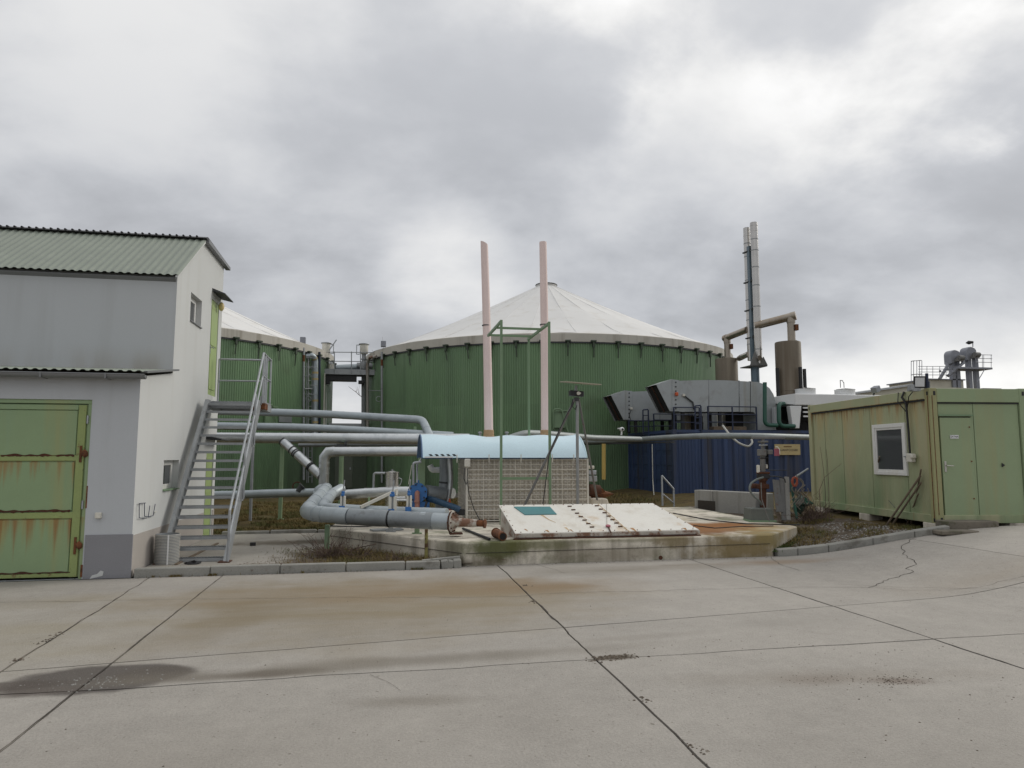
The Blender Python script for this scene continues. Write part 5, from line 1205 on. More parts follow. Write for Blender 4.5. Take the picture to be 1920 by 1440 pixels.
mb.hexa([Vector((FL.x+.03, FL.y+.02, PZ)), Vector((FR.x-.03, FR.y+.02, PZ)), Vector((BKR.x-.03, BKR.y-.02, PZ)), Vector((BKL.x+.03, BKL.y-.02, PZ))], [FL+Vector((.03, .02, -.022)), FR+Vector((-.03, .02, -.022)), BKR+Vector((-.03, -.02, -.022)), BKL+Vector((.03, -.02, -.022))])
build(mb, 'body', M['hatch_side'], parent=ht)
build(MB().box((FL.x-.01, FL.y-.012, zfr-.075), (FR.x+.01, FL.y+.012, zfr-.012)), 'front_flange', M['hatch_side'], parent=ht, bevel=.004)
build(MB().box((FL.x-.03, FL.y-.05, PZ), (FR.x+.01, FL.y+.01, PZ+.02)), 'sill_angle', M['rustd'], parent=ht)
def onh(x, y, o=.0): return pl(x, y, FL, nrm)+nrm*o
uh = (FR-FL).normalized(); vh = nrm.cross(uh).normalized()
M['rusty_cleat'] = mat('brown_cleat', (.12, .07, .045), .9, var=.3)
P4 = [onh(984, 966), onh(1044, 965), onh(1031, 951), onh(963, 951)]; cc = sum(P4, Vector())/4
build(MB().hexa([p+nrm*.001 for p in P4], [p+nrm*.014 for p in P4]), 'cover_plate', M['teal'], parent=ht, bevel=.003)
for s0, s1, n in (((1068, 950), (1110, 989), 7), ((1119, 949), (1163, 988), 7)):
    for k in range(n):
        x, y = lerp(s0[0], s1[0], k/(n-1)), lerp(s0[1], s1[1], k/(n-1)); q = onh(x, y, .008); build(MB().obox(q, uh*.038, vh*.009, nrm*.011), 'cleat', M['rusty_cleat'], parent=ht)
# rust weeping from cleats and seam (stains with their own shape, thin films)
def stain(pts, w, m, o=.0025):
    mb = MB(); L = len(pts)
    for k, (x, y) in enumerate(pts):
        q = onh(x, y, o); ww = w*(1-.8*k/(L-1))*random.uniform(.8, 1.2); mb.v += [q-uh*ww, q+uh*ww]
    for k in range(L-1): mb.f.append((2*k, 2*k+1, 2*k+3, 2*k+2))
    build(mb, 'rust_run', m, parent=ht, recalc=False)
M['rust_film'] = mat('pale_rust_film', (.50, .36, .20), .7, var=.2, vs=8)
M['rust_dark_film'] = mat('rust_film', (.36, .19, .075), .8, var=.25, vs=10)
for (x, y, n, w) in ((990, 992, 3, .02), (1030, 994, 3, .03), (1075, 993, 3, .02), (1190, 990, 4, .03), (1240, 992, 3, .02), (1288, 990, 3, .03)): stain([(x-6+k*3, y+k*2.2) for k in range(n)], w, M['rust_dark_film'])
stain([(1016, 966), (1022, 970), (1030, 975), (1042, 980)], .03, M['rust_film']); stain([(1060, 989), (1068, 996)], .02, M['rust_film'])
for (x, y) in ((1125, 953), (1133, 961), (1140, 968), (1147, 974), (1155, 980), (1162, 986), (1085, 966), (1098, 978)): stain([(x, y), (x+6, y+3.5), (x+13, y+7), (x+20, y+10)], .012, M['rust_film'])
build(MB().bar(onh(1121, 945, .003), onh(1182, 999, .003), .01, .006), 'panel_seam', M['rust_film'], parent=ht)
q = onh(1140, 988, .01); build(MB().cyl(q, q+nrm*.02, .042, 16), 'red_cap', M['maroon'], parent=ht, smooth=True); build(MB().tube([q, onh(1145, 1000, .02)], .012, 5), 'cap_chain', M['rustd'], parent=ht)
build(MB().tube([onh(1137, 945, .01), onh(1138, 985, .01)], .003, 4), 'cord', M['wood'], parent=ht)
for k in range(16):
    for (a, b) in ((FL, FR), (BKL, BKR)): q = a.lerp(b, (k+.5)/16)+(vh if a is FL else -vh)*.03; build(MB().cyl(q, q+nrm*.010, .0085, 6), 'bolt', M['rust'], parent=ht)
for k in range(6):
    for (a, b, s) in ((FL, BKL, 1), (FR, BKR, -1)): q = a.lerp(b, (k+.5)/6)+uh*.03*s; build(MB().cyl(q, q+nrm*.010, .0085, 6), 'bolt', M['rust'], parent=ht)
# odds and ends beside the hatch
a, b = pz(868, 991, PZ+.025), pz(918, 1011, PZ+.025); solo(MB().tube([a, b], .022, 10), 'black_pipe', M['black'], 'black pipe lying on the plinth in front of the nozzle', 'pipe', smooth=True)
rp = thing('rusty_pipe_stub', 'rusty open pipe stub lying at the left corner of the white hatch', 'pipe stub', pz(938, 1006, PZ))
a = pz(930, 999, PZ+.08); b = pz(943, 1006, PZ+.075); build(MB().tube([a, b], .07, 14, True), 'tube', M['rust'], parent=rp, smooth=True); d = (b-a).normalized(); build(MB().cyl(b, b+d*.004, .055, 12), 'bore', M['dark'], parent=rp); build(MB().cyl(a-d*.01, a+d*.01, .085, 14), 'collar', M['rust'], parent=rp, smooth=True)
solo(MB().obox(pz(725, 993, PZ+.02), (.28, .06, 0), (-.03, .1, 0), (0, 0, .015)), 'steel_plate', M['galv_dull'], 'flat pale steel plate lying on the plinth under the manifold', 'plate')
solo(MB().tube(pds((620, 986, 13.3), (660, 987, 13.3), (690, 987, 13.2), (716, 983, 13.2)), .012, 6), 'black_cable', M['black'], 'black cable lying on the plinth edge under the manifold bend', 'cable')

# ================================================================== BLUE CONTAINERS
kc = pz(1265, 945, 0); XB, YBc = kc.x, kc.y
ZB0 = .0; ZB1 = py(1340, 806, YBc).z; CL, CW = 12.1, 2.44
print('container corner', kc, ZB1)
def ship_container(ox, oy, label):
    t = thing('shipping_container', label, 'container', (ox, oy, 0), 'blue machine containers')
    X1_, Y1_ = ox+CL, oy+CW; Z1 = ZB1; m = M['cont_blue']
    # long side: first a flat-ribbed door bay, then deep corrugation
    def corr(x0, x1, pitch, dep, name, y=oy, sg=1):
        mb = MB(); n = max(1, round((x1-x0)/pitch)); p = (x1-x0)/n
        pts = []
        for k in range(n):
            for f, d in ((0, 0), (.36, 0), (.50, dep), (.86, dep)): pts.append((x0+p*(k+f), y+sg*d))
        pts.append((x1, y))
        for x, yy in pts: mb.v += [Vector((x, yy, ZB0+.16)), Vector((x, yy, Z1-.11))]
        for k in range(len(pts)-1): mb.f.append((2*k, 2*k+2, 2*k+3, 2*k+1))
        return build(mb, name, m, parent=t, recalc=False)
    corr(ox+.10, ox+1.15, .13, .02, 'door_bay', oy+.02); corr(ox+1.2, X1_-.1, .42, .07, 'corrugated_side', oy+.02)
    build(MB().box((ox, Y1_-.05, ZB0+.1), (X1_, Y1_, Z1-.1)).box((X1_-.05, oy+.1, ZB0+.1), (X1_, Y1_-.05, Z1-.1)), 'back_wall', m, parent=t)
    build(MB().box((ox, oy-.01, ZB0), (X1_, oy+.10, ZB0+.16)).box((ox, oy-.01, Z1-.11), (X1_, oy+.10, Z1)).box((ox-.01, oy+.10, ZB0), (ox+.1, Y1_, ZB0+.16)).box((ox-.01, oy+.10, Z1-.11), (ox+.1, Y1_, Z1)), 'frame_rail', m, parent=t)
    for (x, y) in ((ox-.012, oy-.012), (ox-.012, Y1_-.13), (X1_-.13, oy-.012)): build(MB().box((x, y, ZB0), (x+.145, y+.145, Z1+.004)), 'corner_post', m, parent=t, bevel=.01)
    build(MB().box((ox+1.13, oy+.0, ZB0+.16), (ox+1.22, oy+.05, Z1-.11)), 'side_post', m, parent=t)
    # end doors on the left
    for (y0, y1) in ((oy+.145, oy+1.21), (oy+1.23, Y1_-.145)):
        d = build(MB().box((ox+.03, y0, ZB0+.17), (ox+.08, y1, Z1-.12)), 'end_door', m, parent=t)
        for k in range(4): z = ZB0+.3+k*.55; build(MB().box((ox+.012, y0+.08, z), (ox+.03, y1-.08, z+.36)), 'door_panel', m, parent=d, bevel=.008)
        build(MB().tube([(ox+.0, (y0+y1)/2, ZB0+.1), (ox+.0, (y0+y1)/2, Z1-.1)], .018, 6), 'lock_rod', m, parent=d)
    build(MB().box((ox+.02, oy+.1, Z1-.05), (X1_-.02, Y1_-.02, Z1-.02)), 'roof', M['band'], parent=t)
    return t
SB = ship_container(XB, YBc, 'near blue corrugated machine container with the yellow sign')
SA = ship_container(XB+.02, YBc+CW+.06, 'far blue machine container with its door end beside the tank')
YA = YBc+CW+.06
def railing(runs, z0, h, label, nrail=3, base=None):
    t = thing('roof_railing', label, 'railing', Vector((*runs[0][0], z0)), 'navy railings on the container roofs')
    for run in runs:
        P = [Vector((*p, 0)) for p in run]
        for k in range(nrail): z = z0+h*(k+1)/nrail; build(MB().tube([p+Vector((0, 0, z)) for p in P], .022, 6), 'rail', M['rail_navy'], parent=t)
        for a, b in zip(P, P[1:]):
            n = max(1, int((b-a).length/.9))
            for q in range(n+1): p = a.lerp(b, q/n); build(MB().box((p.x-.022, p.y-.022, z0), (p.x+.022, p.y+.022, z0+h)), 'post', M['rail_navy'], parent=t)
    return t
ZR_ = ZB1
xa = lambda x, Y: py(x, 800, Y).x
h_ = py(1340, 762, YBc+.1).z-ZR_
railing([[(xa(1328, YBc+.1), YBc+.1), (xa(1419, YBc+.1), YBc+.1)]], ZR_, h_, 'navy roof railing on the near blue container below the duct')
railing([[(xa(1264, YBc+.2), YBc+.2), (xa(1312, YBc+.2), YBc+.2)]], ZR_, h_*.95, 'short navy roof railing left of the near duct legs')
hA = py(1225, 776, YA+.1).z-ZR_
railing([[(xa(1226, YA+.1), YA+.1), (xa(1268, YA+.1), YA+.1)]], ZR_, hA, 'navy roof railing on the far blue container')
railing([[(xa(1179, YA+.15), YA+.15), (xa(1226, YA+.15), YA+.15)]], ZR_, hA*.62, 'low navy roof railing at the left end of the far container', 2)
def roof_ladder(x, Y, label):
    t = thing('roof_ladder', label, 'ladder', (xa(x, Y), Y, ZR_-1))
    for dx in (0, .32): build(MB().tube([(xa(x, Y)+dx*.6, Y-dx*.3, ZR_-.1), (xa(x, Y)+dx*.6, Y-dx*.3, ZR_+h_)], .03, 6), 'rail', M['rail_navy'], parent=t)
    build(MB().tube([(xa(x, Y), Y, ZR_+h_), (xa(x, Y)+.19, Y-.1, ZR_+h_+.02)], .03, 6), 'hoop', M['rail_navy'], parent=t)
    for k in range(4): z = ZR_+h_*k/4; build(MB().tube([(xa(x, Y), Y, z), (xa(x, Y)+.19, Y-.1, z)], .018, 5), 'rung', M['rail_navy'], parent=t)
roof_ladder(1206, YA+.05, 'navy ladder head rising at the far container roof'); roof_ladder(1304, YBc+.05, 'navy ladder head rising at the near container roof beside the duct')
# ------------------------------------------------------------------ ducts
YD = YBc+.35; DW = 1.12
def duct(dx, dy, dz, label, elbow=True):
    o = Vector((dx, dy, dz)); q = lambda x, y: py(x, y, YD)+o
    t = thing('intake_duct', label, 'duct', q(1340, 806), 'grey intake ducts on the containers')
    w = Vector((0, DW, 0))
    hood = [q(1231, 721), q(1259, 711), q(1260, 711), q(1260, 771), q(1256.5, 771)]
    body = [q(1260, 711.5), q(1273, 713), q(1273, 771), q(1260, 771)]
    hd = build(MB().prism(hood, w, skip=(4,)), 'hood', M['duct'], parent=t)
    # dark intake mouth set back inside the hood, with a dividing blade and louvres
    m0, m1 = q(1235, 722.5), q(1258, 769.5)
    build(MB().add([m0, m1, m1+w, m0+w], [(0, 1, 2, 3)]), 'intake_mouth', M['dark'], parent=hd)
    for f in (.48,): build(MB().bar(q(1231, 721)+w*f, q(1256.5, 771)+w*f, .035, .03), 'blade', M['rustd'], parent=hd)
    for f in (.0, 1.0): build(MB().bar(q(1231, 721)+w*f, q(1256.5, 771)+w*f, .03, .03), 'mouth_edge', M['duct'], parent=hd)
    fr = build(MB().prism([p+Vector((0, -.02, 0)) for p in body], w+Vector((0, .04, 0))), 'flange_section', M['duct'], parent=t)
    for k in range(7): p = q(1266.5, 717+k*8.2)+Vector((0, -.022, 0)); build(MB().cyl(p, p+Vector((0, -.02, 0)), .03, 8), 'bolt', M['band'], parent=fr)
    xs = [1273.5, 1329, 1386, 1407]
    top = lambda x: 714-2.2*math.sin(max(0, min(1, (x-1273)/134))*math.pi)+.012*(x-1273)
    for a, b in zip(xs, xs[1:]):
        s = build(MB().prism([q(a, top(a)), q((a+b)/2, top((a+b)/2)), q(b-.7, top(b)), q(b-.7, 772), q(a, 772)], w), 'duct_section', M['duct'], parent=t)
        build(MB().prism([q(b-.7, top(b)-1), q(b+.7, top(b)-1), q(b+.7, 773), q(b-.7, 773)], w+Vector((0, .0, 0))), 'joint_flange', M['band'] if b > 1380 else M['gutter'], parent=s)
    # elbow turning down into the roof
    arc = [q(1407.7, top(1407)), q(1420, 716), q(1432, 720), q(1443, 728), q(1450, 739), q(1454, 752), q(1455, 770), q(1455, 806), q(1417, 806), q(1417, 778), q(1414, 773), q(1407.7, 772)]
    build(MB().prism(arc, w), 'elbow', M['duct'], parent=t)
    for x in (1282, 1352): 
        for f in (.1, .85): p = q(x, 772)+w*f; build(MB().box((p.x-.06, p.y-.05, ZB1-.02), (p.x+.06, p.y+.05, p.z+.01)), 'leg', M['black_trim'], parent=t)
    return t
DB = duct(0, 0, 0, 'near grey intake duct with slanted hood and orange beacon')
DA = duct(-.92, CW+.12, -.2, 'far grey intake duct with slanted hood partly behind the near one')
p = py(1268.5, 739, YD-.05); build(MB().box(p-Vector((.06, .08, .07)), p+Vector((.05, .04, .07))), 'beacon', M['orange'], parent=DB, bevel=.02)
for (d, x, y, yy, xe, ye) in ((DB, 1282, 741, YD, 1302, 768), (DA, 1184, 766, YD+CW+.12, 1183, 790)):
    p = py(x, y, yy-.05); build(MB().box(p-Vector((.045, .04, .045)), p+Vector((.045, .04, .045))), 'switch_box', M['white_box'], parent=d, bevel=.008)
    build(MB().tube([p, py(xe-3, (y+ye)/2, yy-.05), py(xe, ye, yy-.05)], .016 if d is DA else .03, 6), 'conduit', M['band'], parent=d)
# engine room clutter under the ducts
for (x0, y0, x1, y1, dy, m, l) in ((1300, 780, 1318, 806, .9, 'dark', 'dark fan housing under the near duct'), (1372, 775, 1394, 806, .8, 'dark', 'dark machine block under the near duct elbow'), (1338, 800, 1400, 806, .3, 'wood', 'heap of old boards lying on the near container roof'), (1290, 776, 1300, 806, 1.1, 'silencer', 'brown steel drum behind the near duct legs'), (1355, 776, 1372, 803, 1.6, 'far_beige', 'pale panel standing behind the near duct legs'), (1455, 788, 1512, 807, .5, 'dark', 'dark base frame beneath the white cooler')):
    a, b = py(x0, y1, YBc+dy), py(x1, y0, YBc+dy); a.z = ZB1-.01
    solo(MB().box((a.x, a.y, a.z), (b.x, a.y+.5, b.z)), {'dark': 'machine_block', 'wood': 'board_heap', 'silencer': 'steel_drum', 'far_beige': 'panel'}[m], M[m], l, {'dark': 'machine', 'wood': 'boards', 'silencer': 'drum', 'far_beige': 'panel'}[m], bevel=.02)
# ------------------------------------------------------------------ chimneys
YK = YBc+2.2
ch = thing('twin_chimney', 'pair of stainless chimney stacks clamped to a blue steel mast', 'chimney', py(1413, 806, YK))
def stack(x0, y0, x1, y1, r, Y, bands):
    a, b = py(x1, y1, Y), py(x0, y0, Y); b.x = a.x = (a.x+b.x)/2
    s = build(MB().cyl(a, b, r, 18), 'stack', M['steel'], parent=ch, smooth=True)
    for f in bands: p = a.lerp(b, f); build(MB().cyl(p-Vector((0, 0, .02)), p+Vector((0, 0, .02)), r*1.05, 18), 'joint_band', M['galv_dull'] if f < .9 else M['steel'], parent=s, smooth=True)
    build(MB().cyl(b-Vector((0, 0, .02)), b+Vector((0, 0, .012)), r*.86, 14), 'flue_mouth', M['dark'], parent=s)
    return a, b
sl = stack(1400.5, 428, 1407.5, 676, .142, YK+.35, (.12, .3, .45, .6, .78, .88, .94)); sr = stack(1414, 418, 1421.5, 682, .155, YK-.1, (.1, .25, .4, .55, .68, .8, .88, .94, .98))
ma, mb_ = py(1416, 806, YK+.1), py(1406, 462, YK+.1); mx = (ma.x+mb_.x)/2
zt2, zb2 = mb_.z, ma.z; zbr = py(1413, 686, YK).z
build(MB().box((mx-.075, YK+.02, zbr), (mx+.075, YK+.2, zt2)), 'mast', M['mast_blue'], parent=ch); build(MB().cyl((mx+.06, YK+.1, ZB1-.05), (mx+.06, YK+.1, zbr), .17, 14), 'mast_foot', M['mast_blue'], parent=ch, smooth=True)
for y in (470, 527, 580, 632): 
    z = py(1408, y, YK).z; build(MB().bar((sl[0].x-.15, YK+.42, z), (sr[0].x-.05, YK-.18, z+.02), .12, .05).box((mx-.06, YK-.05, z-.02), (mx+.05, YK+.05, z+.06)), 'clamp', M['band'], parent=ch)
for dx, dy in ((-.10, .0), (.27, .0)):
    b0 = Vector((mx+dx, YK-.25, zbr)); build(MB().prism([b0+Vector((-.24, 0, 0)), b0+Vector((.18, 0, 0)), b0+Vector((.0, 0, .62 if dx < 0 else .36))], (0, .04, 0)), 'gusset', M['grey_casting'], parent=ch)
build(MB().box((mx-.34, YK-.22, zbr-.04), (mx+.44, YK+.6, zbr)), 'bracket_plate', M['grey_casting'], parent=ch)
p = py(1424.5, 671, YK-.35); build(MB().cyl(p, p+Vector((-.05, .3, 0)), .105, 14), 'drain_cap', M['steel'], parent=ch, smooth=True)
def sil(x, y0, y1, w, Y, label, legs):
    c = py(x, y1, Y); tp_ = py(x, y0, Y).z; r = w/2*(py(1001, 700, Y)-py(1000, 700, Y)).x; zb = ZB1
    t = thing('silencer', label, 'silencer', (c.x, c.y, zb), 'brown silencer drums on the containers')
    build(MB().lathe((c.x, c.y, 0), [(r, zb+.0), (r, tp_-.05), (r*.97, tp_), (r*.3, tp_+.02)], 28), 'drum', M['silencer'], parent=t, smooth=True, ang=30)
    for z in (lerp(zb, tp_, .45),): build(MB().lathe((c.x, c.y, z), [(r+.008, -.015), (r+.014, 0), (r+.008, .015)], 28), 'weld_band', M['silencer'], parent=t, smooth=True)
    if legs:
        for a in (-165, -80, -10, 90): a = R_(a); q = Vector((c.x+(r+.13)*math.cos(a), c.y+(r+.13)*math.sin(a), 0)); build(MB().box((q.x-.05, q.y-.05, zb), (q.x+.05, q.y+.05, lerp(zb, tp_, .70))), 'support', M['black_trim'], parent=t)
    return c, tp_, r, t
YS1, YS2 = YBc+CW+1.4, YBc+1.2
cA, tA, rA, tA_ = sil(1363, 673, 716, 42, YS1, 'short brown silencer drum between tank and chimney', False)
cB, tB, rB, tB_ = sil(1480.5, 642, 735, 49, YS2, 'tall brown silencer drum standing in dark supports', True)
M['heat_steel'] = mat('heat_tinted_steel', (.33, .29, .24), .34, .85, var=.1, vs=2, fine=.01, streak=((.25, .18, .12), .6, .48, .7, 2))
def cross(x, y0, y1, c, tz, r, tx, ty_, tY, label, up):
    # neck up from the drum, mitred elbow, boxed pipe to the stack
    zn = py(x, y1, c.y).z; P_ = Vector((c.x, c.y, zn)); E_ = py(tx, ty_, tY)
    t = thing('exhaust_pipe', label, 'exhaust pipe', (c.x, c.y, tz), 'exhaust pipes from silencer to stack')
    build(MB().cyl((c.x, c.y, tz), P_+Vector((0, 0, .05)), r, 14).lathe((c.x, c.y, tz), [(r*1.4, 0.02), (r*1.4, .07)], 14), 'neck', M['heat_steel'], parent=t, smooth=True)
    d = (E_-P_).normalized(); build(MB().cyl(P_-d*.06, E_, r*1.05, 14), 'cross_pipe', M['heat_steel'], parent=t, smooth=True)
    build(MB().cyl(P_-d*r*1.3, P_-d*.0, r*1.15, 14).cyl(P_-Vector((0, 0, .25)), P_, r*1.12, 14), 'elbow', M['heat_steel'], parent=t, smooth=True)
    build(MB().box((c.x+r*.5, c.y-r-.06, lerp(tz, zn, .45)), (c.x+r*1.3, c.y-r+.1, lerp(tz, zn, .68))), 'sensor_box', M['rust'], parent=t)
cross(1484, 642, 594, Vector((py(1484.5, 642, YS2).x, YS2, 0)), tB, .155, 1416, 611, YK-.1, 'exhaust pipe rising from the tall silencer to the right stack', True)
cross(1364, 673, 633, Vector((py(1364.5, 673, YS1).x, YS1, 0)), tA, .135, 1401, 618, YK+.35, 'exhaust pipe rising from the short silencer to the left stack', False)
pipe('flue_branch', [py(1386, 672, YS1-.4), py(1392, 669, YK+.7), py(1403, 664, YK+.35)], .12, M['steel'], 'dark short flue branch into the foot of the left stack', bands=(.3, .5), bm=M['black'])
# ------------------------------------------------------------------ white dry cooler
YW = YBc-.05; WL = 5.2
q = lambda x, y: py(x, y, YW)
dc = thing('dry_cooler', 'white dry cooler with two roof fans behind the green site container', 'cooler', (q(1560, 800).x, YW, ZB1))
xw0 = q(1490, 745).x; xw1 = q(1760, 745).x; zt_, zm_, zb_ = q(1490, 738).z, q(1490, 752).z, q(1500, 762).z
build(MB().box((xw0, YW, zm_-.15), (xw1, YW+2.0, zt_)), 'casing', M['white_paint'], parent=dc, bevel=.02)
build(MB().prism([(xw0, YW, zt_), (xw0, YW, zm_-.12), (xw0-.82, YW+1.1, zm_-.02), (xw0-.82, YW+1.1, zm_+.12)], (0, .9, 0)), 'overhang', M['white_paint'], parent=dc)
lg = [q(1481, 761), q(1503, 761), q(1499, 803), q(1487, 803)]
build(MB().prism(lg, (0, .25, 0)), 'leg', M['white_paint'], parent=dc, bevel=.01)
for dx in (2.4, 4.8): build(MB().prism([p+Vector((dx, 0, 0)) for p in lg], (0, .25, 0)), 'leg', M['white_paint'], parent=dc, bevel=.01)
for k in range(3): z = q(1510, 763+k*8).z; build(MB().box((xw0+.36, YW+.02, z-.06), (xw1, YW+.06, z)), 'louvre', M['white_paint'], parent=dc)
build(MB().box((xw0+.1, YW+.5, ZB1+.4), (xw1, YW+1.9, zm_-.16)), 'coil_block', M['dark'], parent=dc)
for x in (1510, 1584):
    c = py(x, 737, YW+.55); r = .38
    f = build(MB().lathe((c.x, c.y, zt_), [(r, 0), (r, .21), (r*1.05, .235), (r*.92, .235), (r*.92, .02)], 24, False), 'fan_ring', M['white_paint'], parent=dc, smooth=True)
    build(MB().lathe((c.x, c.y, zt_+.10), [(.1, 0), (.1, .1), (.02, .14)], 12), 'fan_hub', M['black'], parent=f, smooth=True)
    mb = MB()
    for k in range(5):
        a = 6.28*k/5; ca, sa = math.cos(a), math.sin(a); mb.add([(c.x+.08*ca, c.y+.08*sa, zt_+.12), (c.x+.32*ca-.09*sa, c.y+.32*sa+.09*ca, zt_+.09), (c.x+.32*ca+.09*sa, c.y+.32*sa-.09*ca, zt_+.15)], [(0, 1, 2)])
    build(mb, 'fan_blade', M['black'], parent=f, recalc=False, kind='stuff')
    mb = MB()
    for k in range(4): a = math.pi*k/4; mb.tube([(c.x-r*math.cos(a), c.y-r*math.sin(a), zt_+.24), (c.x, c.y, zt_+.29), (c.x+r*math.cos(a), c.y+r*math.sin(a), zt_+.24)], .012, 4)
    build(mb, 'fan_guard', M['black'], parent=f)
c = py(1576, 727, YW+1.2); solo(MB().tube([c, c+Vector((0, 0, .3)), c+Vector((.12, 0, .3))], .015, 5).tube([c+Vector((.16, 0, 0)), c+Vector((.16, 0, .22)), c+Vector((.1, 0, .26))], .015, 5), 'vent_tube', M['band'], 'little bent tube standing on the white cooler roof', 'tube')
# green coolant pipes
pipe('coolant_pipe', [py(1434, 717, YBc-.1), py(1434, 797, YBc-.1), py(1458, 797.5, YBc-.15)], .075, M['dkgreen_pipe'], 'dark green coolant pipe standing beside the duct elbow', rad=.2, bands=(.18, .3), bw=.04, br_=1.3)
pipe('coolant_pipe', [py(1470, 757, YBc+.3), py(1460, 757, YBc-.1), py(1460.5, 799, YBc-.15), py(1490, 799, YBc-.1)], .078, M['dkgreen_pipe'], 'dark green coolant pipe looping under the white cooler', rad=.25, bands=(.15,))
solo(MB().box(py(1453, 798, YBc+.1), py(1459, 764, YBc+.1)+Vector((0, .2, 0))), 'switch_cabinet', M['far_roof'], 'narrow grey cabinet behind the green coolant pipe', 'cabinet', bevel=.01)
# ------------------------------------------------------------------ the long pipe in front, sign, wall, rail
ZP = 2.34
pipe('long_pipe', [pz(1020, 830, ZP+.0), pz(1100, 828.5, ZP-.03), pz(1180, 825, ZP), pz(1260, 820, ZP), pz(1330, 817, ZP), pz(1430, 817.5, ZP), pz(1520, 820, ZP)], .088, M['long_pipe'], 'long grey pipe crossing in front of the blue containers', rad=1.2, bands=(.2, .4, .6, .8))
pipe('long_pipe', [py(955, 822, 17.4), py(985, 812, 17.6), py(1030, 814, 18.5), py(1110, 821, 20.5), py(1200, 823.5, 22.4)], .088, M['long_pipe'], 'grey pipe rising from behind the blue roof to join the long pipe', rad=.3, bands=(.5,))
a, b = pz(1060, 834, ZP-.12), pz(1262, 829, ZP-.12); solo(MB().bar(a, b, .16, .05), 'cable_tray', M['band'], 'dark cable tray under the left half of the long pipe', 'cable tray')
q = py(1132, 866, 25.5); solo(MB().cyl(py(1132, 899, 24.5), py(1132, 832, 24.5), .075, 10), 'yellow_post', M['yellow_post'], 'yellow marker tube hanging on the tank wall left of the containers', 'tube', smooth=True)
cm = thing('security_camera', 'white security camera dome standing on the pipe before the tank', 'camera', py(1165, 815, 23.5))
c = py(1166, 805, 23.5); build(MB().blob(c, .09, .09, .08, 1, 2, 0), 'dome', M['white_paint'], parent=cm, smooth=True); build(MB().cyl(c+Vector((0, -.09, 0)), c+Vector((0, -.06, 0)), .04, 10), 'lens', M['black'], parent=cm); build(MB().cyl(py(1165, 816, 23.5), c, .03, 8), 'stem', M['white_paint'], parent=cm); build(MB().obox(c+Vector((-.1, 0, .03)), (.05, 0, 0), (0, .03, 0), (0, 0, .02)), 'arm', M['white_paint'], parent=cm)
sg = thing('yellow_sign', 'yellow sign with black lettering on the blue container side', 'sign', py(1477, 852, YBc-.03))
a, b = py(1453, 853, YBc-.03), py(1500, 833, YBc-.03); build(MB().box((a.x, YBc-.035, a.z), (b.x, YBc-.01, b.z)), 'board', M['yellow'], parent=sg)
def text(body, loc, size, m, parent, rot, name='lettering', ax='CENTER'):
    cu = bpy.data.curves.new(name, 'FONT'); cu.body = body; cu.size = size; cu.align_x = ax; cu.align_y = 'CENTER'; cu.extrude = .001
    tmp = bpy.data.objects.new(name, cu); COL.objects.link(tmp); bpy.context.view_layer.update()
    me = bpy.data.meshes.new_from_object(tmp.evaluated_get(bpy.context.evaluated_depsgraph_get())); bpy.data.objects.remove(tmp)
    me.materials.clear(); me.materials.append(m); o = bpy.data.objects.new(name, me); COL.objects.link(o)
    o.parent = parent; o.location = Vector(loc)-root_loc(parent); o.rotation_euler = rot; return o
c = py(1477.5, 844, YBc-.039); text('QUANTO.D580', c, .118, M['black'], sg, (math.pi/2, 0, 0))
c = py(1477, 837.5, YBc-.037); build(MB().box((c.x-.17, c.y-.001, c.z-.022), (c.x+.17, c.y+.001, c.z+.022)), 'header_strip', mat('brown_print', (.16, .09, .03), .7, var=.4, vs=30), parent=sg)
# block wall, handrail, hoses on the container front
wb = thing('concrete_wall', 'low grey concrete wall in front of the blue container', 'wall', pz(1370, 955, .1))
w0, w1 = pd(1302, 945, 19.0), pd(1440, 962, 17.2); w0.z = w1.z = .05; zt_ = pd(1370, 921.5, 18.2).z; d = Vector((w1.x-w0.x, w1.y-w0.y, 0)); n_ = Vector((-d.y, d.x, 0)).normalized()
m0 = w0.lerp(w1, .27)
for a, b, o in ((w0, m0, 0), (m0, w1, .012)):
    b2 = b-(b-a).normalized()*.008
    build(MB().hexa([a+n_*o, b2+n_*o, b2+n_*.28, a+n_*.28], [p+Vector((0, 0, zt_-.05)) for p in (a+n_*o, b2+n_*o, b2+n_*.28, a+n_*.28)]), 'wall_block', M['blockconc'], parent=wb, bevel=.015)
a = w0+d.normalized()*.12-n_*.006+Vector((0, 0, .28)); b = a+d.normalized()*.55; build(MB().hexa([a, b, b+n_*.02, a+n_*.02], [p+Vector((0, 0, .24)) for p in (a, b, b+n_*.02, a+n_*.02)]), 'recess', M['crack'], parent=wb)
rl = thing('handrail', 'small galvanised handrail slanting down beside the blue container', 'handrail', pd(1253, 946, 20))
t0, t1_, b0, b1 = pd(1241, 892, 20), pd(1263, 917, 20.2), pd(1244, 948, 20), pd(1264, 950, 20.2)
for a, b in ((t0, b0), (t1_, b1)): build(MB().tube([a, Vector((a.x, a.y, b.z))], .028, 8), 'post', M['galv'], parent=rl, smooth=True)
build(MB().tube([t0, t1_], .026, 8), 'rail', M['galv'], parent=rl, smooth=True); build(MB().tube([t0-Vector((0, 0, .5)), t1_-Vector((0, 0, .40))], .02, 8), 'midrail', M['galv'], parent=rl, smooth=True)
solo(MB().tube(fillet(pds((1355, 798, 24), (1370, 818, 23.4), (1386, 832, 23.2), (1404, 838, 23.2), (1411, 830, 23.3), (1409, 824, 23.4)), .3), .034, 8), 'white_hose', mat('greyed_white_hose', (.42, .42, .39), .6), 'white hose drooping in a hook over the blue container side', 'hose', smooth=True)
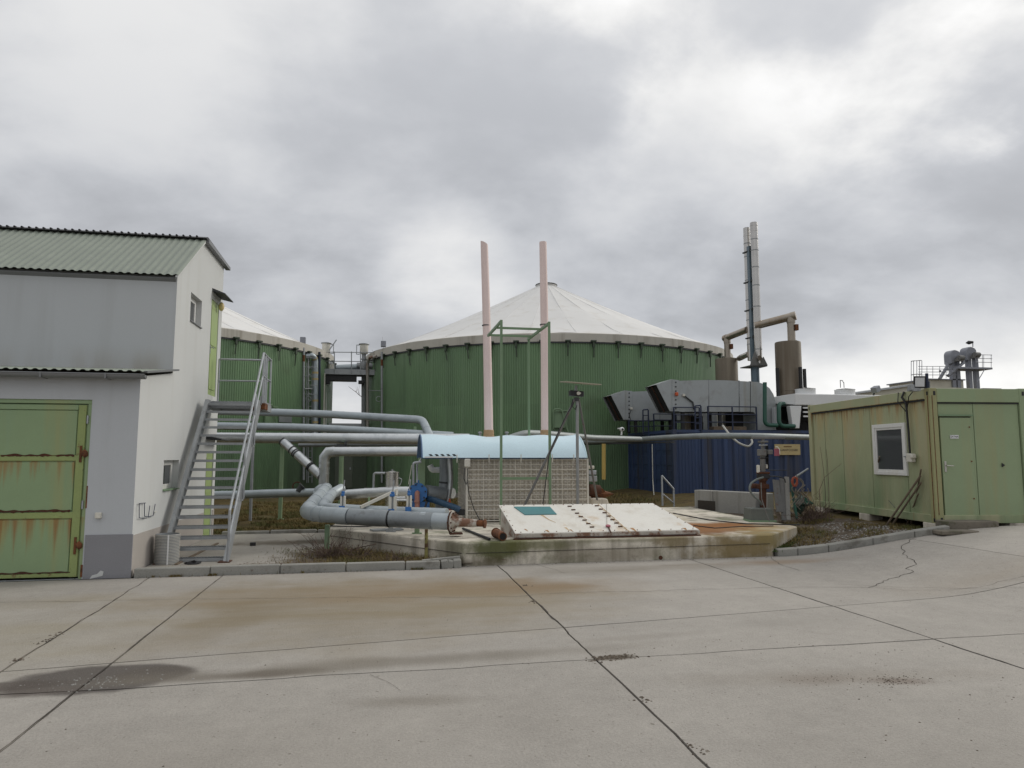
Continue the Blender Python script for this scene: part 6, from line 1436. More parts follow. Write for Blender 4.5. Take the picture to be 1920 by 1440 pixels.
solo(MB().tube([py(1223, 833, YBc+.9), py(1224, 900, YBc+.9), py(1227, 938, YBc+.5)], .018, 5), 'white_cable', M['white_box'], 'white cable hanging down the container door end', 'cable')
# ------------------------------------------------------------------ pump stand
dP = 15.0
def o_(x, y, d=dP): return pd(x, y, d)
ps = thing('valve_stand', 'rusty valve stand with cast fittings on a grey base box', 'valve stand', pz(1432, 980, PZ))
u_ = _R.copy()
bx0, bx1 = o_(1407, 978, 14.8), o_(1453, 978, 14.8); bx0.z = bx1.z = PZ; bt = o_(1430, 954, 14.8).z; dpt = Vector((.08, .45, 0))
build(MB().hexa([bx0, bx1, bx1+dpt, bx0+dpt], [Vector((p.x, p.y, bt)) for p in (bx0+u_*.03, bx1-u_*.05, bx1-u_*.05+dpt, bx0+u_*.03+dpt)]), 'base_box', M['pump_box'], parent=ps, bevel=.012)
build(MB().hexa([bx0-u_*.04-Vector((0, .03, 0)), bx1+u_*.02-Vector((0, .03, 0)), bx1+dpt, bx0+dpt], [p+Vector((0, 0, .035)) for p in (bx0-u_*.04-Vector((0, .03, 0)), bx1+u_*.02-Vector((0, .03, 0)), bx1+dpt, bx0+dpt)]), 'foot_plate', M['frame_green'], parent=ps)
yo = Vector((.02, .2, 0))
def vb(x0, y0, x1, y1, m, name, dep=.07, bev=.012):
    a, b = o_(x0, y1), o_(x1, y0); build(MB().hexa([Vector((a.x, a.y, a.z))+yo-Vector((0, dep, 0)), Vector((b.x, b.y, a.z))+yo-Vector((0, dep, 0)), Vector((b.x, b.y, a.z))+yo+Vector((0, dep, 0)), Vector((a.x, a.y, a.z))+yo+Vector((0, dep, 0))], [Vector((a.x, a.y, b.z))+yo-Vector((0, dep, 0)), Vector((b.x, b.y, b.z))+yo-Vector((0, dep, 0)), Vector((b.x, b.y, b.z))+yo+Vector((0, dep, 0)), Vector((a.x, a.y, b.z))+yo+Vector((0, dep, 0))]), name, m, parent=ps, bevel=bev)
def vc(x, y0, y1, w, m, name): 
    a, b = o_(x, y1)+yo, o_(x, y0)+yo; build(MB().cyl(a, b, w/2*dP/FPX, 14), name, m, parent=ps, smooth=True)
vb(1418, 818, 1478, 823, M['grey_casting'], 'cross_beam', .05)
vc(1438, 823, 845, 7, M['grey_casting'], 'riser'); vb(1431, 826, 1446, 830, M['grey_casting'], 'riser_head')
vb(1430, 842, 1442, 855, M['grey_casting'], 'valve_body'); vb(1445, 843, 1454, 852, M['grey_casting'], 'side_port')
vc(1438, 855, 884, 10, M['grey_casting'], 'column'); vb(1433, 833, 1444, 836, M['galv'], 'collar'); vb(1431, 858, 1446, 860, M['black'], 'flange'); vb(1445, 835, 1447.5, 880, M['black'], 'cable_riser', .015, 0)
vb(1427, 872, 1431.5, 887, M['white_box'], 'label_tube', .03); vb(1443, 871, 1447, 879, M['white_box'], 'label_tube', .03)
vb(1429, 885, 1448, 889, M['rustd'], 'flange', .09); vb(1430, 889, 1447, 898, M['black'], 'gland', .1)
vc(1438, 898, 956, 13, M['rustd'], 'rusty_column'); vb(1424, 908, 1446, 917, M['rustd'], 'side_flange', .1); vc(1438, 896, 901, 18, M['rustd'], 'flange')
a = o_(1421, 912)+yo; build(MB().cyl(a-u_*.05, a+u_*.06, .055, 12), 'blind_cap', M['rustd'], parent=ps, smooth=True)
build(MB().tube(fillet(pds((1431, 895, 15.1), (1418, 899, 14.95), (1407, 907, 14.9), (1405, 919, 14.85), (1413, 931, 14.85), (1425, 940, 14.9), (1428, 946, 14.95)), .15), .022, 8), 'hose', mat('grey_hose', (.16, .18, .17), .6), parent=ps, smooth=True)
vc(1428.5, 939, 956, 8, M['grey_casting'], 'hose_stub')
build(MB().tube(pds((1427, 905, 14.75), (1428, 935, 14.72), (1436, 960, 14.68), (1443, 978, 14.65)), .012, 6), 'chain', M['grey_casting'], parent=ps)
build(MB().tube([o_(1447, 882)+yo, o_(1486, 882, 15.2)+yo], .01, 6), 'lever', M['band'], parent=ps)
build(MB().tube(fillet(pds((1444, 893, 15.1), (1458, 893, 15.2), (1471, 897, 15.3), (1473, 905, 15.3)), .12), .014, 6), 'cable', M['band'], parent=ps)
build(MB().obox(o_(1456.5, 848, 14.9), u_*.055, Vector((0, .004, 0)), Vector((0, 0, .078))), 'red_tag', M['maroon'], parent=ps, bevel=.003)
build(MB().tube([o_(1454, 838, 14.9), o_(1458, 838, 14.88), o_(1462, 843, 14.86), o_(1462, 851, 14.86)], .01, 5), 'tag_loop', M['white_box'], parent=ps)
# leaning boards behind the stand
for (x0, y0, x1, y1, w, m, l) in ((1466, 897, 1470, 976, .10, 'grey_casting', 'grey steel trough leaning behind the valve stand'), (1475, 894, 1478, 975, .10, 'blockconc', 'long pale plank leaning upright beside the valve stand'), (1454, 956, 1466, 979, .10, 'wood', 'short dark board leaning on the base box'), (1455, 900, 1462, 960, .16, 'grey_casting', 'dull steel sheet leaning behind the rusty column'), (1483, 905, 1494, 972, .05, 'dkgreen_pipe', 'slanted green pole leaning near the shrub')):
    a, b = pd(x0, y0, 15.6), pd(x1, y1, 15.3); b.z = max(soil_z(b.x), b.z); solo(MB().bar(a, b, w, .03, (0, 1, .1)), 'leaning_board', M[m], l, 'board')
solo(MB().tube([pd(1489, 896, 16), pd(1515, 879, 16.3)], .022, 8), 'grey_tube', M['galv_dull'], 'grey tube slanting from the cable bundle to the container corner', 'tube', smooth=True)
mb = MB()
rnd = random.Random(3)
for k in range(9): a = rnd.uniform(0, 6); mb.tube([pd(1490+4.5*math.cos(a+t*.7)+rnd.uniform(-1.5, 1.5), 903+8*math.sin(a+t*.7)*(1+.1*k/9), 15.4) for t in range(9)], .014, 5)
solo(mb, 'cable_bundle', mat('faded_orange_cable', (.36, .085, .045), .6), 'orange cable bundle hanging between valve stand and container', 'cables', recalc=False)
mb = MB()
for k in range(14):
    x, y = rnd.uniform(1484, 1512), rnd.uniform(900, 950); mb.tube([pd(x+6*math.sin(t*.9+k), y+t*5-10, 15.4+.05*k/14) for t in range(7)], .012, 4)
solo(mb, 'cable_tangle', mat('dirty_cable', (.20, .18, .15), .7), 'tangle of pale cables beneath the orange bundle', 'cables', recalc=False)
solo(MB().blob(pd(1501, 944, 15.7), .19, .16, .17, 4, 2, .5), 'green_hose_reel', M['dkgreen_pipe'], 'green hose heap lying behind the twigs', 'hose', smooth=True)
solo(MB().tube([p for p in (pz(1262, 962, PZ+.012), pz(1330, 975, PZ+.012), pz(1400, 982, PZ+.012), pz(1500, 984, PZ+.012))], .012, 6), 'black_cable', M['black'], 'black cable trailing over the rusty right half of the plinth', 'cable')
solo(MB().tube([p for p in (pz(1300, 985, PZ+.012), pz(1340, 990, PZ+.012), pz(1390, 987, PZ+.012), pz(1450, 986, PZ+.012))], .009, 6), 'black_cable', M['black'], 'thin black cable crossing the rust patch on the plinth', 'cable')

# ================================================================== SITE CONTAINER (right)
O = pd(1757, 982, 13.2); HS = R_(6.57)
ub = Vector((math.sin(HS), math.cos(HS), 0)); ua = Vector((math.cos(HS), -math.sin(HS), 0)); uz = Vector((0, 0, 1))
SW, SL_, SH = 1.96, 4.75, 2.56
def L(u, v, w): return O+ua*u+ub*v+uz*w
sc = thing('site_container', 'weathered green site container with white window and a door on its end', 'site container', O)
def lbox(u0, v0, w0, u1, v1, w1, name, m, parent=sc, bevel=0, **kw):
    return build(MB().hexa([L(u0, v0, w0), L(u1, v0, w0), L(u1, v1, w0), L(u0, v1, w0)], [L(u0, v0, w1), L(u1, v0, w1), L(u1, v1, w1), L(u0, v1, w1)]), name, m, parent=parent, bevel=bevel, **kw)
G_, GS, GP = M['site_green'], M['site_side'], M['site_post']
# posts with cast corner blocks
for (u, v, m) in ((0, 0, GP), (SW-.15, 0, G_), (0, SL_-.15, GS), (SW-.15, SL_-.15, G_)):
    lbox(u, v, .0, u+.15, v+.15, SH, 'corner_post', m, bevel=.008)
lbox(.045, -.006, .16, .055, .002, SH-.14, 'rust_seam', M['rust']); lbox(-.006, .05, .1, .002, .066, SH-.14, 'rust_seam', M['rust'])
for (u, w) in ((.10, .07), (.10, SH-.10), (SW-.07, SH-.10), (SW-.07, .07)): lbox(u-.022, -.004, w-.04, u+.022, .01, w+.04, 'casting_hole', M['black'])
for w in (.06, SH-.10): lbox(-.004, .04, w-.035, .01, .085, w+.035, 'casting_hole', M['black'])
lbox(-.004, SL_-.10, SH-.13, .01, SL_-.06, SH-.05, 'casting_hole', M['black'])
# rails
lbox(.15, .0, SH-.27, SW-.15, .12, SH-.01, 'top_rail', G_, bevel=.006); lbox(.15, .0, .0, SW-.15, .12, .155, 'bottom_rail', GS, bevel=.006)
lbox(.0, .15, SH-.20, .12, SL_-.15, SH-.01, 'top_rail', GS, bevel=.006); lbox(.0, .15, .0, .12, SL_-.15, .15, 'bottom_rail', GS, bevel=.006)
lbox(.06, .06, SH-.03, SW-.02, SL_-.02, SH-.005, 'roof', GS); lbox(.1, .1, .02, SW-.1, SL_-.1, .1, 'underframe', M['black_trim'])
lbox(SW-.02, .15, .1, SW, SL_-.15, SH-.1, 'panel', G_); lbox(.15, SL_-.02, .1, SW-.15, SL_, SH-.1, 'panel', G_)
def vat(x, y): p = pl(x, y, L(.03, 0, 0), ua); return (p-O).dot(ub), p.z-O.z
def uat(x, y): p = pl(x, y, L(0, .03, 0), ub); return (p-O).dot(ua), p.z-O.z
# side panels: recessed, each sheet its own, around the window opening
wv1, ww1 = vat(1636, 797); wv0, _ = vat(1697, 797); _, ww0 = vat(1697, 892)
joints = [SL_-.152]+[vat(x, 880)[0] for x in (1548, 1581, 1634, 1700)]+[.152]
for a, b in zip(joints, joints[1:]):
    lo, hi = min(a, b)+.009, max(a, b)-.009
    if hi-lo < .05: continue
    def rib(w0, w1, l0=lo, h0=hi):
        n = max(1, int((h0-l0)/.095)); mb = MB()
        vs = []
        for k in range(n):
            p = (h0-l0)/n
            for f, d in ((0, 0), (.88, 0), (.92, .003), (.96, .003)): vs.append((l0+p*(k+f), d))
        vs.append((h0, 0))
        for v, d in vs: mb.v += [L(.055+d, v, w0), L(.055+d, v, w1)]
        for k in range(len(vs)-1): mb.f.append((2*k, 2*k+2, 2*k+3, 2*k+1))
        mb.quad(L(.055, l0, w0), L(.055, l0, w1), L(.085, l0, w1), L(.085, l0, w0)); mb.quad(L(.055, h0, w0), L(.085, h0, w0), L(.085, h0, w1), L(.055, h0, w1))
        build(mb, 'side_panel', GS, parent=sc, recalc=False)
    if lo < (wv0+wv1)/2 < hi: rib(.15, ww0); rib(ww1, SH-.2); rib(ww0, ww1, wv1-.01, hi) if hi > wv1 else None; rib(ww0, ww1, lo, wv0+.01) if lo < wv0 else None
    else: rib(.15, SH-.2)
lbox(.087, .15, .15, .095, SL_-.15, SH-.2, 'panel_core', M['black_trim'])
# window
lbox(.02, .15, SH-.235, .05, SL_-.15, SH-.203, 'shadow_strip', M['black_trim'])  # black strip imitating the shadow line under the side top rail
wn_ = None
fr = .075
wn_ = lbox(.005, wv0, ww0, .055, wv0+fr, ww1, 'window', M['white_pvc'], bevel=.006)
for (v0, w0, v1, w1) in ((wv1-fr, ww0, wv1, ww1), (wv0+fr, ww0, wv1-fr, ww0+fr), (wv0+fr, ww1-fr*1.1, wv1-fr, ww1)): lbox(.005, v0, w0, .055, v1, w1, 'frame', M['white_pvc'], parent=wn_, bevel=.006)
for (v0, w0, v1, w1) in ((wv0+fr, ww0+fr, wv0+fr+.05, ww1-fr), (wv1-fr-.05, ww0+fr, wv1-fr, ww1-fr), (wv0+fr+.05, ww0+fr, wv1-fr-.05, ww0+fr+.04), (wv0+fr+.05, ww1-fr-.05, wv1-fr-.05, ww1-fr)): lbox(.02, v0, w0, .05, v1, w1, 'sash', M['white_pvc'], parent=wn_, bevel=.004)
lbox(.04, wv0+fr, ww0+fr, .048, wv1-fr, ww1-fr, 'pane', M['glass'], parent=wn_)
lbox(.15, .022, SH-.30, SW-.15, .05, SH-.272, 'shadow_strip', M['black_trim'])  # shade under the end top rail, put in as a black strip
# end face: two sheets and the door
us = uat(1830, 850)[0]; ud0, ud1, wd0, wd1 = uat(1751, 850)[0], uat(1824, 850)[0], uat(1800, 970)[1], uat(1800, 783)[1]
ud0 = .19; 
lbox(.15, .045, .155, ud0-.012, .065, SH-.27, 'end_panel', G_); lbox(us+.007, .04, .155, SW-.166, .065, SH-.27, 'end_panel', G_)
lbox(ud0-.006, .042, wd1+.02, us-.004, .065, SH-.27, 'end_panel', G_); lbox(ud1+.012, .044, .155, us-.004, .065, wd1+.02, 'end_panel', G_)
lbox(.15, .068, .15, SW-.15, .08, SH-.27, 'panel_core', M['black_trim'])
dr = lbox(ud0, .018, wd0, ud1, .06, wd1, 'door', G_, bevel=.005)
lbox(ud0-.03, -.005, wd1+.03, ud1+.03, .034, wd1+.055, 'drip_rail', M['frame_green'], parent=dr)
hz = uat(1763, 875)[1]
lbox(ud0+.035, .004, hz-.10, ud0+.075, .012, hz+.10, 'handle', M['steel'], parent=dr, bevel=.004)
build(MB().tube(fillet([L(ud0+.055, .004, hz+.02), L(ud0+.055, -.045, hz+.02), L(ud0+.18, -.045, hz+.015)], .02), .010, 8), 'lever', M['steel'], parent=dr, smooth=True)
su, sw = uat(1788, 819); np_ = lbox(su-.085, .006, sw-.033, su+.085, .012, sw+.033, 'nameplate', M['white_paint'], parent=dr)
text('ŠATNA', L(su, .004, sw), .05, M['black'], sc, (math.pi/2, 0, -HS), 'lettering')
for w in (wd0+.35, wd0+1.05, wd0+1.7): lbox(ud1-.06, .006, w-.012, ud1-.035, .012, w+.012, 'screw', M['rust'], parent=dr)
vu, vw = uat(1881, 872); build(MB().add([L(vu-.03, .02, vw-.04), L(vu-.03, .02, vw+.04), L(vu+.035, .02, vw), L(vu-.03, .03, vw-.04), L(vu-.03, .03, vw+.04), L(vu+.035, .03, vw)], [(0, 1, 2), (3, 5, 4), (0, 2, 5, 3), (1, 4, 5, 2), (0, 3, 4, 1)]), 'vent_cowl', M['black'], parent=sc)
# cable, junction box on the side wall by the corner
jv, jw = vat(1711, 857); jb = lbox(-.07, jv-.10, jw-.10, .03, jv+.06, jw+.07, 'junction_box', M['white_box'], bevel=.012)
lbox(-.09, jv-.17, jw-.02, .0, jv-.09, jw+.05, 'socket', M['white_box'], bevel=.01); lbox(-.03, jv+.05, jw+.0, .02, jv+.2, jw+.02, 'gland', M['galv'])
cv = vat(1707, 800)[0]
build(MB().tube([L(-.02, jv, jw+.06), L(-.015, cv, jw+.5), L(-.02, cv+.02, SH-.25), L(-.06, cv+.08, SH-.12), L(-.02, cv+.06, SH-.01)], .022, 6), 'cable', M['black'], parent=sc)
build(MB().tube([L(-.02, cv+.03, SH-.42), L(-.06, cv+.22, SH-.2), L(-.02, cv+.25, SH-.01)], .01, 5), 'cable', M['black'], parent=sc); build(MB().tube([L(-.02, cv, SH-.38), L(-.10, cv-.2, SH-.13), L(-.01, cv-.24, SH-.0)], .01, 5), 'cable', M['black'], parent=sc)
M['step_stone'] = mat('mossy_step_stone', (.17, .15, .12), .95, var=.25, vs=4, patch=((.06, .065, .03), .7, .5, .65, 5))
# blocks under the container, threshold steps
for (u, v) in ((.15, .2), (1.6, .2), (.15, 2.4), (1.6, 4.4), (.15, 4.4)): solo(MB().obox(L(u, v, -.12), ua*.16, ub*.2, Vector((0, 0, .119))), 'bearing_block', M['conc'], {(.15, .2): 'concrete bearing block under the front corner of the site container', (1.6, .2): 'concrete bearing block under the door end of the site container', (.15, 2.4): 'concrete bearing block under the middle of the container side', (1.6, 4.4): 'concrete bearing block under the hidden rear corner of the site container', (.15, 4.4): 'concrete bearing block under the far end of the container side'}[(u, v)], 'block', 'blocks under the site container', bevel=.01)
for (x0, x1, y, d0, h, m, l) in ((1764, 1862, 991, 13.0, .13, 'step_stone', 'upper stone step before the site container door'), (1754, 1826, 1003, 12.6, .055, 'step_stone', 'flat mossy paving slab below the container door step')):
    a, b = pd(x0, y, d0), pd(x1, y, d0); zz = gz((a.x+b.x)/2); c = (a+b)/2; solo(MB().obox((c.x, c.y, zz+h/2-.01), ((b.x-a.x)/2, (b.y-a.y)/2, .0), (.03, .17, 0), (0, 0, h/2+.01)), 'door_step', M[m], l, 'step', bevel=.015)
# lights on the roof
fl_ = thing('floodlight', 'square floodlight on the roof corner of the site container', 'floodlight', L(.02, .15, SH))
c = pd(1724.5, 716.5, 13.5); s = .115
nf = Vector((-.25, -.95, -.15)).normalized(); sr_ = nf.cross(uz).normalized(); su_ = sr_.cross(nf)
build(MB().hexa([c-sr_*s-su_*s, c+sr_*s-su_*s, c+sr_*s+su_*s, c-sr_*s+su_*s], [c-nf*.11-sr_*s*.6-su_*s*.6, c-nf*.11+sr_*s*.6-su_*s*.6, c-nf*.11+sr_*s*.6+su_*s*.6, c-nf*.11-sr_*s*.6+su_*s*.6]), 'housing', M['black'], parent=fl_)
build(MB().hexa([c+nf*.003-sr_*s*.76-su_*s*.76, c+nf*.003+sr_*s*.76-su_*s*.76, c+nf*.003+sr_*s*.76+su_*s*.76, c+nf*.003-sr_*s*.76+su_*s*.76], [c+nf*.008-sr_*s*.74-su_*s*.74, c+nf*.008+sr_*s*.74-su_*s*.74, c+nf*.008+sr_*s*.74+su_*s*.74, c+nf*.008-sr_*s*.74+su_*s*.74]), 'lens', M['lens'], parent=fl_)
build(MB().box(c+Vector((-.16, .02, -.17)), c+Vector((.03, .15, -.11))).box(c+Vector((-.19, .0, -.15)), c+Vector((-.12, .1, -.05))), 'bracket', M['galv_dull'], parent=fl_)
solo(MB().cyl(pd(1738.5, 731, 13.6), pd(1737.5, 700, 13.6), .028, 8).cyl(pd(1738.5, 731, 13.6), pd(1738, 715, 13.6), .05, 8), 'mast_stub', M['rail_navy'], 'short dark mast standing beside the square floodlight', 'mast', smooth=True)
f2 = thing('floodlight', 'small dark floodlight further back on the site container roof edge', 'floodlight', pd(1640, 742, 15.8))
c = pd(1642, 730, 15.8); build(MB().obox(c, (.07, .02, .03), (-.02, .07, 0), (-.02, 0, .06)), 'housing', M['far_steel'], parent=f2, bevel=.01); build(MB().cyl(pd(1637.5, 741, 15.8), c, .02, 6), 'bracket', M['band'], parent=f2)
# ------------------------------------------------------------------ tools leaning on the container
def tool(p, q, kind, m, label, r=.017):
    t = thing(kind, label, 'tool', q, 'garden tools leaning on the site container'); build(MB().tube([p, q], r, 8), 'handle', m, parent=t, smooth=True); return t, (q-p).normalized()
def gpz(x, y, dz=.10): 
    p = pd(x, y, 13.2)
    for _ in range(12): p = pz(x, y, soil_z(p.x)+dz-.08)
    return p
a, b = pl(1649, 856, L(-.02, 0, 0), ua), gpz(1624, 966); t, d = tool(a, b, 'spade', M['wood'], 'old spade leaning below the white window'); build(MB().obox(b+d*.08, ub*.07, ua*.012, d*.14), 'blade', M['rustd'], parent=t, bevel=.01)
a, b = pl(1726, 892, L(-.02, 0, 0), ua), gpz(1662, 985); t, d = tool(a, b, 'snow_shovel', M['wood'], 'snow shovel with a white blade leaning on the container corner', .02)
c = b+d*.02; build(MB().hexa([c-ua*.07-ub*.01, c+ua*.06-ub*.02, c+ua*.07-ub*.10-uz*.05, c-ua*.08-ub*.09-uz*.05], [p+uz*.012+ub*.01 for p in (c-ua*.07-ub*.01, c+ua*.06-ub*.02, c+ua*.07-ub*.10-uz*.05, c-ua*.08-ub*.09-uz*.05)]), 'blade', M['white_paint'], parent=t)
a, b = pl(1727, 905, L(-.03, 0, 0), ua), gpz(1673, 984); tool(a, b, 'rake_pole', M['wood'], 'long wooden pole leaning beside the snow shovel', .018)
a, b = pl(1727, 880, L(-.03, 0, 0), ua), gpz(1708, 985); t, d = tool(a, b, 'fork', M['wood'], 'steeply leaning garden fork next to the container corner', .016)
for k in (-1.5, -.5, .5, 1.5): build(MB().bar(b+ub*.03*k, b+ub*.035*k+d*.16, .012), 'tine', M['rust'], parent=t)
a, b = pl(1722, 925, L(-.03, 0, 0), ua), gpz(1700, 984); tool(a, b, 'broom_stick', M['wood'], 'brown broom stick leaning by the container corner', .014)
a, b = pl(1666, 938, L(-.03, 0, 0), ua), gpz(1706, 984); tool(a, b, 'thin_rod', M['grey_casting'], 'thin rod leaning the other way under the window', .006)
# ================================================================== FAR GRAIN ELEVATORS
YT = 66.0
q = lambda x, y, dy=0: py(x, y, YT+dy)
m1px = (q(1001, 700)-q(1000, 700)).x
def elevator(x, y, label, lx):
    t = thing('grain_elevator', label, 'elevator', (q(x, 800).x, YT, gz(50)), 'grain elevators on the horizon'); c = q(x, y); r = 12.5*m1px
    mb = MB(); n = 10
    prof = [(-r, -.85), (-r, .15)]+[(-r*math.cos(a), .15+.55*math.sin(a)) for a in [math.pi*k/n for k in range(1, n)]]+[(r, .15), (r, -.5), (r*.2, -.6)]
    mb.prism([(c.x+a, YT-.5, c.z+b) for a, b in prof], (0, 1.0, 0)); build(mb, 'head', M['far_steel'], parent=t, bevel=.06)
    for dx in lx: p = q(x+dx, y+8); build(MB().box((p.x-.21, YT-.2, gz(50)), (p.x+.21, YT+.25, p.z)), 'leg', M['far_steel'], parent=t)
    p = q(x+4, y+4); build(MB().cyl((p.x-.3, YT-.9, p.z), (p.x+.35, YT-.8, p.z), .28, 10).box((p.x-.5, YT-.95, p.z-.35), (p.x+.3, YT-.5, p.z-.05)), 'drive_motor', M['grey_casting'], parent=t, smooth=True)
    build(MB().tube([q(x-10, y+10, -.6), q(x-9.5, y+18, -.6), q(x-24 if lx[0] < 0 else x-38, y+42, -.6)], .17, 8), 'spout', M['far_steel'], parent=t, smooth=True)
elevator(1785.5, 669, 'left grain elevator head on two tall legs', (-1, 8)); elevator(1815, 663, 'right and higher grain elevator head on two tall legs', (0, 13))
pf = thing('elevator_platform', 'service platform with railing beside the right grain elevator', 'platform', (q(1840, 800).x, YT-1, gz(50)))
a, b = q(1797, 694, -1), q(1861, 690, -1); build(MB().box((a.x, YT-1, b.z-.15), (b.x, YT+1, b.z+.05)), 'deck', M['far_steel'], parent=pf)
for y in (665, 672, 679): build(MB().tube([q(1830, y, -1), q(1860, y+.5, -1), q(1858, y+1, 1)], .035, 4), 'rail', M['far_steel'], parent=pf)
for x in (1842, 1844.5, 1858.5): build(MB().tube([q(x, 690, -1), q(x, 665, -1)], .035, 4), 'post', M['far_steel'], parent=pf)
build(MB().tube([q(1846, 693, -1), q(1832, 717, -1)], .05, 4), 'brace', M['far_steel'], parent=pf)
p2 = thing('silo_walkway', 'lower railed walkway leading to the left grain elevator', 'walkway', (q(1760, 800).x, YT-1, gz(50)))
build(MB().box((q(1737, 0).x, YT-1, q(0, 709).z), (q(1800, 0).x, YT+1, q(0, 708).z)).box((q(1780, 0).x, YT-1, q(0, 697).z), (q(1812, 0).x, YT, q(0, 692).z)), 'deck', M['grey_casting'], parent=p2)
for y in (687, 692, 697.5, 703): build(MB().tube([q(1722, y, -1), q(1795, y, -1)], .03, 4), 'rail', M['far_steel'], parent=p2)
for x in (1738, 1749, 1762, 1774): build(MB().tube([q(x, 709, -1), q(x, 687, -1)], .035, 4), 'post', M['far_steel'], parent=p2)
build(MB().box(q(1762, 697, -1.1), q(1765, 694, -1.1)+Vector((0, .1, 0))), 'lamp', M['far_steel'], parent=p2)
cg = thing('cage_ladder', 'caged ladder rising at the left end of the silo walkway', 'ladder', (q(1718, 800).x, YT-1, gz(50)))
for x in (1708.5, 1713, 1719, 1724, 1728.5): build(MB().tube([q(x, 722, -1), q(x, 676.5, -1)], .04, 4), 'bar', M['far_steel'], parent=cg)
for y in (676.5, 702): build(MB().tube([q(1708, y+1, -1.2), q(1714, y, -1.5), q(1728, y-1, -1)], .045, 4), 'hoop', M['far_steel'], parent=cg)
sb = thing('silo_building', 'cream silo building under the grain elevators', 'building', (q(1770, 800).x, YT, gz(50)))
a, b = q(1741, 712), q(1800, 712); build(MB().box((a.x, YT, gz(50)-.2), (b.x+.4, YT+6, a.z)), 'wall', M['far_beige'], parent=sb); build(MB().box((a.x-.2, YT-.2, a.z), (b.x+.5, YT+6.2, a.z+.12)), 'roof', M['far_steel'], parent=sb)
wv = thing('wind_vane', 'dark wind vane on a pole above the right grain elevator', 'wind vane', q(1824, 656))
build(MB().tube([q(1824, 660), q(1824, 639.5)], .05, 5), 'pole', M['far_steel'], parent=wv); a = q(1811, 643); b = q(1824, 641.5); build(MB().tube([a, a.lerp(b, .4), b], .2, 8, True, [.04, .22, .12]), 'vane', M['black'], parent=wv, smooth=True)
fs = thing('far_hall', 'far pale hall roof behind the site container', 'hall', (q(1650, 800, -12).x, YT-12, gz(50)))
YH = YT-12; a, b, c_, d_ = py(1604, 741, YH), py(1604, 739, YH), py(1712, 723, YH), py(1712, 741, YH)
build(MB().prism([Vector((a.x-6, YH, gz(50)-.2)), Vector((a.x-6, YH, b.z-.6)), b, c_, Vector((c_.x+9, YH, c_.z-.2)), Vector((c_.x+9, YH, gz(50)-.2))], (0, 8, 0)), 'wall', M['far_beige'], parent=fs)
build(MB().prism([Vector((a.x-6.3, YH-.2, b.z-.6)), b+Vector((0, -.2, 0)), c_+Vector((0, -.2, .0)), c_+Vector((0, -.2, .15)), b+Vector((0, -.2, .15)), Vector((a.x-6.3, YH-.2, b.z-.45))], (0, 8.4, 0)), 'roof', M['far_roof'], parent=fs)

# ================================================================== VEGETATION
def shrub(cx, cy, z, h, r, n, label, seed, up=.8, name='dead_shrub'):
    rnd = random.Random(seed); t = thing(name, label, 'shrub', (cx, cy, z)); A = MB(); B = MB()
    for k in range(n):
        a = rnd.uniform(0, 6.28); b0 = Vector((cx+rnd.gauss(0, r*.25), cy+rnd.gauss(0, r*.25), z-.02)); d = Vector((math.cos(a)*rnd.uniform(.1, 1.1), math.sin(a)*rnd.uniform(.1, 1.1), rnd.uniform(up*.6, up*1.5))).normalized()
        Ln = h*rnd.uniform(.5, 1.15); pts = [b0]; q = b0.copy()
        for s in range(5): d = (d+Vector((rnd.gauss(0, .16), rnd.gauss(0, .16), rnd.gauss(-.04, .12)))).normalized(); q = q+d*Ln/5; q.z = max(q.z, z+.01); pts.append(q.copy())
        A.tube(pts, .006, 3, False, [.007, .006, .005, .004, .003, .002])
        for s in range(3):
            p = pts[rnd.randint(1, 5)]; e = (d+Vector((rnd.gauss(0, .7), rnd.gauss(0, .7), rnd.gauss(.1, .4)))).normalized(); l2 = Ln*rnd.uniform(.12, .35); B.tube([p, p+e*l2*.5+Vector((0, 0, -.01)), p+e*l2], .003, 3, False, [.0035, .003, .0015])
    build(A, 'stem', M['twig'], parent=t, recalc=False, kind='stuff'); build(B, 'twig', M['twig'], parent=t, recalc=False, kind='stuff')
    return t
p = gpz(1533, 972, .12); shrub(p.x, p.y+.1, soil_z(p.x), .50, .38, 90, 'brown leafless shrub at the rear corner of the site container', 5)
p = gpz(1515, 975, .12); shrub(p.x, p.y, soil_z(p.x), .6, .3, 40, 'leafless shrub grown through the cable tangle', 6)
p = gpz(1552, 968, .12); t = thing('tall_twig', 'tall bare sapling standing in front of the container side', 'sapling', p); A = MB()
for pts in (((1549, 985), (1548, 930), (1544, 880), (1538, 838)), ((1540, 975), (1536, 920), (1546, 895), (1578, 869)), ((1555, 980), (1554, 915), (1551, 860), (1549, 842))): A.tube([pd(x, y, 14.6) for x, y in pts], .008, 4, False, [.009, .007, .005, .003])
build(A, 'stem', M['twig'], parent=t, recalc=False)
shrub(-.78, 12.4, .05, .52, .45, 75, 'brown leafless bramble left of the concrete plinth', 8, .5)
shrub(-.35, 12.3, .05, .36, .4, 45, 'low tangle of dead stems against the plinth wall', 9, .35)
shrub(.3, 11.75, .06, .25, .35, 35, 'low dead weeds in the bed between kerb and plinth', 10, .35)
for k, (p0, p1, l) in enumerate((((632, 1046), (705, 1020), 'thin fallen branch leaning on the plinth wall'), ((650, 1040), (740, 1048), 'crooked dry branch lying before the plinth wall'))):
    a, b = pd(*p0, 12.3), pd(*p1, 12.2); solo(MB().tube([a, a.lerp(b, .5)+Vector((0, 0, .05)), b], .008, 5), 'branch', M['twig'], l, 'branch')
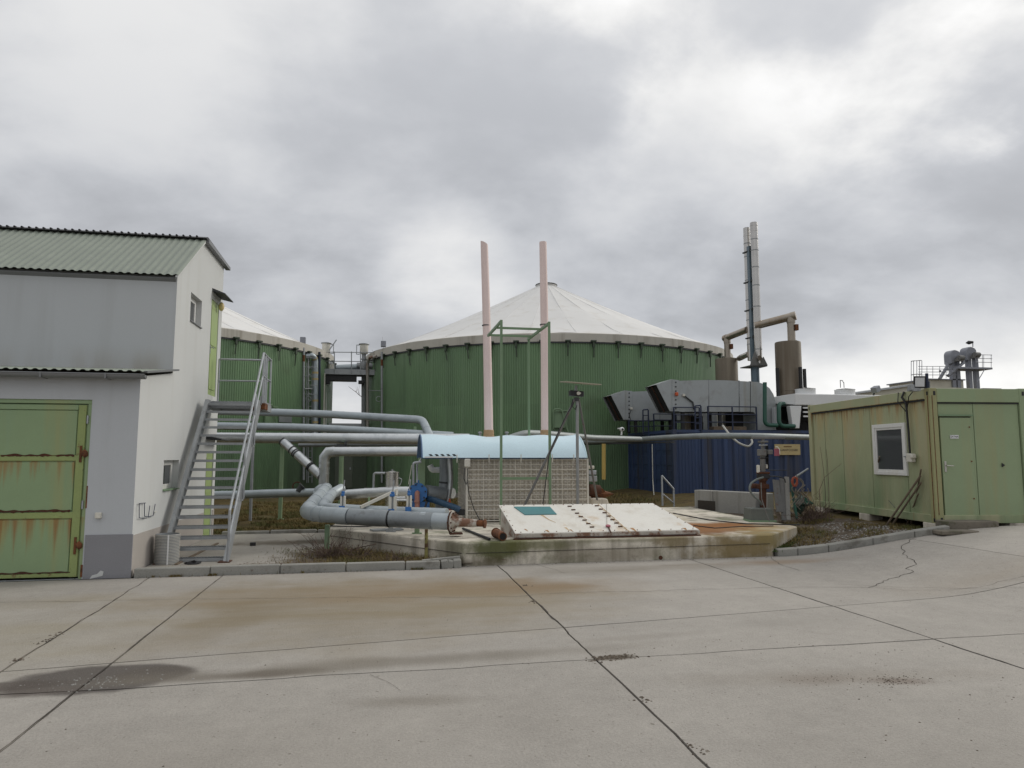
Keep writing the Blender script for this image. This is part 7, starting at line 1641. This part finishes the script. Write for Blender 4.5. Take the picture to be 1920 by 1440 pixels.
def grass(name, area, n, h0, h1, m, zf, lean=.5, w=.006, keep=None):
    mb = MB(); rnd = random.Random(hash(name) % 1000+n)
    for k in range(n):
        for _ in range(20):
            x, y = area(rnd)
            if keep is None or keep(x, y): break
        z = zf(x, y); h = rnd.uniform(h0, h1); a = rnd.uniform(0, 6.28); dx, dy = math.cos(a), math.sin(a); l = h*rnd.uniform(.1, lean*2)
        i = len(mb.v); mb.v += [Vector((x-dy*w, y+dx*w, z)), Vector((x+dy*w, y-dx*w, z)), Vector((x+dx*l*.4+dy*w*.6, y+dy*l*.4-dx*w*.6, z+h*.6)), Vector((x+dx*l*.4-dy*w*.6, y+dy*l*.4+dx*w*.6, z+h*.6)), Vector((x+dx*l, y+dy*l, z+h))]
        mb.f += [(i, i+1, i+2, i+3), (i+3, i+2, i+4)]
    return build(mb, name, m, origin=(0, 0, 0), kind='stuff', recalc=False)
mz = lambda x, y: .05+.035*noise.noise(Vector((x*1.7, y*1.7, 1)))+.02*noise.noise(Vector((x*5, y*5, 2)))-.01
U = lambda r, x0, x1, y0, y1: (r.uniform(x0, x1), r.uniform(y0, y1))
grass('dry_grass', lambda r: U(r, -4.5, .8, YL+.15, 27), 42000, .03, .11, M['grass'], mz, .9, .007, lambda x, y: not (x < -3.4 and y < 16.5) and noise.noise(Vector((x*1.1, y*1.1, 5))) > -.25)
grass('grass_tufts', lambda r: U(r, -3.4, 1.2, 11.37, 11.62), 900, .02, .09, M['grass'], lambda x, y: .03, .8, .004, lambda x, y: noise.noise(Vector((x*2.5, 1, 2))) > .0)
grass('dead_weeds', lambda r: U(r, -.8, 1.2, 11.38, 13.4), 3200, .03, .12, M['grass'], lambda x, y: .04, .9, .004, lambda x, y: y < 11.4+(1.37-x)*1.2)
rz_ = lambda x, y: soil_z(x, y)
grass('dead_weeds', lambda r: U(r, 6.9, 10.5, 11.65, 15.5), 9000, .02, .09, M['grass'], rz_, .9, .005, lambda x, y: y > 11.7+max(0, (x-9.6))*.2-(0) and noise.noise(Vector((x*1.6, y*1.6, 9))) > .02)
grass('moss_strip', lambda r: (lambda s: (6.88+1.2*s+r.gauss(0, .06), 11.72+1.05*s-.12+r.gauss(0, .05)))(r.random()), 2600, .015, .06, mat('green_moss_grass', (.05, .085, .015), .9, var=.3), lambda x, y: gz(x)+.07, .7, .005)
scatter('dead_leaves', lambda: (random.uniform(-2.2, -.7), random.gauss(11.6, .22)), 420, .008, .028, M['twig'], flat=.3, zf=lambda x: .065)
scatter('dead_leaves', lambda: (random.gauss(-1.0, .25), random.uniform(11.4, 13.8)), 420, .008, .028, M['twig'], flat=.3, zf=lambda x: .065)
grass('dead_weeds', lambda r: (r.gauss(-1.0, .35), r.uniform(11.4, 13.6)), 1100, .02, .08, M['grass'], lambda x, y: .06, .9, .004)
grass('kerb_weeds', lambda r: U(r, -3.4, 1.3, 11.19, 11.23), 500, .01, .05, M['grass'], lambda x, y: 0, .8, .004, lambda x, y: noise.noise(Vector((x*4, 1, 8))) > .18)
grass('tank_grass', lambda r: U(r, -2, 9.5, 22, 29.5), 9000, .05, .16, M['grass'], lambda x, y: gz(x)-.05, .8, .01)
def scat2(name, ar, n, r0, r1, m, zf): return scatter(name, ar, n, r0, r1, m, zf=zf)
scatter('gravel', lambda: (random.uniform(7.0, 10.2), random.uniform(11.7, 13.6)), 1500, .006, .028, M['blockconc'], zf=lambda x: soil_z(x, 12)+.015)
scatter('dead_leaves', lambda: (random.uniform(7.0, 10.2), random.uniform(11.7, 14.6)), 900, .01, .035, M['twig'], flat=.25, zf=lambda x: soil_z(x, 12)+.02)
scatter('dead_leaves', lambda: (random.uniform(-.7, 1.1), random.uniform(11.38, 12.4)), 500, .01, .03, M['twig'], flat=.3, zf=lambda x: .05)
scatter('dead_leaves', lambda: (random.uniform(-3.4, 1.3), random.gauss(11.19, .02)), 160, .005, .02, M['twig'], flat=.3)
scatter('dead_leaves', lambda: (random.uniform(1.3, 6.8), random.gauss(11.38, .025)), 130, .005, .018, M['twig'], flat=.3)
